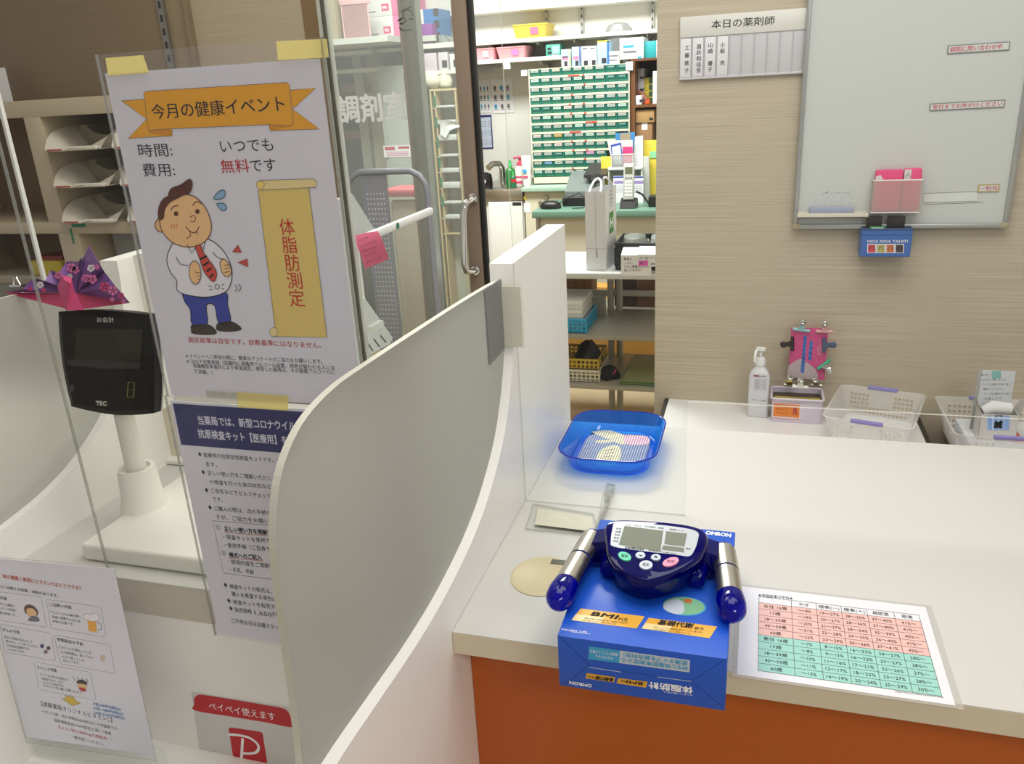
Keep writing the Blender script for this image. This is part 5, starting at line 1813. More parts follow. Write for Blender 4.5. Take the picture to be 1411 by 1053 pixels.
BTAPE = M('tape_blue', '#4a78c6', 0.5)
s.poly([(632, 190), (658, 192), (634, 494), (606, 490)], BTAPE, 3).poly([(682, 232), (708, 235), (692, 394), (666, 390)], BTAPE, 3)
s.vtext('おくすり手帳カバー', (642, 215), (622, 470), NAVY, 26, 5)
s.vtext('ご利用中', (693, 250), (682, 375), NAVY, 24, 5)
b.build('cover', t)


def bulldog(name, label, pa, pb, col, ringdir, open_=0.02, y=None):
    """spring clip: a jaw strip from pa to pb and a curled grip"""
    yy = YB-0.004 if y is None else y
    A0, B0_ = ony(*zB(*pa), yy), ony(*zB(*pb), yy)
    rd = ony(*zB(*ringdir), yy)
    mid = (A0+B0_)/2
    m = col
    t = thing(name, label, 'clip', mid)
    b = MB()
    b.tube([A0, B0_], 0.0046, m, 10)
    b.build('jaw', t)
    b = MB()
    d = (rd-mid)
    n = EY*-0.004
    b.rings([[mid+(A0-B0_).normalized()*0.0095*s1+n*s2 for s1, s2 in ((-1, 0.3), (1, 0.3), (1, 1), (-1, 1))], [mid+d*0.75+(A0-B0_).normalized()*0.005*s1+n*s2*2 for s1, s2 in ((-1, 0.3), (1, 0.3), (1, 1), (-1, 1))]], m if m not in (MATS.get('clip_mint'),) else CHROME)
    g = Vector(d).normalized()
    ax = (A0-B0_).normalized()
    dark = m in (MATS.get('clip_dark'), MATS.get('clip_slate'))
    b.tube([rd+(g*math.cos(k*PI/6)+ax*math.sin(k*PI/6))*0.0052+EY*-0.006 for k in range(12)], 0.0042, m if dark else CHROME, 8, closed=True)
    if dark:
        b.lathe([(0.0085, 0.0), (0.0085, 0.006), (0.005, 0.008)], rd-EY*0.004, m, 16, (0, -1, 0))
    b.build('spring_grip', t)
    return t


bulldog('bulldog_clip', 'pale blue ridged clip on the upper edge of the pink booklet', (543, 137), (680, 155), M('clip_sky', '#94bcc4', 0.4), (623, 80))
bulldog('bulldog_clip', 'pale pink clip on the upper edge of the pink booklet', (732, 157), (866, 160), M('clip_rose', '#d8a3a4', 0.4), (803, 92))
bulldog('bulldog_clip', 'dark brown clip gripping the booklet on the sanitizer side', (540, 200), (540, 312), M('clip_dark', '#2c2428', 0.4), (468, 258))
bulldog('bulldog_clip', 'slate blue clip gripping the booklet edge away from the sanitizer', (796, 210), (796, 325), M('clip_slate', '#4a5a78', 0.4), (868, 262))
bulldog('bulldog_clip', 'mint green clip set aslant on the lower edge of the booklet', (745, 462), (848, 388), M('clip_mint', '#3fae86', 0.45), (838, 468))
bulldog('bulldog_clip', 'chrome clip standing at the rear corner of the lilac tin', (470, 588), (560, 596), CHROME, (520, 524), y=2.235)
bulldog('bulldog_clip', 'white-jawed brass clip on the front lip of the lilac tin', (540, 604), (668, 612), M('clip_white', '#e4e2dc', 0.4), (606, 545), y=2.176)
bulldog('bulldog_clip', 'small chrome clip between the booklet and the tin rim', (690, 592), (780, 598), STEEL, (720, 545), y=2.235)

# translucent baskets
BASK = clear('basket_clear', '#ffffff', 0.36, '#ffffff', 0.5, 0.15)
VIO = M('handle_violet', '#8f88c4', 0.45)
HOLE = M('basket_hole', '#b5a692', 0.7)
HOLE2 = M('basket_hole_pale', '#e6e2dc', 0.7)


def basket(name, label, c, hx, hy, H, label_cat='basket', taper=0.82, hcol=None):
    t = thing(name, label, label_cat, c)
    b = MB()
    o = lambda k, z, th=0.0: [c+Vector((x, y, z)) for x, y in rrect(-hx*k+th, hx*k-th, -hy*k+th, hy*k-th, 0.02, 5)]
    b.rings([o(taper, 0.0005), o(1.0, H), o(1.03, H), o(1.03, H-0.004), o(1.005, H-0.004)][:3]+[o(1.0, H, 0.0016), o(taper, 0.002, 0.0016)], BASK)
    b.build('basket_body', t)
    # ventilation holes, real small discs let into the long walls
    for sy, nm in ((-1, 'front_holes'), (1, 'back_holes')):
        b = MB()
        for r in range(5):
            for k in range(16):
                if 5 <= k <= 10 and r > 1:
                    continue
                u = -0.86+k*0.115
                z = H*(0.14+0.15*r)
                kk = taper+(1-taper)*z/H
                y = hy*kk*sy
                x = hx*taper*u*1.02
                off = -0.0012 if sy < 0 else -0.0032
                b.add([c+Vector((x+0.0038*math.cos(a*PI/4), y+off, z+0.0038*math.sin(a*PI/4))) for a in range(8)], [list(range(8))], HOLE if sy > 0 else HOLE2)
        b.build(nm, t)
        b = MB()
        b.box(c.x-hx*0.36, c.x+hx*0.36, c.y+sy*hy*1.01-0.006, c.y+sy*hy*1.01+0.006, c.z+H-0.004, c.z+H+0.005, hcol or VIO, 0.002)
        b.build('handle', t)
    return t


bk1 = basket('plastic_basket', 'empty translucent basket with violet handles on the low bench', Vector((0.3145, 2.138, LZ)), 0.104, 0.128, 0.075)
bk1.rotation_euler = (0, 0, -0.262)
basket('plastic_basket', 'translucent basket with violet handles holding printed papers, on the second bench', Vector((0.602, 2.125, LZ-0.02)), 0.125, 0.13, 0.085)
# little stain mark is on the basket floor; papers fill the second basket
zC = lambda x, y: (1130+x/5.0214, 480+y/5.0214)
b = MB()
b.box(0.522, 0.69, 2.035, 2.21, LZ-0.017, LZ+0.022, M('paper_stack', '#d9dde0', 0.6), 0.001)
s = Sheet(b, (0.52, 2.03, LZ+0.0222), EX, EY, zC)
s.poly([(1290, 582), (1362, 572), (1411, 640), (1411, 652), (1330, 650)], M('print_coral', '#dd7352', 0.6), 1)
for k in range(5):
    s.stroke([(930, 505+k*14), (1040+k*10, 512+k*15)], 0.0016, M('print_pale_grey', '#b8c0c6', 0.6), 1)
s.poly([(1262, 590), (1285, 588), (1330, 648), (1300, 648)], M('print_salmon', '#d99a86', 0.6), 2)
solo(b, 'paper_stack', 'stack of printed papers with a coral cover corner in the second basket', 'papers', (0.62, 2.12, LZ-0.017))
# open white carton with blue striped label and a handwritten note standing in it
Yc = 2.075
c0, c1 = ony(*zC(1100, 572), Yc), ony(*zC(1362, 572), Yc)
zt_, zb_ = ony(*zC(1235, 460), Yc).z, LZ+0.0225
t = thing('open_carton', 'small open white carton with blue striped label standing on the papers in the second basket', 'carton', ((c0.x+c1.x)/2, Yc+0.03, zb_))
CW = M('carton_white', '#cfccc8', 0.6)
b = MB()
b.box(c0.x, c1.x, Yc, Yc+0.0015, zb_, zt_, CW)
b.box(c0.x, c1.x, Yc+0.055, Yc+0.0565, zb_, zt_, CW)
b.box(c0.x, c0.x+0.0015, Yc, Yc+0.056, zb_, zt_, CW)
b.box(c1.x-0.0015, c1.x, Yc, Yc+0.056, zb_, zt_, CW)
b.box(c0.x, c1.x, Yc, Yc+0.056, zb_, zb_+0.0015, CW)
for sg, xx in ((-1, c0.x), (1, c1.x)):
    b.add([Vector((xx, Yc+0.004, zt_)), Vector((xx, Yc+0.05, zt_)), Vector((xx+sg*0.012, Yc+0.046, zt_+0.032)), Vector((xx+sg*0.012, Yc+0.010, zt_+0.032))], [[0, 1, 2, 3]], M('carton_flap', '#b5b2ae', 0.6))
s = Sheet(b, (c0.x, Yc-0.0002, zb_), EX, EZ, zC)
BS = M('print_sky', '#8fb0e2', 0.5)
s.poly([(1155, 466), (1312, 466), (1306, 568), (1155, 566)], M('print_ice', '#cddcf0', 0.5), 1)
for xx in (1158, 1200, 1240, 1276):
    s.poly([(xx, 466), (xx+34, 466), (xx+32, 568), (xx, 566)], BS, 2)
s.text('緘', (1205, 528), (1260, 528), INK, 56, bold=0.05, lay=4).text('口', (1215, 472), (1258, 472), INK, 22, bold=0.05, lay=4)
b.build('carton_body', t)
b = MB()
b.tube([(c0.x+0.008, Yc+0.028, zt_-0.004), (c0.x+0.03, Yc+0.03, zt_+0.006), (c1.x-0.012, Yc+0.03, zt_+0.004)], [0.012, 0.018, 0.016], M('tissue_white', '#dcdcdc', 0.8), 14)
solo(b, 'paper_roll', 'white paper roll lying in the small open carton', 'paper roll', ((c0.x+c1.x)/2, Yc+0.03, zt_))
Yn = Yc+0.066
n4 = [ony(*zC(*p), Yn) for p in ((1072, 172), (1355, 160), (1345, 470), (1060, 440))]
t = thing('handwritten_note', 'handwritten white note held by a mint tape piece behind the open carton', 'note', n4[3])
b = MB()
x0_, x1_ = n4[3].x-0.002, n4[1].x
zb3, zt3 = LZ+0.0225, n4[1].z
b.box(x0_, x1_-0.006, Yn+0.002, Yn+0.006, zb3, zt3-0.001, M('note_backing', '#a9a8a6', 0.6), 0.001)
b.build('backing_card', t)
b = MB()
b.box(n4[3].x+0.006, x1_, Yn, Yn+0.001, zb3+0.02, zt3, M('note_white', '#d5d8dc', 0.6))
s = Sheet(b, (n4[3].x, Yn-0.0001, zb3), EX, EZ, zC)
for k, tx in enumerate(('封をして', '口を折り 閉じるとき', 'ケースの薬袋 完全に閉じて', '確認してください', 'テープは横向きに貼り', 'お渡しする')):
    s.text(tx, (1112+k*5, 184+k*33), (1190+((k*53) % 120)+40, 186+k*32), GREYINK, 17, lay=1)
b.build('written_sheet', t)
b = MB()
s = Sheet(b, (n4[3].x, Yn-0.0005, zb3), EX, EZ, zC)
s.poly([(1190, 157), (1252, 156), (1252, 208), (1192, 210)], M('tape_mint', '#86bfbb', 0.6), 1)
b.build('mint_tape', t)
# tan roll in the gap between the two benches
b = MB()
g0, g1 = onz(*zC(760, 600), LZ-0.12), onz(*zC(870, 690), LZ-0.12)
b.box(0.453, 0.508, 2.02, 2.2, LZ-0.16, LZ-0.055, M('roll_tan', '#b79a70', 0.8), 0.02, 4)
b.box(0.456, 0.505, 2.03, 2.19, 0.0, LZ-0.155, MATS['roll_tan'], 0.01, 3)
solo(b, 'paper_bag', 'tan paper bag in the narrow gap between the two low benches', 'paper bag', (0.475, 2.1, 0.0))

# ================================================================ dispensary behind the doorway
SHW = M('shelf_white', '#e8e6e0', 0.5)
GRN = M('bench_green', '#688a78', 0.4)
CRM2 = M('cabinet_cream', '#ded6bf', 0.45)
BRW = M('wood_brown', '#6d421f', 0.5)


def solo_box(name, label, cat, y, pa, pb, depth, m, side=None, group=None, prints=None, bev=0.001, pc=None):
    """carton whose front face spans the two measured corners at depth y; a box of real depth behind it"""
    f = pc or (lambda a, b2: (a, b2))
    p, q = ony(*f(*pa), y), ony(*f(*pb), y)
    b = MB()
    b.box(p.x, q.x, y, y+depth, q.z, p.z, m, bev)
    if prints:
        s = Sheet(b, (p.x, y-0.0004, q.z), EX, EZ)
        W, H = q.x-p.x, p.z-q.z
        for pr_ in prints:
            if len(pr_) == 5:
                a0, b0, a1, b1, mm = pr_
                s.polyuv([(W*a0, H*b0), (W*a1, H*b0), (W*a1, H*b1), (W*a0, H*b1)], mm, 2)
            else:
                tx, a0, b0, a1, hh, mm = pr_
                s.textuv(tx, (W*a0, H*b0), (W*a1, H*b0), H*hh, mm, 4, 0.02)
    return solo(b, name, label, cat, ((p.x+q.x)/2, y, q.z), group)


# --- drawer cabinet
KY = 4.45
c0, c1 = ony(728, 97, KY), ony(867.5, 87.5, KY)
kx0, kx1 = c0.x, c1.x
kzt = (c0.z+c1.z)/2
kzb = ony(775, 252, KY).z
t = thing('drawer_cabinet', 'cream medicine cabinet full of small green labelled drawers', 'cabinet', ((kx0+kx1)/2, KY+0.15, kzb))
zK = lambda x, y: (720+x/7.02, 80+y/7.02)
rows_px = [146, 232, 323, 408, 497, 590, 680, 768, 853, 942, 1028, 1118]
zrow = [ony(*zK(100, y), KY).z for y in rows_px]
dz = (zrow[0]-zrow[-1])/11
b = MB()
b.box(kx0, kx0+0.006, KY-0.004, KY+0.30, kzb, kzt, CRM2)
b.box(kx1-0.006, kx1, KY-0.004, KY+0.30, kzb, kzt, CRM2)
b.box(kx0, kx1, KY+0.285, KY+0.30, kzb, kzt, CRM2)
b.box(kx0, kx1, KY-0.004, KY+0.30, zrow[0]+dz*0.42, kzt, CRM2)
b.box(kx0, kx1, KY-0.004, KY+0.30, kzb, zrow[-1]-dz*0.44, CRM2)
b.build('case', t)
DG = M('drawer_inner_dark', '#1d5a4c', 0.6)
b = MB()
for i in range(11):
    z = zrow[0]-dz*(i+0.5)
    b.box(kx0+0.006, kx1-0.006, KY-0.006, KY+0.28, z-0.0052, z+0.0052, CRM2)
    for k in range(2):
        x = kx0+(kx1-kx0)*(0.40+0.14*k + 0.012*(i % 3))
        if (i*3+k) % 4 != 3:
            b.box(x, x+0.012+(0.05 if (i*7+k) % 6 == 0 else 0), KY-0.0068, KY-0.006, z-0.004, z+0.004, M('tab_red', '#c64a3e', 0.5))
b.build('shelf_boards', t)
GDR = M('drawer_green', '#22786a', 0.35)
GLT = clear('drawer_clear_green', '#8fd8c0', 0.6, '#5cb89c', 1.0, 0.1)
dw = (kx1-kx0-0.014)/9
proto = MB()
W, H = dw*0.95, dz*0.76
proto.box(-W/2, W/2, 0.001, 0.20, -H/2, -H/2+0.003, GDR)
proto.box(-W/2, -W/2+0.002, 0.001, 0.20, -H/2, H/2, GDR)
proto.box(W/2-0.002, W/2, 0.001, 0.20, -H/2, H/2, GDR)
proto.box(-W/2, W/2, 0.0, 0.003, -H/2, -H*0.02, GLT)
proto.box(-W/2, W/2, -0.003, 0.003, -H*0.05, H*0.02, GDR)
proto.box(-W/2, -W/2+0.004, -0.003, 0.002, -H/2, H/2, GDR)
proto.box(W/2-0.004, W/2, -0.003, 0.002, -H/2, H/2, GDR)
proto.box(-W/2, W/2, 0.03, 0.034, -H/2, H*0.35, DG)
base = proto.build('drawer', t)
lab = MB()
lab.box(-W*0.40, W*0.34, -0.004, -0.003, H*0.06, H*0.44, M('drawer_label', '#b4b9b2', 0.6))
lab.box(-W*0.30, W*0.26, -0.0044, -0.004, H*0.17, H*0.31, M('drawer_text', '#8a948f', 0.7))
lb = lab.build('drawer_label', base)
for o in (base, lb):
    me = o.data
    me.transform(Matrix.Translation(t.location))      # drawer meshes are built round their own origin
LABC = [M('drawer_label', ''), M('label_pale_pink', '#e3c9c6', 0.6), M('label_mint', '#b9d8c8', 0.6), M('label_blue', '#5b8fc9', 0.6), M('label_magenta', '#e08ac8', 0.6), M('label_tan', '#c9c0ac', 0.6), M('label_orange2', '#e0a030', 0.6), GDR]
random.seed(11)
first = True
for r in range(12):
    for c in range(9):
        if (r >= 8 and c >= 7) or (r == 7 and c == 8):
            continue
        x = kx0+0.007+dw*(c+0.5)
        o = base if first else base.copy()
        l = lb if first else lb.copy()
        if not first:
            C.objects.link(o)
            C.objects.link(l)
            l.parent = o
        o.parent = t
        o.location = Vector((x, KY, zrow[0]-dz*r)) - t.location
        first = False
        k = random.random()
        mi = 0 if k < 0.66 else 1 if k < 0.76 else 2 if k < 0.85 else 3 if k < 0.88 else 4 if k < 0.91 else 5 if k < 0.96 else 7
        if (r, c) == (7, 2):
            mi = 6
        if (r, c) in ((0, 7), (0, 8)):
            mi = 7
        l.material_slots[0].link = 'OBJECT'
        l.material_slots[0].material = LABC[mi]
# base counter with pale green top
gz = ony(760, 258, KY-0.12).z
gx0, gx1 = ony(718, 260, KY-0.12).x, -0.35
t = thing('drawer_counter', 'pale green topped cream counter under the green drawer cabinet', 'counter', ((gx0+gx1)/2, KY+0.1, 0))
MB().box(gx0, gx1, KY-0.12, 4.945, gz-0.022, gz, M('top_mint', '#a8c6b2', 0.4), 0.002).build('counter_top', t)
MB().box(gx0+0.01, gx1, KY-0.09, 4.94, 0.0, gz-0.0225, CRM2).build('body', t)
for (px, py) in ((753, 272), (745, 280)):
    k = ony(px, py, KY-0.092)
    b = MB()
    b.lathe([(0.012, 0), (0.012, 0.012), (0.008, 0.016)], k, CHROME, 16, (0, -1, 0))
    b.build('knob', t)
b = MB()
p = ony(722, 280, KY-0.0915)
b.box(p.x, p.x+0.035, KY-0.0915, KY-0.0902, p.z-0.05, p.z+0.0, PAPER)
b.box(p.x+0.0, p.x+0.018, KY-0.0915, KY-0.0902, p.z+0.02, p.z+0.036, YELLOW)
b.build('notice', t)

# --- cartons along the cabinet top
EYE = [(0.2, 0.12, 0.75, 0.42, M('carton_dark', '#2b2b31', 0.5))]
TL_ = M('carton_teal', '#53b09e', 0.5)
WHC = M('carton_bright', '#e4e5e6', 0.5)
SKY = M('carton_sky', '#a9cfe4', 0.5)
zH = lambda x, y: (640+x/4.3875, y/4.3875)
zK2 = KY-0.0
sz_brown = ony(*zH(1100, 352), KY+0.02).z


def top_box(label, pa, pb, m, prints=None, y=KY+0.02, depth=0.12):
    p, q = ony(*zH(*pa), y), ony(*zH(*pb), y)
    b = MB()
    W, H = q.x-p.x, p.z-kzt
    zb_ = max(kzt, sz_brown if q.x > kx1 else kzt)+0.0005
    b.box(p.x, q.x, y, y+depth, zb_, p.z, m, 0.001)
    s = Sheet(b, (p.x, y-0.0005, kzt), EX, EZ)
    for a0, b0, a1, b1, mm in (prints or []):
        s.polyuv([(W*a0, H*b0), (W*a1, H*b0), (W*a1, H*b1), (W*a0, H*b1)], mm, 2)
    return solo(b, 'medicine_carton', label, 'carton', ((p.x+q.x)/2, y, kzt))


DK = MATS['carton_dark']
top_box('white and blue carton with a pink tag, first on the drawer cabinet', (584, 300), (642, 390), WHC, [(0.0, 0.55, 0.9, 0.98, SKY), (0.1, 0.4, 0.75, 0.62, PINK), (0.3, 0.08, 0.65, 0.36, DK), (0.9, 0, 1, 1, YELLOW)])
top_box('narrow pale blue carton with a pink tag on the drawer cabinet', (648, 285), (700, 386), SKY, [(0.1, 0.35, 0.85, 0.55, PINK), (0.4, 0.06, 0.8, 0.32, DK), (0.9, 0, 1, 1, M('carton_violet', '#5a4fa0', 0.5))])
top_box('first of two plain white cartons on the drawer cabinet', (706, 281), (753, 380), WHC, [(0.3, 0.05, 0.85, 0.3, DK), (0.1, 0.85, 0.8, 0.92, GREYINK)])
top_box('second of two plain white cartons on the drawer cabinet', (755, 279), (800, 378), WHC, [(0.3, 0.05, 0.85, 0.3, DK), (0.1, 0.85, 0.8, 0.92, GREYINK)])
top_box('tall pale blue carton with yellow edge on the drawer cabinet', (803, 247), (876, 374), SKY, [(0.35, 0.08, 0.75, 0.3, DK), (0.8, 0.0, 1.0, 0.97, M('carton_blue2', '#3d6fb4', 0.5)), (0.0, 0.93, 1.0, 1.0, YELLOW)])
top_box('low white carton lettered grey before the pale blue carton', (868, 312), (936, 368), WHC, [(0.1, 0.6, 0.9, 0.72, GREYINK), (0.1, 0.3, 0.8, 0.4, GREYINK)])
top_box('large white carton with blue lettering beside the teal carton', (938, 232), (1083, 358), M('carton_offwhite', '#dcdcda', 0.5), [(0.15, 0.62, 0.6, 0.72, CYAN), (0.15, 0.42, 0.7, 0.5, GREYINK), (0.75, 0.12, 0.92, 0.26, CYAN)], depth=0.2)
b = MB()
rs = []
bcx = ony(*zH(905, 215), KY+0.12)
for k, (r, h) in enumerate(((0.06, 0.0), (0.075, 0.04), (0.07, 0.09), (0.05, 0.125), (0.015, 0.135))):
    rs.append([Vector((bcx.x+r*(1+0.12*math.sin(5*a+k))*math.cos(a), KY+0.262+r*0.5*math.sin(a), kzt+0.08+h)) for a in [2*PI*j/20 for j in range(20)]])
rs = [[Vector((p.x, p.y, kzt+0.0005)) for p in rs[0]]]+rs
b.rings(rs, clear('bag_white', '#e8e8e8', 0.7, '#c9cbcc', 1.0, 0.25))
solo(b, 'plastic_bag', 'crumpled pale plastic bag behind the cartons on the drawer cabinet', 'bag', (bcx.x, KY+0.2, kzt))
# papers pinned to the cabinet corners
for px4, lb_ in (((342, 425), (380, 458)), 'white slip of paper taped to the sink-side corner of the drawer cabinet'), (((975, 374), (1018, 424)), 'white slip of paper taped to the corner of the drawer cabinet beside the brown shelf'):
    p, q = ony(*zH(*px4[0]), KY-0.008), ony(*zH(*px4[1]), KY-0.008)
    b = MB()
    b.box(p.x, q.x, KY-0.0095, KY-0.0085, q.z, p.z, PAPER)
    b.box((p.x+q.x)/2-0.005, (p.x+q.x)/2+0.005, KY-0.0085, KY-0.0045, p.z-0.008, p.z, PAPER)
    solo(b, 'paper_slip', lb_, 'paper', (p.x, KY-0.009, q.z))

# --- brown shelf on the right of the drawers
t = thing('brown_shelf', 'dark brown wooden shelf unit beside the green drawer cabinet', 'shelf unit', (-0.5, KY+0.2, 0))
bx0, bx1 = kx1+0.004, kx1+0.42
sz = [ony(*zH(1100, y), KY+0.02).z for y in (352, 366, 632, 648)]
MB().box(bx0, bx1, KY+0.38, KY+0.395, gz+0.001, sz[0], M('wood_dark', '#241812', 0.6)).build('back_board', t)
MB().box(bx0, bx0+0.022, KY+0.01, KY+0.38, gz+0.001, sz[0], BRW).build('side_board', t)
MB().box(bx1-0.022, bx1, KY+0.01, KY+0.38, gz+0.001, sz[0], BRW).build('side_board', t)
MB().box(bx0, bx1, KY+0.008, KY+0.38, sz[1], sz[0], BRW).build('top_board', t)
MB().box(bx0+0.022, bx1-0.022, KY+0.01, KY+0.38, sz[3], sz[2], BRW).build('shelf_board', t)
tzp = sz[0]
p, q = ony(*zH(1085, 250), KY+0.04), ony(*zH(1158, 345), KY+0.04)
b = MB()
b.box(p.x, q.x, KY+0.04, KY+0.2, tzp+0.0005, p.z, M('carton_turq', '#2fa9b0', 0.45), 0.001)
solo(b, 'medicine_carton', 'bright turquoise carton on top of the brown shelf', 'carton', (p.x, KY+0.1, tzp))
p, q = ony(*zH(1160, 242), KY+0.04), ony(*zH(1240, 345), KY+0.04)
b = MB()
b.box(p.x, q.x, KY+0.04, KY+0.2, tzp+0.0005, p.z, WHC, 0.001)
solo(b, 'medicine_carton', 'white carton beside the turquoise carton on the brown shelf', 'carton', (p.x, KY+0.1, tzp))
sh2 = sz[2]


def shelf_stack(lbl, pa, pb, n, m, prints, zb, y, grp, zmap=zH, wmin=0.0):
    p, q = ony(*zmap(*pa), y), ony(*zmap(*pb), y)
    q.x = min(q.x, bx1-0.023)
    p.x = max(p.x, bx0+0.0225)
    H = (p.z-zb)/n
    for k in range(n):
        b = MB()
        z0 = zb+0.0003+k*H
        b.box(p.x, q.x, y, y+0.16, z0, z0+H-0.0006, m, 0.001)
        s = Sheet(b, (p.x, y-0.0005, z0), EX, EZ)
        W = q.x-p.x
        for a0, b0, a1, b1, mm in prints:
            s.polyuv([(W*a0, H*b0), (W*a1, H*b0), (W*a1, H*b1), (W*a0, H*b1)], mm, 2)
        pos = ('lowest', 'second from the shelf', 'third from the shelf', 'topmost', 'upper')
        nm = pos[k] if k < n-1 else 'topmost'
        solo(b, 'medicine_carton', lbl % nm, 'carton', ((p.x+q.x)/2, y, z0), grp)


OLV = M('carton_olive', '#b9a62c', 0.5)
GRC = M('carton_grey', '#b9b4b8', 0.5)
shelf_stack('tall grey carton stack on the brown shelf, %s carton', (1026, 416), (1086, 632), 3, GRC, [(0.3, 0.12, 0.95, 0.32, DK)], sh2, KY+0.12, 'grey cartons stacked on the brown shelf')
shelf_stack('olive yellow carton on the brown shelf, %s of its stack of four', (1088, 470), (1137, 632), 4, OLV, [(0.55, 0.1, 1.0, 0.9, M('carton_green', '#2f4a2c', 0.5))], sh2, KY+0.12, 'olive yellow cartons stacked on the brown shelf')
shelf_stack('white carton at the doorway edge of the brown shelf, %s', (1139, 430), (1215, 632), 3, WHC, [(0.4, 0.1, 0.85, 0.4, DK)], sh2, KY+0.06, 'white cartons stacked on the brown shelf')
p, q = ony(*zH(1004, 580), KY+0.03), ony(*zH(1072, 632), KY+0.03)
p.x = max(p.x, bx0+0.024)
b = MB()
b.box(p.x, q.x, KY+0.02, KY+0.10, sh2+0.0005, p.z, WHC, 0.001)
Sheet(b, (p.x, KY+0.0195, sh2), EX, EZ).polyuv([(0.02, 0.012), (0.048, 0.012), (0.048, 0.026), (0.02, 0.026)], DK, 1)
solo(b, 'medicine_carton', 'small white carton in front of the grey stack on the brown shelf', 'carton', (p.x, KY+0.05, sh2))
b = MB()
q1, q2_ = ony(*zH(1048, 548), KY+0.1), ony(*zH(1100, 604), KY+0.09)
b.tube([q1, (q1+q2_)/2+EZ*0.006, q2_], [0.006, 0.012, 0.016], clear('bottle_orange_clear', '#f4c4a8', 0.5, '#d89a80', 1.0, 0.1), 12)
b.tube([q2_, q2_+Vector((0.004, 0, -0.02))], 0.018, M('cap_orange', '#e2612a', 0.5), 14)
solo(b, 'wash_bottle', 'clear wash bottle with orange cap leaning over the small white carton', 'bottle', q2_)
p, q = ony(*zH(1014, 668), KY+0.03), ony(*zH(1146, 738), KY+0.03)
p.x = max(p.x, bx0+0.023)
b = MB()
b.box(p.x, q.x, KY+0.03, KY+0.22, q.z, p.z, CARD, 0.001)
s = Sheet(b, (p.x, KY+0.0295, q.z), EX, EZ)
s.polyuv([(0.07, 0.01), (0.09, 0.01), (0.09, 0.022), (0.07, 0.022)], INK, 1)
solo(b, 'cardboard_box', 'tan cardboard box in the lower bay of the brown shelf', 'box', (p.x, KY+0.1, q.z))
p2, q2_ = ony(*zH(1020, 742), KY+0.04), ony(*zH(1085, 820), KY+0.04)
p2.x = max(p2.x, bx0+0.023)
b = MB()
b.box(p2.x, q.x-0.01, KY+0.04, KY+0.22, gz+0.001, q.z-0.0005, M('carton_kraft', '#96714a', 0.7), 0.001)
s = Sheet(b, (p2.x, KY+0.0395, q2_.z), EX, EZ)
s.polyuv([(0.03, 0.03), (0.06, 0.03), (0.06, 0.10), (0.03, 0.10)], PAPER, 1)
solo(b, 'cardboard_box', 'kraft carton with a white label under the tan cardboard box', 'box', (p2.x, KY+0.1, gz))

# --- shelves on the back wall
SY = 4.66
up_z = ony(780, 48.5, SY).z
lo_z = ony(712, 80, SY).z
su0, su1 = ony(655, 57, SY).x, -0.2
t = thing('wall_shelf', 'upper white wall shelf above the drawer cabinet, carrying the yellow basket', 'shelf', (-1.0, SY, up_z))
MB().box(su0-0.9, su1, SY, 4.948, up_z-0.02, up_z, SHW, 0.002).build('board', t)
for px in (753, 802, 899):
    x = ony(px, 40, 4.93).x
    b = MB()
    b.box(x-0.008, x+0.008, 4.93, 4.949, up_z-0.30, up_z+0.40, ALU)
    for k in range(16):
        b.box(x-0.003, x+0.003, 4.9292, 4.9305, up_z-0.28+k*0.042, up_z-0.262+k*0.042, M('slot_dark', '#2b2925', 0.7))
    b.build('upright', t)
    b = MB()
    b.prism([(SY+0.05, up_z-0.021), (4.93, up_z-0.021), (4.93, up_z-0.09), (4.91, up_z-0.09), (4.86, up_z-0.045), (SY+0.05, up_z-0.035)], (0, 0, 0), EY, EZ, EX, x-0.004, x+0.004, ALU)
    b.build('bracket', t)
t = thing('wall_shelf', 'lower white wall shelf with the two pink baskets beside the drawer cabinet', 'shelf', (-1.4, SY, lo_z))
sl1 = ony(773, 77, SY).x
MB().box(su0-0.9, sl1, SY, 4.948, lo_z-0.02, lo_z, SHW, 0.002).build('board', t)
x = ony(756, 84, 4.9).x
b = MB()
b.prism([(SY+0.05, lo_z-0.021), (4.93, lo_z-0.021), (4.93, lo_z-0.09), (4.91, lo_z-0.09), (4.86, lo_z-0.045), (SY+0.05, lo_z-0.035)], (0, 0, 0), EY, EZ, EX, x-0.004, x+0.004, ALU)
b.build('bracket', t)
# bulkhead over the shelves
sf = MB()
zsf = ony(780, 9, 4.80).z
sf.box(-4.2, 0.9, 4.80, 4.9495, zsf, 2.599, BACKW)
struct(sf, 'trim_3')


def tub(name, label, y, pa, pb, zb, m, depth=0.2, slots=0, tagm=None, cat='basket'):
    p, q = ony(*zH(*pa), y), ony(*zH(*pb), y)
    cx, hx = (p.x+q.x)/2, (q.x-p.x)/2
    H = p.z-zb
    c = Vector((cx, y+depth/2, zb+0.0005))
    t = thing(name, label, cat, c)
    b = MB()
    o = lambda k, z, th=0.0: [c+Vector((x, yy, z)) for x, yy in rrect(-hx*k+th, hx*k-th, -depth/2*k+th, depth/2*k-th, 0.015, 4)]
    b.rings([o(0.84, 0), o(0.97, H*0.9), o(1.0, H*0.9), o(1.0, H), o(0.96, H), o(0.82, 0.003)], m)
    b.build('tub', t)
    if tagm:
        b = MB()
        u = 0.15
        b.add([c+Vector((hx*(u-0.1), -depth/2*0.925-0.002, H*0.25)), c+Vector((hx*(u+0.35), -depth/2*0.925-0.002, H*0.25)), c+Vector((hx*(u+0.35), -depth/2*0.98-0.002, H*0.75)), c+Vector((hx*(u-0.1), -depth/2*0.98-0.002, H*0.75))], [[0, 1, 2, 3]], tagm)
        b.build('tag', t)
    return t


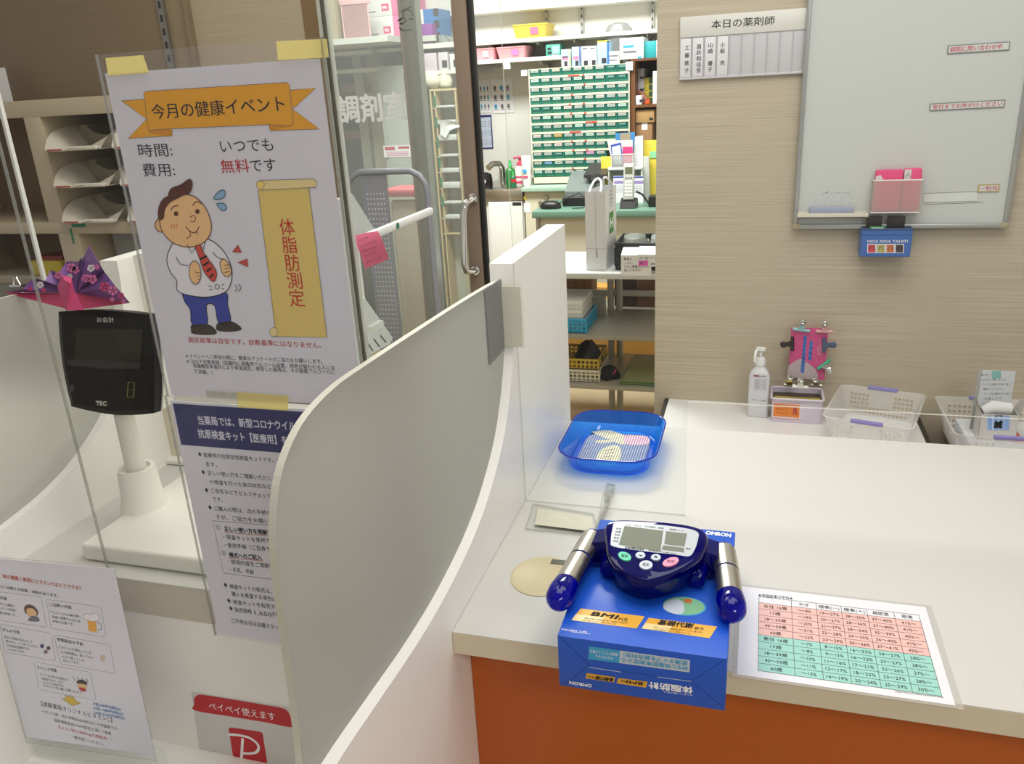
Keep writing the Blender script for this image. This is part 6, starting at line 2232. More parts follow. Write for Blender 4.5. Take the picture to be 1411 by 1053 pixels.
PKB = M('basket_pink', '#eaa6ac', 0.5)
tub('storage_basket', 'yellow plastic basket with a pink tag on the upper wall shelf', SY+0.02, (283, 152), (498, 212), up_z, M('basket_yellow', '#e9cf58', 0.5), 0.22, 0, PINK)
tub('storage_basket', 'pink plastic basket of cartons at the door end of the lower wall shelf', SY+0.02, (30, 298), (183, 362), lo_z, PKB, 0.22, 0, PAPER)
tub('storage_basket', 'longer pink plastic basket with a magenta tag on the lower wall shelf', SY+0.02, (184, 288), (372, 356), lo_z, PKB, 0.22, 0, MATS['label_magenta'])
solo_box('medicine_carton', 'white carton standing up out of the pink basket', 'carton', SY+0.06, (66, 273), (165, 345), 0.1, WHC, pc=zH)
p, q = ony(*zH(491, 270), SY+0.03), ony(*zH(580, 340), SY+0.03)
b = MB()
b.box(p.x, q.x, SY+0.03, SY+0.15, lo_z+0.0005, p.z, TL_, 0.001)
s = Sheet(b, (p.x, SY+0.0295, lo_z), EX, EZ)
W, H = q.x-p.x, p.z-lo_z
for a0, b0, a1, b1, mm in ((0.12, 0.15, 0.4, 0.4, DK), (0.12, 0.5, 0.36, 0.72, DK), (0.45, 0.2, 0.95, 0.85, M('carton_mint', '#9ed0c4', 0.5)), (0.45, 0.0, 0.75, 0.12, PINK)):
    s.polyuv([(W*a0, H*b0), (W*a1, H*b0), (W*a1, H*b1), (W*a0, H*b1)], mm, 2)
solo(b, 'medicine_carton', 'teal carton at the end of the lower wall shelf', 'carton', (p.x, SY+0.05, lo_z))
# tag and bag hanging from the lower shelf
p, q = ony(*zH(234, 372), SY-0.002), ony(*zH(278, 416), SY-0.002)
b = MB()
b.box(p.x, q.x, SY-0.003, SY-0.0015, q.z, lo_z-0.005, PAPER)
solo(b, 'paper_tag', 'white paper tag hanging from the lower wall shelf edge', 'tag', (p.x, SY, q.z))
b = MB()
p = ony(*zH(110, 412), SY+0.1)
b.rings([[Vector((p.x+dx, SY+0.1+0.05*math.sin(a), p.z+dz_+0.022*math.cos(a)*k)) for a in [2*PI*j/12 for j in range(12)]] for dx, dz_, k in ((-0.12, 0.012, 1.0), (-0.06, 0.012, 1.2), (0.0, 0.0, 1.25), (0.06, -0.002, 0.9), (0.10, 0.006, 0.4))], MATS['bag_white'])
solo(b, 'plastic_bag', 'white plastic bag hanging under the pink baskets', 'bag', p)

# --- wall notices
def notice(label, px4, m, frame=None, y=4.946, kind='grid'):
    q = [ony(*zH(*p), y) for p in px4]
    x0_, x1_ = (q[0].x+q[3].x)/2, (q[1].x+q[2].x)/2
    z1_, z0_ = (q[0].z+q[1].z)/2, (q[2].z+q[3].z)/2
    b = MB()
    b.box(x0_, x1_, y, y+0.002, z0_, z1_, frame or m)
    s = Sheet(b, (x0_, y-0.0002, z0_), EX, EZ, eps=0.0002)
    W, H = x1_-x0_, z1_-z0_
    if frame:
        s.polyuv([(W*0.08, H*0.04), (W*0.92, H*0.04), (W*0.92, H*0.93), (W*0.08, H*0.93)], m, 1)
    for r in range(3):
        for c in range(3):
            u, v = W*(0.18+0.3*c), H*(0.2+0.27*r)
            mm = CYAN if (r+c) % 3 == 0 and not frame else INK
            if kind == 'grid':
                s.polyuv(spline([(u+W*0.09*math.cos(k)*(0.6+0.4*(k > 2)), v+H*0.07*math.sin(k)) for k in (0, 1.3, 2.5, 3.8, 5)], 3), mm if mm is CYAN else GREYINK, 2)
                s.strokeuv([(u-W*0.1, v-H*0.09), (u+W*0.1, v-H*0.09)], H*0.014, INK, 2)
            else:
                for k in range(4):
                    s.strokeuv([(u-W*0.1, v-H*0.08+k*H*0.05), (u+W*0.12, v-H*0.08+k*H*0.05)], H*0.02, M('ink_light', '#9aa0b4', 0.7), 2)
    solo(b, 'wall_notice', label, 'notice', (x0_, y, z0_))


notice('narrow illustrated instruction sheet on the back wall beside the door edge', ((85, 482), (158, 480), (160, 682), (92, 684)), PAPER)
notice('wider illustrated instruction sheet on the back wall beside the drawer cabinet', ((162, 480), (290, 472), (298, 682), (168, 686)), PAPER)
notice('blue-framed notice on the back wall above the sink', ((88, 696), (164, 694), (172, 898), (100, 902)), M('notice_pale', '#c4ccdc', 0.6), NAVY, kind='lines')

# --- sink unit
kz = lambda x, y: (640+x/4.3875, 220+y/4.3875)
SKY_ = 4.36
sz1 = ony(*kz(240, 180), SKY_).z
xs0, xs1 = ony(648, 262, SKY_).x, ony(*kz(350, 200), SKY_).x
t = thing('sink_unit', 'white sink unit with a stainless steel worktop below the notices', 'sink', ((xs0+xs1)/2, SKY_+0.2, 0))
zl = ony(*kz(240, 250), SKY_).z
MB().box(xs0, xs1, SKY_, 4.94, zl, sz1, STEEL, 0.003).build('steel_worktop', t)
MB().box(xs0, xs1, SKY_+0.02, 4.94, 0.0, zl-0.0005, M('cabinet_white', '#deddd6', 0.4)).build('cabinet_body', t)
xd1 = ony(*kz(145, 300), SKY_).x
MB().box(xd1, xs1-0.006, SKY_+0.002, SKY_+0.0195, 0.1, zl-0.004, M('cabinet_white', '#deddd6', 0.4), 0.002).build('door', t)
MB().box(xs1-0.06, xs1-0.01, SKY_-0.0, SKY_+0.0015, zl-0.025, zl-0.008, INK).build('brand_plate', t)
MB().box(xs0, xs1-0.02, 4.92, 4.945, sz1+0.0005, sz1+0.05, STEEL).build('splashback', t)
# kettle, faucet, bottles
p = ony(*kz(135, 135), 4.5)
p = ony(*kz(128, 135), 4.44)+EX*0.03
t = thing('electric_kettle', 'black kettle beside the chrome tap on the sink worktop', 'kettle', (p.x-0.03, 4.44, sz1+0.0005))
b = MB()
b.lathe([(0.036, 0.0), (0.04, 0.008), (0.039, 0.05), (0.034, 0.075), (0.014, 0.085)], (p.x-0.03, 4.44, sz1+0.0005), BLACKP, 24)
b.build('body', t)
b = MB()
b.lathe([(0.014, 0), (0.014, 0.002)], (p.x-0.03, 4.402, sz1+0.04), WHITE, 16, (0, -1, 0))
b.build('dial', t)
p = ony(*kz(215, 165), 4.62)
t = thing('sink_tap', 'chrome curved tap behind the kettle on the sink worktop', 'tap', (p.x, 4.62, sz1+0.0005))
b = MB()
b.tube([(p.x+0.02, 4.62, sz1+0.001), (p.x+0.02, 4.62, sz1+0.09), (p.x+0.01, 4.6, sz1+0.118), (p.x-0.02, 4.56, sz1+0.118), (p.x-0.035, 4.53, sz1+0.10)], 0.017, CHROME, 14)
b.build('spout', t)
b = MB()
b.tube([(p.x+0.0, 4.6, sz1+0.118), (p.x-0.05, 4.56, sz1+0.105)], 0.011, M('tap_beige', '#b8ac92', 0.4), 10)
b.build('lever', t)
b = MB()
random.seed(2)
for k in range(9):
    a = k*0.7
    c = Vector((p.x-0.045, 4.5, sz1+0.018))
    b.tube([c+Vector((0.022*math.cos(a+j*0.5), 0.02*math.sin(a*1.3+j*0.5), 0.012*math.sin(a*2+j))) for j in range(12)], 0.003, M('scourer_grey', '#4a4a48', 0.5, 0.4), 6, caps=True)
solo(b, 'scouring_pad', 'dark grey scouring pad beside the kettle on the sink worktop', 'scouring pad', (p.x-0.045, 4.5, sz1))


def pump(label, px, y, H, R, mb_, mc, head=True, lab_=None):
    p = ony(*kz(px, 165), y)
    c = Vector((p.x, y, sz1+0.0005))
    t = thing('pump_bottle' if head else 'squeeze_bottle', label, 'bottle', c)
    b = MB()
    b.lathe([(R*0.95, 0), (R, 0.004), (R, H*0.55), (R*0.9, H*0.63), (R*0.45, H*0.7), (R*0.4, H*0.73)], c, mb_, 20)
    b.build('bottle_body', t)
    b = MB()
    if head:
        b.lathe([(R*0.6, H*0.7), (R*0.6, H*0.8), (R*0.25, H*0.82), (R*0.25, H*0.94), (R*0.6, H*0.96), (R*0.5, H)], c, mc, 16)
        b.tube([c+EZ*H*0.97, c+Vector((-R*0.9, -R*0.9, H*0.95))], R*0.2, mc, 8)
    else:
        b.lathe([(R*0.42, H*0.7), (R*0.42, H*0.82), (R*0.3, H*0.85), (R*0.25, H*0.97)], c, mc, 16)
    b.build('cap', t)
    if lab_:
        b = MB()
        for z0_, z1_, mm in lab_:
            b.lathe([(R*1.01, H*z0_), (R*1.01, H*z1_)], c, mm, 20)
        b.build('label', t)
    return t


GRB = clear('soap_green', '#8fdc9a', 0.6, '#4fc06a', 1.0, 0.08)
pump('bright green dish soap bottle on the sink worktop', 282, 4.5, 0.145, 0.027, GRB, M('cap_green', '#3fae57', 0.4), False)
pump('small dark green bottle with red label between the soap bottles', 297, 4.45, 0.09, 0.014, M('bottle_darkgreen', '#17794f', 0.3), M('cap_green', '#3fae57', 0.4), False, [(0.3, 0.5, RED)])
pump('white foam soap bottle with a pink pump head', 342, 4.47, 0.165, 0.03, PLWHITE, M('pump_pink', '#e2506f', 0.4), True, [(0.12, 0.2, HOT), (0.3, 0.36, HOT)])
p = ony(*kz(388, 165), 4.45)
t = thing('lotion_tube', 'tall white tube with coloured marks beside the drawer cabinet', 'tube', (p.x, 4.45, gz+0.0005))
b = MB()
b.rings([[Vector((p.x+hx_*c_, 4.42+hy_*s_, gz+0.0005+z)) for c_, s_ in [(math.cos(2*PI*k/16), math.sin(2*PI*k/16)) for k in range(16)]] for hx_, hy_, z in ((0.02, 0.018, 0), (0.024, 0.018, 0.02), (0.026, 0.014, 0.1), (0.028, 0.003, 0.16))], PLWHITE)
b.build('tube_body', t)
b = MB()
b.box(p.x-0.016, p.x+0.012, 4.399, 4.401, gz+0.045, gz+0.055, HOT)
b.box(p.x-0.016, p.x+0.006, 4.399, 4.401, gz+0.07, gz+0.09, CYAN)
b.build('label', t)

# --- green topped bench
BY = 3.88
bz = ony(800, 291, BY).z
bx_0, bx_1 = ony(732.5, 294, BY).x, -0.05
t = thing('green_bench', 'workbench with a green top in the dispensary', 'workbench', (-0.6, BY+0.2, 0))
MB().box(bx_0, bx_1, BY, 4.30, bz-0.032, bz, GRN, 0.003).build('bench_top', t)
MB().box(bx_0+0.03, bx_1, BY+0.04, 4.28, 0.0, bz-0.0325, M('panel_sage', '#d6d4c2', 0.5)).build('body', t)
MB().box(bx_0+0.012, bx_0+0.029, BY+0.03, BY+0.09, 0.0, bz-0.0325, ALU).build('corner_post', t)
BZ2 = bz+0.0005
p = ony(*kz(515, 285), 3.96)
t = thing('computer_mouse', 'black computer mouse on the green bench beside the white paper bag', 'mouse', (p.x, 3.98, BZ2))
b = MB()
b.rings([[Vector((p.x+0.055*r*math.cos(a), 3.98+0.035*r*math.sin(a), BZ2+z)) for a in [2*PI*k/20 for k in range(20)]] for r, z in ((0.9, 0), (1.0, 0.008), (0.9, 0.024), (0.6, 0.035), (0.2, 0.038))], BLACKP)
b.build('shell', t)
b = MB()
b.tube([(p.x+0.04, 4.0, BZ2+0.02), (p.x+0.09, 3.99, BZ2+0.05), (p.x+0.15, 3.96, BZ2+0.075), (p.x+0.2, 3.97, BZ2+0.03), (p.x+0.17, 3.94, BZ2+0.006), (p.x+0.12, 3.93, BZ2+0.006)], 0.0025, INK, 6)
b.build('cable', t)
zP_ = lambda x, y: (780+x/8.1, 170+y/8.1)
p, q = ony(*kz(520, 250), 4.04), ony(*kz(775, 285), 4.04)
t = thing('label_printer', 'low dark printer with a grey top on the green bench', 'printer', ((p.x+q.x)/2, 4.1, BZ2))
q.x = min(q.x, ony(*zP_(470, 700), 4.14).x-0.105)
MB().box(p.x+0.06, q.x+0.06, 4.04, 4.26, BZ2, BZ2+0.045, BLACKP, 0.006, 3).build('base', t)
b = MB()
b.prism([(4.06, BZ2+0.0455), (4.26, BZ2+0.0455), (4.26, BZ2+0.15), (4.17, BZ2+0.13), (4.06, BZ2+0.07)], (0, 0, 0), EY, EZ, EX, p.x+0.07, q.x+0.05, M('printer_grey', '#737a78', 0.25))
b.build('paper_cover', t)
b = MB()
b.prism([(4.10, BZ2+0.13), (4.28, BZ2+0.17), (4.28, BZ2+0.185), (4.10, BZ2+0.145)], (0, 0, 0), EY, EZ, EX, p.x+0.16, q.x+0.1, M('printer_dark', '#2f2c2e', 0.4))
b.build('lid', t)
b = MB()
b.lathe([(0.035, 0.0), (0.034, 0.012), (0.012, 0.022)], (p.x+0.23, 4.09, BZ2+0.125), BLACKP, 20, (0, -0.5, 1))
b.build('sensor_dome', t)
# phone on its charger
zP = lambda x, y: (780+x/8.1, 170+y/8.1)
p = ony(*zP(690, 930), 3.95)
t = thing('cordless_phone', 'silver cordless phone upright in its black charging base on the green bench', 'telephone', (p.x, 3.97, BZ2))
b = MB()
b.prism([(3.93, BZ2), (4.04, BZ2), (4.03, BZ2+0.035), (3.99, BZ2+0.045), (3.945, BZ2+0.03)], (0, 0, 0), EY, EZ, EX, p.x-0.037, p.x+0.037, BLACKP)
b.build('charging_base', t)
b = MB()
rt2 = Matrix.Rotation(math.radians(12), 3, 'X')
hc = Vector((p.x, 3.985, BZ2+0.12))
b.box(hc.x-0.026, hc.x+0.026, hc.y-0.012, hc.y+0.012, hc.z-0.085, hc.z+0.085, M('phone_silver', '#c4c4c0', 0.3, 0.3), 0.006, 3, Matrix.Rotation(math.radians(-10), 3, 'X'))
b.build('handset', t)
b = MB()
Rm = Matrix.Rotation(math.radians(-10), 3, 'X')
s = Sheet(b, hc+Rm @ Vector((0, -0.0126, 0)), EX, Rm @ EZ)
s.polyuv([(-0.018, 0.035), (0.018, 0.035), (0.018, 0.068), (-0.018, 0.068)], M('phone_lcd', '#5d6247', 0.3), 1)
for r in range(6):
    for c in range(3):
        u, v = -0.017+c*0.0125, 0.012-r*0.0155
        s.polyuv([(u, v), (u+0.0095, v), (u+0.0095, v+0.009), (u, v+0.009)], M('phone_key', '#e8e8e4', 0.4) if r else GREYINK, 1)
b.build('keypad', t)
b = MB()
b.tube([(p.x+0.03, 4.02, BZ2+0.07), (p.x+0.06, 4.02, BZ2+0.055), (p.x+0.09, 4.0, BZ2+0.02), (p.x+0.13, 4.0, BZ2+0.012), (min(p.x+0.2, ony(*zP(985, 880), 3.97).x-0.037), 4.01, BZ2+0.015)], 0.005, INK, 8)
b.build('cable', t)
# adapter block at the bench end
p3 = ony(*zP(985, 880), 3.97)
b = MB()
b.box(p3.x-0.03, p3.x+0.06, 3.98, 4.06, BZ2, BZ2+0.05, BLACKP, 0.004)
solo(b, 'power_adapter', 'black power adapter on the green bench at the doorway edge', 'adapter', (p3.x, 4.0, BZ2))

# filing rack: white wire holder, purple-striped cards, folders, small basket of cards on top
HY = 4.14
t = thing('filing_rack', 'white filing rack behind the cordless phone on the green bench', 'filing rack', (ony(*zP(690, 600), HY).x, HY, BZ2))
rx0, rx1 = ony(*zP(470, 700), HY).x, ony(*zP(850, 700), HY).x
rzs = ony(*zP(650, 520), HY).z
RW = M('rack_white', '#d9d9d6', 0.4)
MB().box(rx0, rx0+0.006, HY, HY+0.12, BZ2, rzs, RW).build('side_panel', t)
MB().box(rx1-0.006, rx1, HY, HY+0.12, BZ2, rzs, RW).build('side_panel', t)
MB().box(rx0, rx1, HY-0.005, HY+0.125, rzs, rzs+0.012, RW, 0.002).build('top_shelf', t)
MB().box(rx0+0.006, rx1-0.006, HY+0.114, HY+0.12, BZ2, rzs, M('rack_shade', '#c9cbc9', 0.5)).build('back_panel', t)
VT = M('card_violet', '#9a86c4', 0.6)
for i, (xa, xb2, lb_) in enumerate(((525, 650, 'violet-banded white card in the filing rack, on the bag side of the phone'), (748, 862, 'violet-banded white card in the filing rack, on the doorway side of the phone'))):
    p, q = ony(*zP(xa, 590), HY-0.01), ony(*zP(xb2, 790), HY-0.01)
    b = MB()
    b.box(p.x, q.x, HY-0.009, HY-0.006, BZ2, p.z, PAPER)
    s = Sheet(b, (p.x, HY-0.0095, q.z), EX, EZ)
    W, H = q.x-p.x, p.z-q.z
    s.polyuv([(0, H*0.9), (W, H*0.9), (W, H*0.98), (0, H*0.98)], BLUEP, 1).polyuv([(W*0.1, H*0.58), (W, H*0.58), (W, H*0.74), (W*0.1, H*0.74)], VT, 1)
    for k in range(4):
        s.strokeuv([(W*0.05, H*(0.12+0.11*k)), (W*0.9, H*(0.12+0.11*k))], 0.002, M('ink_light', '#9aa0b4', 0.7), 1)
    solo(b, 'banded_card', lb_, 'card', (p.x, HY-0.008, BZ2))
# mesh basket on the rack
p, q = ony(*zP(508, 350), HY-0.0), ony(*zP(738, 512), HY-0.0)
zbk = rzs+0.0125
t = thing('mesh_basket', 'small white lattice basket of cards on top of the filing rack', 'basket', ((p.x+q.x)/2, HY+0.05, zbk))
b = MB()
n = 11
for k in range(n+1):
    x = p.x+(q.x-p.x)*k/n
    b.box(x-0.0016, x+0.0016, HY, HY+0.003, zbk, p.z, RW)
for k in range(7):
    z = zbk+(p.z-zbk)*k/7
    b.box(p.x, q.x, HY, HY+0.003, z-0.0014+0.002, z+0.0014+0.002, RW)
b.build('front_lattice', t)
b = MB()
b.box(p.x-0.002, q.x+0.002, HY-0.002, HY+0.005, p.z-0.004, p.z+0.002, RW)
b.box(p.x-0.002, p.x+0.001, HY+0.005, HY+0.1, zbk, p.z, RW)
b.box(q.x-0.001, q.x+0.002, HY+0.005, HY+0.1, zbk, p.z, RW)
b.box(p.x, q.x, HY+0.097, HY+0.1, zbk, p.z, RW)
b.box(p.x, q.x, HY+0.003, HY+0.097, zbk, zbk+0.003, RW)
b.build('walls', t)


def standing_card(label, px4, y, m, name='card', cat='card', border=None, zb=None, th=0.002):
    q = [ony(*zP(*p_), y) for p_ in px4]
    if zb is not None:
        for k in (2, 3):
            q[k] = Vector((q[k].x, q[k].y, zb))
    b = MB()
    b.add(q+[p_+EY*th for p_ in q], [[0, 1, 2, 3], [7, 6, 5, 4], [0, 1, 5, 4], [1, 2, 6, 5], [2, 3, 7, 6], [3, 0, 4, 7]], border or m)
    if border:
        c = (q[0]+q[1]+q[2]+q[3])/4
        b.add([c+(p_-c)*0.82-EY*0.0006 for p_ in q], [[0, 1, 2, 3]], m)
    solo(b, name, label, cat, q[3])


zc0 = zbk+0.0035
standing_card('blue-framed card tilted in the lattice basket', ((498, 243), (612, 215), (640, 345), (520, 400)), HY+0.02, M('card_ice', '#ccd4da', 0.6), border=BLUEP, zb=zc0)
standing_card('magenta round-topped card in the lattice basket', ((634, 262), (742, 262), (745, 400), (634, 400)), HY+0.03, M('card_magenta', '#d63b7c', 0.6), zb=zc0)
standing_card('brown card standing behind the lattice basket cards', ((605, 110), (720, 108), (720, 400), (605, 400)), HY+0.055, M('card_brown', '#9c8f78', 0.6), zb=zc0)
standing_card('blue-topped folder standing at the back of the lattice basket', ((552, 108), (768, 98), (768, 400), (552, 400)), HY+0.08, M('folder_blue', '#3d86c0', 0.6), 'folder', 'folder', zb=zc0)
standing_card('white paper folder between the lattice basket and the brown card', ((455, 190), (745, 185), (745, 400), (520, 400)), HY+0.045, M('paper_grey2', '#cfd0d2', 0.6), 'folder', 'folder', zb=zc0)
standing_card('tall pale folder of pens and papers at the doorway side of the lattice basket', ((770, 150), (856, 140), (858, 512), (744, 512)), HY+0.06, M('folder_pale', '#d8d8da', 0.6), 'folder', 'folder', zb=rzs+0.0125, th=0.03)
standing_card('yellow folder between the filing rack and the green drawers', ((388, 372), (505, 366), (505, 700), (398, 720)), HY+0.05, YELLOW, 'folder', 'folder', zb=BZ2, th=0.004)
standing_card('wide yellow folder at the doorway edge of the filing rack', ((862, 190), (1030, 185), (1030, 740), (866, 760)), HY+0.09, YELLOW, 'folder', 'folder', zb=BZ2, th=0.006)
standing_card('grey binder in front of the wide yellow folder', ((862, 372), (922, 380), (932, 800), (866, 800)), HY+0.04, M('binder_grey', '#c6c8c4', 0.5), 'binder', 'binder', zb=BZ2, th=0.03)
p = ony(*zP(970, 350), HY+0.085)
b = MB()
b.box(p.x-0.016, p.x+0.016, HY+0.086, HY+0.0885, p.z-0.016, p.z+0.016, M('note_green', '#8fd0a0', 0.6))
solo(b, 'sticky_note', 'small green note stuck on the wide yellow folder', 'note', p)

# --- steel rack in front of the bench, with the paper bag
TY = 3.0
tzr = ony(700+140, 377, TY).z
rx0, rx1 = ony(700, 377, TY).x, -0.10
RS = M('rack_steel', '#c4c2ba', 0.4, 0.3)
t = thing('storage_rack', 'white topped storage rack with three lower shelves in the doorway', 'rack', (-0.5, TY+0.2, 0))
zfront = [tzr, ony(840, 463, TY).z, ony(840, 532, TY).z]
TD = 0.42
MB().box(rx0, rx1, TY, TY+TD, tzr-0.022, tzr, M('rack_top', '#cfd0cc', 0.4), 0.002).build('top_shelf', t)
for z in zfront[1:]:
    MB().box(rx0, rx1, TY, TY+TD+(0.16 if z == zfront[1] else 0), z-0.018, z, M('rack_shelf', '#9c978a', 0.35), 0.002).build('lower_shelf', t)
zr = ony(840, 404, TY+TD-0.03).z
MB().box(rx0, rx1, TY+TD-0.03, TY+TD-0.015, zr-0.012, zr+0.012, RS).build('back_rail', t)
for px in (842, 854):
    x = ony(px, 430, TY+TD-0.04).x
    b = MB()
    b.tube([(x, TY+TD-0.045, 0.0), (x, TY+TD-0.045, tzr-0.0225)], 0.014, M('rack_leg', '#b3aea0', 0.4), 14)
    b.build('leg', t)
for x in (rx0+0.03, rx1-0.03):
    b = MB()
    b.tube([(x, TY+0.03, 0.0), (x, TY+0.03, tzr-0.0225)], 0.014, M('rack_leg', '#b3aea0', 0.4), 14)
    b.build('leg', t)
# paper bag
zG = lambda x, y: (640+x/4.3875, 220+y/4.3875)
GY = TY+0.05
p, q = ony(*zG(727, 195), GY), ony(*zG(858, 655), GY)
zgb = tzr+0.0005
t = thing('paper_bag', 'white paper carrier bag with green mark standing on the storage rack', 'paper bag', ((p.x+q.x)/2, GY+0.1, zgb))
bw_ = q.x-p.x
sd = ony(*zG(916, 420), GY+0.16).x
BGW = M('bag_paper', '#dfdfe2', 0.55)
gt = p.z
b = MB()
xs1_ = max(sd, q.x+0.01)
A0, A1, A2, A3 = Vector((p.x, GY, 0)), Vector((q.x, GY, 0)), Vector((xs1_, GY+0.17, 0)), Vector((p.x+0.03, GY+0.17, 0))
zz0, zz1 = Vector((0, 0, zgb)), Vector((0, 0, gt))
b.add([A0+zz0, A1+zz0, A2+zz0, A3+zz0, A0+zz1, A1+zz1, A2+zz1+EZ*0.004, A3+zz1+EZ*0.004], [[0, 1, 5, 4], [1, 2, 6, 5], [2, 3, 7, 6], [3, 0, 4, 7], [0, 3, 2, 1]], BGW)
fm = (A0+A1)/2
b.add([A0+Vector((0.0, -0.0006, zgb+0.085)), A1+Vector((0, -0.0006, zgb+0.085)), A1+Vector((0, -0.0006, zgb+0.083)), A0+Vector((0, -0.0006, zgb+0.083))], [[0, 1, 2, 3]], M('bag_fold', '#b9b9bd', 0.6))
b.add([fm+Vector((-0.0008, -0.0006, zgb+0.085)), fm+Vector((0.0008, -0.0006, zgb+0.085)), fm+Vector((0.0008, -0.0006, gt)), fm+Vector((-0.0008, -0.0006, gt))], [[0, 1, 2, 3]], MATS['bag_fold'])
b.build('bag_body', t)
b = MB()
sU = (A2-A1).normalized()
s = Sheet(b, A1+zz0+Vector((0.0008, -0.0006, 0)), sU, EZ)
Wb = (A2-A1).length
s.polyuv([(Wb*0.32, 0.13), (Wb*0.7, 0.13), (Wb*0.7, 0.21), (Wb*0.32, 0.21)], M('bag_green', '#4a8a3c', 0.6), 1)
s.textuv('H', (Wb*0.4, 0.17), (Wb*0.62, 0.17), 0.05, PWHITE, 3, 0.05)
for k in range(5):
    s.strokeuv([(Wb*0.5+0.02*math.cos(a), 0.24+k*0.014+0.007*math.sin(a)) for a in [2*PI*j/12 for j in range(13)]], 0.0018, GREYINK, 1)
s2 = Sheet(b, A0+zz0+Vector((0, -0.0008, 0)), EX, EZ)
for k in range(3):
    s2.strokeuv([(bw_*0.5, 0.052+k*0.011), (bw_*0.5+0.006, 0.056+k*0.011), (bw_*0.5, 0.060+k*0.011)], 0.0022, INK, 1)
b.build('printed_mark', t)
b = MB()
for (a_, c_, hx_) in ((A0, A1, 0.0), (A3, A2, 0.0)):
    m_ = (a_+c_)/2
    w2 = (c_-a_)*0.27
    top_ = ony(*zG(835, 112), GY+0.08)
    loop = [m_-w2+zz1-EZ*0.015]
    for k in range(15):
        an = PI*k/14
        sn = math.sin(an)
        loop.append(m_-w2*math.cos(an)+Vector((0, ((GY+0.085)-m_.y)*0.8*sn, gt+(top_.z-gt)*sn)))
    loop.append(m_+w2+zz1-EZ*0.015)
    b.tube(loop, 0.0042, BGW, 8)
b.build('cord_handles', t)
# loose sheet on the rack top
b = MB()
p, q = onz(*zG(560, 610), tzr), onz(*zG(722, 660), tzr)
b.box(p.x-0.02, q.x-0.012, TY+0.02, TY+0.2, tzr+0.0004, tzr+0.0016, PAPER)
s = Sheet(b, (p.x, TY+0.03, tzr+0.0018), EX, EY)
for k in range(6):
    s.strokeuv([(0.02, 0.02+k*0.022), (0.1, 0.02+k*0.022)], 0.003, M('ink_light', '#9aa0b4', 0.7), 1)
solo(b, 'printed_sheet', 'printed paper sheet lying on the rack top beside the paper bag', 'paper', (p.x, TY+0.1, tzr))
# black basket with plastic packets and hanging notes
p, q = ony(*zG(905, 510), TY+0.06), ony(*zG(1180, 668), TY+0.06)
KB = M('basket_black', '#1d2024', 0.45)
kx_0, kx_1, kzb2, kzt2 = p.x+0.004, q.x+0.06, tzr+0.0005, p.z
t = thing('black_basket', 'black perforated basket of plastic packets on the storage rack', 'basket', ((kx_0+kx_1)/2, TY+0.15, kzb2))
b = MB()
for y in (TY+0.06, TY+0.26):
    b.box(kx_0, kx_1, y, y+0.003, kzt2-0.015, kzt2, KB)
    b.box(kx_0, kx_1, y, y+0.003, kzb2, kzb2+0.015, KB)
    for k in range(16):
        x = kx_0+(kx_1-kx_0)*k/15
        b.box(x-0.004, x+0.004, y+0.0002, y+0.0028, kzb2+0.015, kzt2-0.015, KB)
    for r in range(2):
        z = kzb2+(kzt2-kzb2)*(0.36+0.3*r)
        b.box(kx_0, kx_1, y+0.0004, y+0.0026, z-0.004, z+0.004, KB)
for x in (kx_0, kx_1-0.003):
    b.box(x, x+0.003, TY+0.063, TY+0.26, kzt2-0.015, kzt2, KB)
    b.box(x, x+0.003, TY+0.063, TY+0.26, kzb2, kzb2+0.015, KB)
    for k in range(9):
        y = TY+0.07+0.022*k
        b.box(x+0.0002, x+0.0028, y-0.003, y+0.003, kzb2+0.015, kzt2-0.015, KB)
b.box(kx_0, kx_1, TY+0.06, TY+0.263, kzb2, kzb2+0.003, KB)
b.build('lattice', t)
b = MB()
b.tube([(x, y, kzt2) for x, y in [(kx_0, TY+0.06), (kx_1, TY+0.06), (kx_1, TY+0.263), (kx_0, TY+0.263)]], 0.005, KB, 8, closed=True)
b.build('rim', t)
PKT = clear('packet_clear', '#e8ebe8', 0.6, '#c4cac6', 1.2, 0.12)
for i, (xa, lb_) in enumerate(((0.012, 'clear plastic packet at the bag end of the black basket'), (0.115, 'clear plastic packet at the doorway end of the black basket'))):
    b = MB()
    c = Vector((kx_0+xa+0.046, TY+0.16, kzb2+0.004))
    b.rings([[c+Vector((0.048*k_*math.cos(a)*(1+0.1*math.sin(3*a+i)), 0.085*k_*math.sin(a), z)) for a in [2*PI*j/18 for j in range(18)]] for k_, z in ((0.8, 0), (1.0, 0.03), (1.0, kzt2-kzb2-0.02), (0.85, kzt2-kzb2+0.008), (0.3, kzt2-kzb2+0.016))], PKT)
    solo(b, 'plastic_packet', lb_, 'packet', c)
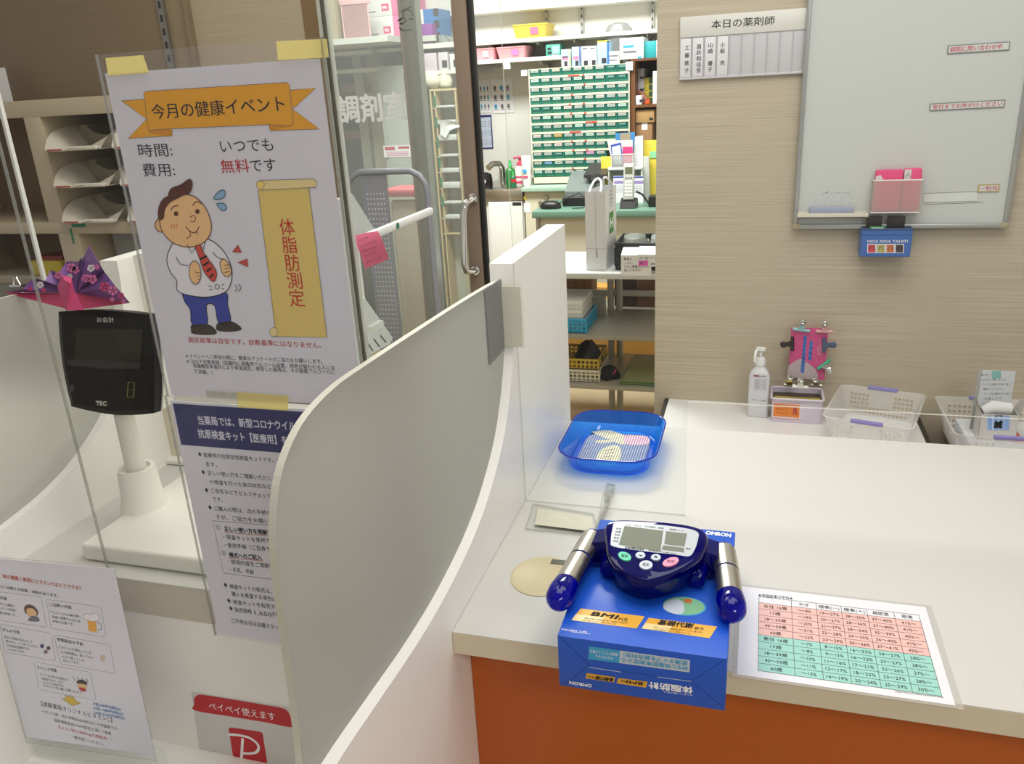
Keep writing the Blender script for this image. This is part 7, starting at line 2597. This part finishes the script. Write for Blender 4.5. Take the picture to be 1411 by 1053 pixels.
for i, (px4, lb_) in enumerate(((((946, 578), (1130, 572), (1130, 710), (944, 702)), 'handwritten white note hanging low on the front of the black basket'), (((1044, 574), (1200, 574), (1200, 650), (1042, 646)), 'white note with a pink tag hanging on the front of the black basket'))):
    y = TY+0.0585-i*0.0015
    y = TY-0.0015-i*0.005
    q4 = [ony(*zG(*p_), y) for p_ in px4]
    t = thing('hanging_note', lb_, 'note', q4[3])
    b = MB()
    x0_, x1_, z1_, z0_ = q4[0].x, q4[1].x, q4[0].z, q4[3].z
    b.box(x0_, x1_, y, y+0.0008, z0_, z1_, PAPER)
    b.add([Vector((x0_, y+0.0004, z1_)), Vector((x1_, y+0.0004, z1_)), Vector((x1_, TY+0.0585, z1_+0.02)), Vector((x0_, TY+0.0585, z1_+0.02))], [[0, 1, 2, 3]], PAPER)
    s = Sheet(b, (x0_, y-0.0004, z0_), EX, EZ, zG)
    if i == 0:
        for tx, a, bb in (('患者に', (962, 602), (1015, 600)), ('ノベルティ', (968, 628), (1018, 626)), ('うがい薬置いて', (965, 648), (1080, 646)), ('使ってますか？', (965, 670), (1070, 668))):
            s.text(tx, a, bb, INK, 18)
    else:
        s.text('ゴミ 捨ててく', (1052, 596), (1160, 594), INK, 18)
        s.text('薬剤', (1126, 630), (1152, 630), INK, 14)
    b.build('paper', t)
    if i:
        b = MB()
        s = Sheet(b, (x0_, y-0.0006, z0_), EX, EZ, zG)
        s.poly([(1052, 610), (1112, 610), (1110, 644), (1051, 642)], M('tag_pink', '#ee6fd0', 0.5), 1)
        s.text('終了', (1060, 626), (1102, 626), INK, 22, lay=3)
        b.build('pink_tag', t)
# lower shelves: blue basket of papers, yellow and white baskets, black bags, green folder
zL = lambda x, y: (640+x/4.3875, 380+y/4.3875)
z_m, z_l = zfront[1], zfront[2]


def crate(name, label, y, depth, pa, pb, zb, m, rows, colsn, zmap, xl=None):
    p, q = ony(*zmap(*pa), y), ony(*zmap(*pb), y)
    x0_ = p.x if xl is None else xl
    x1_, zt__ = q.x, p.z
    t = thing(name, label, 'basket', ((x0_+x1_)/2, y+depth/2, zb+0.0005))
    b = MB()
    z0_ = zb+0.0005
    rz = (zt__-z0_)*0.16
    for yy in (y, y+depth):
        b.box(x0_, x1_, yy, yy+0.004, zt__-rz, zt__, m)
        b.box(x0_, x1_, yy, yy+0.004, z0_, z0_+rz*0.8, m)
        for k in range(colsn+1):
            x = x0_+(x1_-x0_)*k/colsn
            b.box(x-0.0035, x+0.0035, yy+0.0002, yy+0.0038, z0_, zt__-rz, m)
        for r in range(1, rows):
            z = z0_+(zt__-z0_)*r/rows
            b.box(x0_, x1_, yy+0.0003, yy+0.0036, z-0.003, z+0.003, m)
    for xx in (x0_, x1_-0.004):
        b.box(xx, xx+0.004, y+0.004, y+depth, zt__-rz, zt__, m)
        b.box(xx, xx+0.004, y+0.004, y+depth, z0_, z0_+rz*0.8, m)
        nn = int(colsn*0.8)
        for k in range(nn+1):
            yy = y+0.006+(depth-0.008)*k/nn
            b.box(xx+0.0002, xx+0.0038, yy-0.003, yy+0.003, z0_, zt__-rz, m)
    b.box(x0_, x1_, y, y+depth+0.004, z0_, z0_+0.003, m)
    b.build('lattice', t)
    b = MB()
    b.tube([(xx, yy, zt__) for xx, yy in ((x0_, y), (x1_, y), (x1_, y+depth+0.004), (x0_, y+depth+0.004))], 0.005, m, 8, closed=True)
    b.build('rim', t)
    return x0_, x1_, z0_, zt__


xa_, xb_, zc_, zd_ = crate('letter_basket', 'bright blue perforated basket of papers on the middle shelf of the rack', TY+0.02, 0.22, (480, 262), (735, 345), z_m, M('basket_blue', '#2f9fcb', 0.45), 4, 14, zL, rx0+0.06)
for k in range(7):
    b = MB()
    z = zc_+0.004+k*0.0175
    b.box(xa_+0.012+random.uniform(0, 0.006), xb_-0.010-random.uniform(0, 0.012), TY+0.03, TY+0.235, z, z+0.0172, M('papers_pile%d' % (k % 2), ('#d8d8d6', '#c8cac6')[k % 2], 0.6), 0.002)
    solo(b, 'paper_bundle', ('white paper bundle in the blue basket, lowest of the pile', 'white paper bundle in the blue basket, second from the bottom', 'white paper bundle in the blue basket, third from the bottom', 'white paper bundle in the blue basket, middle of the pile',
                             'white paper bundle in the blue basket, third from the top', 'white paper bundle in the blue basket, just under the top one', 'white paper bundle on top of the pile in the blue basket')[k], 'papers', (xa_+0.02, TY+0.1, z), 'paper bundles in the blue basket')
# cardboard boxes stored behind the rack
for i, (pa, pb, m, zz0_, lb_) in enumerate((((500, 0), (775, 262), M('box_brown', '#86592f', 0.8, noise=0.1, nscale=8), 0.40, 'brown cardboard box with vertical lettering behind the bag end of the rack'),
                                           ((905, 0), (1035, 262), M('box_dark', '#4a3420', 0.8, noise=0.1, nscale=8), 0.40, 'dark brown cardboard box behind the legs of the rack'),
                                           ((1040, 0), (1250, 262), M('box_brown2', '#7a4f28', 0.8, noise=0.1, nscale=8), 0.40, 'reddish brown cardboard box behind the doorway end of the rack'))):
    y = TY+TD+0.02
    p, q = ony(*zL(*pa), y), ony(*zL(*pb), y)
    x0_ = p.x if i else ony(690, 420, y).x
    b = MB()
    b.box(x0_, q.x, y, y+0.12, z_m+0.0005, tzr-0.035, m, 0.002)
    s = Sheet(b, (x0_, y-0.0006, z_m), EX, EZ, zL)
    if i == 0:
        s.vtext('薬品在庫', (672, -50), (668, 80), INK, 24, 1)
        s.vtext('取扱注意', (728, -40), (725, 80), M('box_ink', '#4a3018', 0.8), 22, 1)
    if i == 2:
        s.text('天地無用', (1080, 215), (1130, 215), M('box_ink', '#4a3018', 0.8), 30, 1)
    solo(b, 'cardboard_box', lb_, 'box', (x0_, y, z_m))
b = MB()
y = TY+TD+0.36
b.box(ony(700, 500, y).x-0.1, -0.1, y, y+0.1, 0.0, 0.52, M('box_amber', '#b98a3a', 0.75, noise=0.08, nscale=5), 0.002)
solo(b, 'cardboard_box', 'wide amber cardboard box on the floor behind the rack', 'box', (-0.5, y, 0))
# newspaper standing behind the blue basket
p, q = ony(*zL(800, 130), TY+0.3), ony(*zL(850, 255), TY+0.3)
b = MB()
b.box(p.x-0.05, q.x, TY+0.29, TY+0.33, z_m+0.0005, p.z, M('newsprint', '#a8a59c', 0.8, noise=0.3, nscale=90), 0.002)
solo(b, 'newspaper', 'folded grey newspaper standing behind the blue basket', 'newspaper', (p.x, TY+0.3, z_m))
xa_, xb_, zc_, zd_ = crate('storage_basket', 'white lattice basket under the yellow one on the bottom shelf', TY+0.03, 0.2, (480, 565), (815, 660), z_l, M('basket_ivory', '#cfc8b0', 0.45), 3, 16, zL, rx0+0.06)
z_y = zd_+0.0055
xa2, xb2_, zc2, zd2 = crate('storage_basket', 'yellow basket of black bags stacked on the white lattice basket', TY+0.035, 0.19, (480, 500), (808, 560), z_y, M('basket_mustard', '#b99a28', 0.45), 2, 16, zL, rx0+0.064)
BLKC = M('cloth_black', '#0d0b0e', 0.9, spec=0.2)


def cloth(name, label, c, hx_, hy_, H, seed, strap=None):
    random.seed(seed)
    t = thing(name, label, 'bag', c)
    b = MB()
    ph = [random.uniform(0, 6) for _ in range(6)]
    rr_ = []
    for j, (k_, z) in enumerate(((0.75, 0.0), (1.0, 0.12), (1.02, 0.35), (0.8, 0.6), (0.5, 0.82), (0.16, 1.0))):
        rr_.append([c+Vector((hx_*k_*(1+0.13*math.sin(3*a+ph[j])+0.08*math.sin(5*a+ph[0]))*math.cos(a)+hx_*0.1*math.sin(ph[1]+j), hy_*k_*(1+0.1*math.sin(4*a+ph[j]))*math.sin(a), H*z)) for a in [2*PI*i/24 for i in range(24)]])
    b.rings(rr_, BLKC)
    b.build('cloth_body', t)
    if strap:
        b = MB()
        b.tube(strap, 0.0045, BLKC, 8)
        b.build('strap', t)
    return t


c = Vector(((ony(*zL(745, 470), TY+0.12).x), TY+0.12, zc2+0.004))
ht = ony(*zL(740, 392), TY+0.12).z-c.z
cloth('black_pouch', 'black drawstring bag heaped in the yellow basket', c, 0.05, 0.062, ht, 4, [c+Vector((-0.0, 0, ht*0.95)), c+Vector((0.02, -0.02, ht*1.08)), c+Vector((0.035, -0.02, ht*0.9)), c+Vector((0.036, -0.02, ht*0.55))])
c = Vector(((ony(*zL(865, 650), TY+0.06).x), TY+0.10, z_l+0.0005))
ht = ony(*zL(880, 540), TY+0.1).z-c.z
t = cloth('black_pouch', 'black cloth bag with a magenta tie lying on the bottom shelf of the rack', c, 0.042, 0.05, ht, 9)
b = MB()
b.tube([c+Vector((0.02, -0.03, ht*0.5)), c+Vector((0.028, -0.035, ht*0.62)), c+Vector((0.03, -0.02, ht*0.75))], 0.004, M('tie_magenta', '#b02a6c', 0.6), 8)
b.build('magenta_tie', t)
b = MB()
p0, p1 = onz(*zL(930, 655), z_l), onz(*zL(1020, 530), z_l)
FG = M('folder_green', '#3f7a3f', 0.6)
FO = M('folder_olive', '#8a8f62', 0.5)
xg0 = p0.x+0.005
for k in range(4):
    b.box(xg0+0.003*k, -0.16, TY+0.02, TY+0.33, z_l+0.0006+0.0045*k, z_l+0.0042+0.0045*k, FG if k % 2 == 0 else FO, 0.0008)
b.box(xg0+0.016, -0.165, TY+0.024, TY+0.326, z_l+0.0186, z_l+0.0205, FO)
solo(b, 'file_folder', 'olive and green file folder lying on the bottom shelf of the rack', 'folder', (xg0, TY+0.1, z_l))
b = MB()
p0 = ony(*zL(1020, 495), TY+0.36)
b.box(p0.x, p0.x+0.2, TY+0.335, TY+0.40, z_l+0.0006, p0.z, M('pouch_grey', '#77726c', 0.7), 0.012, 3)
solo(b, 'document_pouch', 'grey zipped pouch behind the green folder on the bottom shelf', 'pouch', (p0.x, TY+0.36, z_l))

# ================================================================ dispensary seen through the glass doors
# locker, wall doorway, notices
DW = 4.94
p, q = ony(519, 92, 4.6), ony(584, 300, 4.6)
t = thing('steel_locker', 'pale grey steel locker behind the lettered glass door', 'locker', ((p.x+q.x)/2, 4.75, 0))
LK = M('locker_grey', '#b4b8b4', 0.45)
MB().box(p.x, q.x, 4.6, 4.93, 0, p.z, LK, 0.003).build('cabinet_body', t)
MB().box(p.x+0.02, q.x-0.01, 4.594, 4.5995, 0.1, p.z-0.03, LK, 0.002).build('door', t)
b = MB()
pp, qq = ony(528, 201, 4.592), ony(567, 216, 4.592)
b.box(pp.x, qq.x, 4.5915, 4.593, qq.z, pp.z, PAPER)
s = Sheet(b, (pp.x, 4.591, qq.z), EX, EZ)
W, H = qq.x-pp.x, pp.z-qq.z
s.polyuv([(W*0.05, H*0.6), (W*0.42, H*0.6), (W*0.42, H*0.9), (W*0.05, H*0.9)], PR, 1).polyuv([(W*0.55, H*0.7), (W*0.95, H*0.7), (W*0.95, H*0.9), (W*0.55, H*0.9)], PR, 1)
for k in range(3):
    s.strokeuv([(W*0.1, H*(0.15+0.14*k)), (W*0.9, H*(0.15+0.14*k))], 0.004, PINKL, 1)
solo(b, 'wall_notice', 'red and white notice on the steel locker door', 'notice', (pp.x, 4.59, qq.z))
p, q = ony(464, 58, 4.93), ony(512, 300, 4.93)
t = thing('inner_door', 'dark grey inner door at the back of the dispensary', 'door', ((p.x+q.x)/2, 4.93, 0))
MB().box(p.x-0.3, q.x, 4.915, 4.945, 0, p.z, M('inner_door_grey', '#454547', 0.6)).build('leaf', t)
MB().box(q.x, q.x+0.06, 4.90, 4.945, 0, p.z+0.06, M('inner_frame', '#b9b8b0', 0.5)).build('frame', t)
MB().box(p.x-0.3, q.x, 4.90, 4.945, p.z, p.z+0.06, MATS['inner_frame']).build('frame_head', t)
b = MB()
pp, qq = ony(486, 70, 4.912), ony(493, 84, 4.912)
b.box(pp.x, qq.x, 4.911, 4.9145, qq.z, pp.z, PAPER)
b.build('notice', t)
b = MB()
for y_ in (122, 186):
    pp, qq = ony(468, y_-5, 4.912), ony(512, y_+5, 4.912)
    b.box(pp.x, qq.x, 4.912, 4.9148, qq.z, pp.z, M('band_rust', '#8b6f68', 0.6))
b.build('rust_bands', t)
# upper shelf with pink cartons and basket
OY = 4.5
zo = ony(545, 52, OY).z
t = thing('wall_shelf', 'grey shelf of pink and white cartons seen through the lettered glass', 'shelf', (ony(530, 54, OY).x, OY, zo))
MB().box(ony(435, 54, OY).x, ony(600, 54, OY).x, OY, 4.90, zo-0.03, zo, M('shelf_grey', '#c9c9c2', 0.5)).build('board', t)
b = MB()
x = ony(512, 60, OY+0.1).x
b.prism([(OY+0.05, zo-0.031), (4.90, zo-0.031), (4.90, zo-0.2), (OY+0.1, zo-0.06)], (0, 0, 0), EY, EZ, EX, x-0.006, x+0.006, ALU)
b.build('bracket', t)
ze = lambda x, y: (440+x/8.775, y/8.775)
P9 = M('carton_pink90', '#e87fae', 0.5)
W9 = M('carton_white90', '#dedfe0', 0.5)
zlast = zo
H9 = ony(*ze(750, 200), OY+0.02).z-zo
for k in range(2):
    pp, qq = ony(*ze(590, 440), OY+0.02), ony(*ze(905, 440), OY+0.02)
    t = thing('cartons_box', ('lower', 'upper')[k]+' of two white and pink cartons marked 90 behind the lettered glass', 'carton', ((pp.x+qq.x)/2, OY+0.02, zo+k*H9), 'white and pink cartons marked 90')
    t.name = 'medicine_carton'
    b = MB()
    z0_ = zo+0.0005+k*(H9+0.001)
    b.box(pp.x, qq.x, OY+0.02, OY+0.3, z0_, z0_+H9, W9, 0.001)
    b.box(qq.x, qq.x+0.09, OY+0.02, OY+0.3, z0_, z0_+H9, P9, 0.001)
    s = Sheet(b, (pp.x, OY+0.0195, z0_), EX, EZ)
    W = qq.x-pp.x
    s.polyuv([(W*0.62, H9*0.22), (W*0.9, H9*0.22), (W*0.9, H9*0.54), (W*0.62, H9*0.54)], HOT, 1)
    s.textuv('90', (W*0.66, H9*0.38), (W*0.82, H9*0.38), H9*0.22, PWHITE, 3, 0.03)
    s.strokeuv([(W*0.05, H9*0.2), (W*0.4, H9*0.22)], 0.006, GREYINK, 1)
    b.build('carton', t)
pp, qq = ony(*ze(405, 20), OY+0.0), ony(*ze(725, 250), OY+0.0)
c = Vector(((pp.x+qq.x)/2-0.02, OY-0.04, zo))
tub_t = thing('slatted_basket', 'pink slatted basket on the shelf edge behind the lettered glass', 'basket', (c.x, OY+0.05, zo+0.2))
b = MB()
hx_, Hh = (qq.x-pp.x)/2, pp.z-qq.z
zq0 = ony(*ze(560, 250), OY).z
PKT2 = M('basket_rose', '#eab6ba', 0.5)
n = 18
y0_ = OY-0.001
for k in range(n+1):
    x = pp.x+(qq.x-pp.x)*k/n
    b.box(x-0.006, x+0.006, y0_-0.14, y0_-0.136, zo+0.0008, pp.z-0.02, PKT2)
b.box(pp.x, qq.x, y0_-0.1355, y0_-0.132, zo+0.0008, pp.z-0.02, M('basket_blush', '#d9b6bc', 0.6))
b.box(pp.x-0.01, qq.x+0.02, y0_-0.146, y0_-0.13, pp.z-0.03, pp.z, PKT2, 0.003)
b.box(pp.x, qq.x, y0_-0.13, y0_-0.002, zo+0.0008, zo+0.006, PKT2)
b.build('slats', tub_t)
pp, qq = ony(436, 0, OY+0.0), ony(486, 24, OY+0.0)
b = MB()
b.box(pp.x-0.3, ony(486, 24, OY-0.16).x-0.10, OY-0.16, OY+0.1, zo+0.0008, zo+0.5, M('carton_khaki', '#a89c84', 0.7), 0.002)
solo(b, 'cardboard_box', 'khaki cardboard box beside the pink slatted basket behind the glass', 'box', (pp.x, OY, zo))
MB_ = MB()
MB_.box(ony(430, 54, OY).x, ony(560, 54, OY).x, OY-0.25, OY-0.001, zo-0.03, zo, MATS['shelf_grey'])
o = solo(MB_, 'shelf_extension', 'front board of the grey shelf under the khaki box and slatted basket', 'shelf', (ony(500, 54, OY).x, OY-0.1, zo))
# blue and purple cartons seen through the open leaf
zD = lambda x, y: (420+x/4.3875, y/4.3875)
UYq = 4.5
zu = ony(*zD(770, 262), UYq).z
t = thing('wall_shelf', 'white shelf of blue and purple cartons seen through the open door leaf', 'shelf', (ony(*zD(800, 262), UYq).x, UYq, zu))
MB().box(ony(*zD(690, 262), UYq).x, ony(*zD(905, 262), UYq).x, UYq, 4.93, zu-0.025, zu, SHW).build('board', t)
BL_ = M('carton_azure', '#3a7cc4', 0.5)
PU_ = M('carton_purple', '#8c3f9c', 0.5)
x0b, x1b = ony(*zD(725, 200), UYq+0.1).x, ony(*zD(812, 200), UYq+0.1).x
ztop = ony(*zD(770, 52), UYq+0.1).z
hb3 = (ztop-zu)/3
for k in range(3):
    b = MB()
    z0_ = zu+0.0005+k*hb3
    b.box(x0b-0.06, x0b, UYq+0.1, UYq+0.3, z0_, z0_+hb3-0.001, WHC)
    b.box(x0b, x1b, UYq+0.1, UYq+0.3, z0_, z0_+hb3-0.001, BL_)
    Sheet(b, (x0b, UYq+0.0995, z0_), EX, EZ).polyuv([(0.06, 0.02), (0.09, 0.02), (0.09, 0.06), (0.06, 0.06)], DK, 1)
    solo(b, 'medicine_carton', 'blue and white carton, %s of the stack of three' % ('lowest', 'middle', 'topmost')[k], 'carton', (x0b, UYq+0.1, z0_), 'blue and white cartons behind the purple carton')
pp, qq = ony(*zD(690, 148), UYq+0.03), ony(*zD(778, 235), UYq+0.03)
b = MB()
b.box(pp.x, qq.x, UYq+0.02, UYq+0.095, zu+0.0005, pp.z, PU_, 0.001)
s = Sheet(b, (pp.x, UYq+0.0195, zu), EX, EZ)
s.polyuv([(0.09, 0.012), (0.115, 0.012), (0.115, 0.04), (0.09, 0.04)], DK, 1).polyuv([(0.02, 0.015), (0.07, 0.015), (0.07, 0.022), (0.02, 0.022)], PWHITE, 1)
solo(b, 'medicine_carton', 'purple carton in front of the blue stack behind the door glass', 'carton', (pp.x, UYq+0.02, zu))
# second shelf: pale cartons
zv = ony(*zD(820, 425), UYq).z
t = thing('wall_shelf', 'white shelf of pale lilac cartons seen through the open door leaf', 'shelf', (ony(*zD(830, 430), UYq).x, UYq, zv))
MB().box(ony(*zD(700, 425), UYq).x, ony(*zD(930, 430), UYq).x, UYq, 4.93, zv-0.02, zv, SHW).build('board', t)
for i, (xa, xb2, yt, m, lb_) in enumerate(((700, 800, 325, M('carton_lilac', '#cfc0cc', 0.6), 'pale lilac carton on the second shelf behind the door glass'), (804, 868, 318, M('carton_pearl', '#d6ccd4', 0.6), 'pearl carton with a dark window on the second shelf behind the door glass'), (874, 928, 326, WHC, 'white carton with aqua edge on the second shelf behind the door glass'))):
    pp, qq = ony(*zD(xa, yt), UYq+0.02), ony(*zD(xb2, 425), UYq+0.02)
    b = MB()
    b.box(pp.x, qq.x, UYq+0.02, UYq+0.2, zv+0.0005, pp.z, m, 0.001)
    if i:
        s = Sheet(b, (pp.x, UYq+0.0195, zv), EX, EZ)
        s.polyuv([(0.02, 0.012), (0.05, 0.012), (0.05, 0.05), (0.02, 0.05)], DK, 1)
    solo(b, 'medicine_carton', lb_, 'carton', (pp.x, UYq+0.02, zv))
pp, qq = ony(*zD(705, 275), UYq+0.05), ony(*zD(860, 320), UYq+0.05)
zpl = ony(*zD(820, 316), UYq+0.02).z+0.008
b = MB()
b.rings([[Vector((pp.x+(qq.x-pp.x)*u, UYq+0.10+0.06*math.sin(a), zpl+0.035+0.035*math.cos(a)*k_+dz_)) for a in [2*PI*j/14 for j in range(14)]] for u, k_, dz_ in ((0.0, 0.6, 0), (0.25, 1.1, 0.01), (0.5, 0.8, 0), (0.8, 1.15, 0.01), (1.0, 0.5, 0))], MATS['bag_white'])
solo(b, 'plastic_bag', 'white plastic bag heaped on the pale lilac cartons behind the door glass', 'bag', (pp.x, UYq+0.1, zpl))
# document sorter with papers
zs_t = ony(*zD(830, 535), UYq).z
pp, qq = ony(*zD(752, 540), UYq), ony(*zD(915, 540), UYq)
t = thing('document_sorter', 'narrow beige document sorter full of papers seen through the open door leaf', 'document sorter', ((pp.x+qq.x)/2, UYq+0.1, 0.9))
WD = M('sorter_wood', '#d3bd92', 0.5)
zbot = ony(*zD(830, 1050), UYq).z
MB().box(pp.x, qq.x, UYq, UYq+0.12, zs_t-0.012, zs_t, WD).build('top_board', t)
xm1 = ony(*zD(790, 700), UYq).x
for x in (pp.x, xm1, qq.x-0.012):
    MB().box(x, x+0.008, UYq, UYq+0.12, 0.0, zs_t-0.0125, WD).build('upright', t)
MB().box(pp.x, qq.x, UYq+0.12, UYq+0.126, 0, zs_t, M('sorter_back', '#c9cfc6', 0.6)).build('back_board', t)
for k in range(9):
    z = zs_t-0.105-0.088*k
    MB().box(pp.x+0.012, qq.x-0.012, UYq+0.004, UYq+0.12, z, z+0.005, WD if k % 3 == 2 else M('sorter_shelf', '#c2c6bf', 0.5)).build('shelf', t)
    if k < 8:
        b = MB()
        b.box(xm1+0.012, qq.x-0.016, UYq-0.01, UYq+0.11, z+0.0055, z+0.016+0.010*(k % 3), M('papers_pale', '#d4d6d4', 0.7), 0.002)
        solo(b, 'paper_bundle', 'bundle of papers in the document sorter, compartment %s from the top' % ('second', 'third', 'fourth', 'fifth', 'sixth', 'seventh', 'eighth', 'ninth')[k], 'papers', (xm1+0.02, UYq+0.02, z), 'paper bundles in the document sorter')
b = MB()
for k in range(6):
    z = zs_t-0.06-0.11*k
    b.box(pp.x+0.02, pp.x+0.034, UYq-0.001, UYq+0.0, z-0.035, z+0.02, GT)
b.build('green_index_tabs', t)
b = MB()
cc = ony(*zD(868, 770), UYq-0.03)
b.rings([[cc+Vector((dx, 0.04*s_, dz_+h*0.5*c_)) for c_, s_ in ((1, 0), (0.2, 0.6), (-1, 0.2), (0.2, 0.4))] for dx, dz_, h in ((-0.055, 0.0, 0.07), (-0.025, -0.008, 0.10), (0.01, 0.01, 0.05), (0.05, 0.012, 0.03), (0.09, 0.012, 0.022))], PAPER)
solo(b, 'curled_paper', 'white curled sheet of paper sticking out of the document sorter', 'paper', cc)
p5_ = ony(*zD(815, 470), UYq+0.03)
t = thing('soft_toy', 'round white soft toy lying on top of the document sorter', 'soft toy', (p5_.x, UYq+0.05, zs_t+0.0005))
TOY = M('plush_white', '#ece8d4', 0.95, noise=0.06, nscale=30)
b = MB()
b.lathe([(0.012, -0.045), (0.036, -0.032), (0.046, 0.0), (0.036, 0.032), (0.012, 0.045)], (p5_.x-0.035, UYq+0.02, zs_t+0.0465), TOY, 20, (1, 0, 0))
b.lathe([(0.01, -0.04), (0.032, -0.028), (0.041, 0.0), (0.032, 0.026), (0.01, 0.037)], (p5_.x+0.036, UYq+0.02, zs_t+0.0405), TOY, 20, (0, 0, 1))
b.build('body', t)
for dx in (0.018, 0.058):
    b = MB()
    b.lathe([(0.014, 0.0), (0.013, 0.015), (0.004, 0.03)], (p5_.x+dx, UYq+0.02, zs_t+0.064), TOY, 12)
    b.build('ear', t)
# counter below the sorter with coloured trays
zcb = ony(*zD(830, 1130), 4.4).z

# cart with perforated grey back close behind the glass
CYc = 2.06
zQ = lambda x, y: (460+x/8.775, 220+y/8.775)
cx0_, cx1_ = ony(*zQ(130, 300), CYc), ony(*zQ(1150, 300), CYc)
ctop = ony(*zQ(600, 145), CYc).z
t = thing('trolley', 'grey tubular trolley with a perforated back panel before the lettered glass door', 'trolley', ((cx0_.x+cx1_.x)/2, CYc, 0))
TG = M('trolley_grey', '#8f9096', 0.4, 0.3)
b = MB()
x0_, x1_ = cx0_.x+0.006, cx1_.x-0.006
pth = [(x0_, CYc, 0.1), (x0_, CYc, ctop-0.055), (x0_+0.006, CYc, ctop-0.03), (x0_+0.02, CYc, ctop-0.012), (x0_+0.045, CYc, ctop), (x1_-0.045, CYc, ctop), (x1_-0.02, CYc, ctop-0.012), (x1_-0.006, CYc, ctop-0.03), (x1_, CYc, ctop-0.055), (x1_, CYc, 0.1)]
b.tube(pth, 0.0085, TG, 16)
b.build('tube_frame', t)
b = MB()
pa_, pb_ = ony(*zQ(345, 300), CYc), ony(*zQ(640, 300), CYc)
b.box(pa_.x, pb_.x, CYc-0.002, CYc+0.004, 0.12, ctop-0.004, TG)
b.build('perforated_panel', t)
b = MB()
HOL = M('panel_hole', '#d2d4d4', 0.6)
for r in range(40):
    for c in range(6):
        u = pa_.x+(pb_.x-pa_.x)*(0.17+0.135*c)
        z = ctop-0.058-r*0.0135
        if z < 0.15:
            continue
        b.add([Vector((u+0.0021*math.cos(k*PI/3), CYc-0.0024, z+0.0021*math.sin(k*PI/3))) for k in range(6)], [list(range(6))], HOL)
b.build('panel_holes', t)
b = MB()
b.box(x0_-0.02, x1_+0.02, CYc-0.3, CYc+0.02, 0.08, 0.12, TG, 0.005)
b.build('deck', t)
for sx in (x0_, x1_):
    for sy in (CYc-0.25, CYc):
        w_ = MB()
        w_.lathe([(0.038, -0.012), (0.038, 0.012)], (sx, sy, 0.0385), BLACKP, 20, (1, 0, 0))
        w_.build('caster', t)
# pink-lidded bin behind the trolley
pp, qq = ony(*zQ(655, 345), 3.6), ony(*zQ(1060, 700), 3.6)
t = thing('waste_bin', 'pale bin with a pink lid behind the trolley', 'bin', ((pp.x+qq.x)/2, 3.75, 0))
zl_ = ony(*zQ(850, 450), 3.6).z
MB().box(pp.x, qq.x, 3.6, 3.72, 0.0, zl_-0.0125, M('bin_pale', '#b9aba0', 0.5), 0.02, 3).build('body', t)
MB().box(pp.x-0.01, qq.x+0.01, 3.59, 3.73, zl_, pp.z, M('lid_rose', '#c9646e', 0.45), 0.015, 3).build('lid', t)
MB().box(pp.x-0.012, qq.x+0.012, 3.588, 3.732, zl_-0.012, zl_-0.0003, M('bin_rim', '#c9cac2', 0.5)).build('rim', t)

# staff-side things between the poster screen and the doors
# white leaflet rack with two slanted trays, standing on the payment counter
NY = 1.55
q0 = ony(500, 470, NY)
t = thing('leaflet_rack', 'white leaflet rack with two slanted trays, half hidden by the poster screen', 'leaflet rack', (q0.x, NY, CT+0.001))
WTR = M('tray_white', '#c9cdca', 0.4)
for i, poly in enumerate(([(478, 262), (486, 268), (516, 316), (503, 322), (487, 330), (480, 300)], [(494, 410), (503, 412), (541, 466), (538, 474), (506, 490), (498, 470)])):
    q4 = [ony(*p_, NY) for p_ in poly]
    b = MB()
    b.rings([[p_ for p_ in q4], [p_+Vector((-0.02, 0.03, 0)) for p_ in q4]], WTR, smooth=False)
    b.build('slanted_tray', t)
    if i:
        b = MB()
        s = Sheet(b, q4[0]-EY*0.0006, EX, EZ)
        for a, c_ in (((524, 462), (532, 472)), ((515, 467), (523, 478)), ((506, 472), (514, 484))):
            s.stroke([a, c_], 0.0025, INK, 1)
        b.build('slots', t)
xp = ony(488, 300, NY).x-0.02
MB().box(xp-0.03, xp+0.008, NY+0.004, NY+0.03, CT+0.001, ony(488, 268, NY).z-0.01, WTR).build('post', t)
MB().box(xp-0.08, xp+0.05, NY-0.03, NY+0.06, CT+0.001, CT+0.008, WTR).build('foot', t)
# clear low side screen with a white capped edge running back toward the doors
xr = -0.60
e0, e1 = onx(506, 325, xr), onx(594, 292, xr)
t = thing('side_rail', 'white rail with a green dot running back from the pink note', 'rail', (xr, (e0.y+e1.y)/2, (e0.z+e1.z)/2))
zrl = (e0.z+e1.z)/2
b = MB()
b.box(xr-0.006, xr+0.006, e0.y, e1.y, zrl-0.007, zrl+0.007, M('rail_white', '#dcdcd8', 0.35), 0.004)
b.build('cap_rail', t)
MB().box(xr-0.002, xr+0.002, e0.y+0.01, e1.y-0.01, CT+0.001, zrl-0.0072, ACR).build('clear_panel', t)
b = MB()
d = onx(543, 307.5, xr)
b.lathe([(0.006, 0), (0.006, 0.0008)], (xr+0.0061, d.y, zrl), GT, 16, (1, 0, 0))
b.build('green_dot', t)
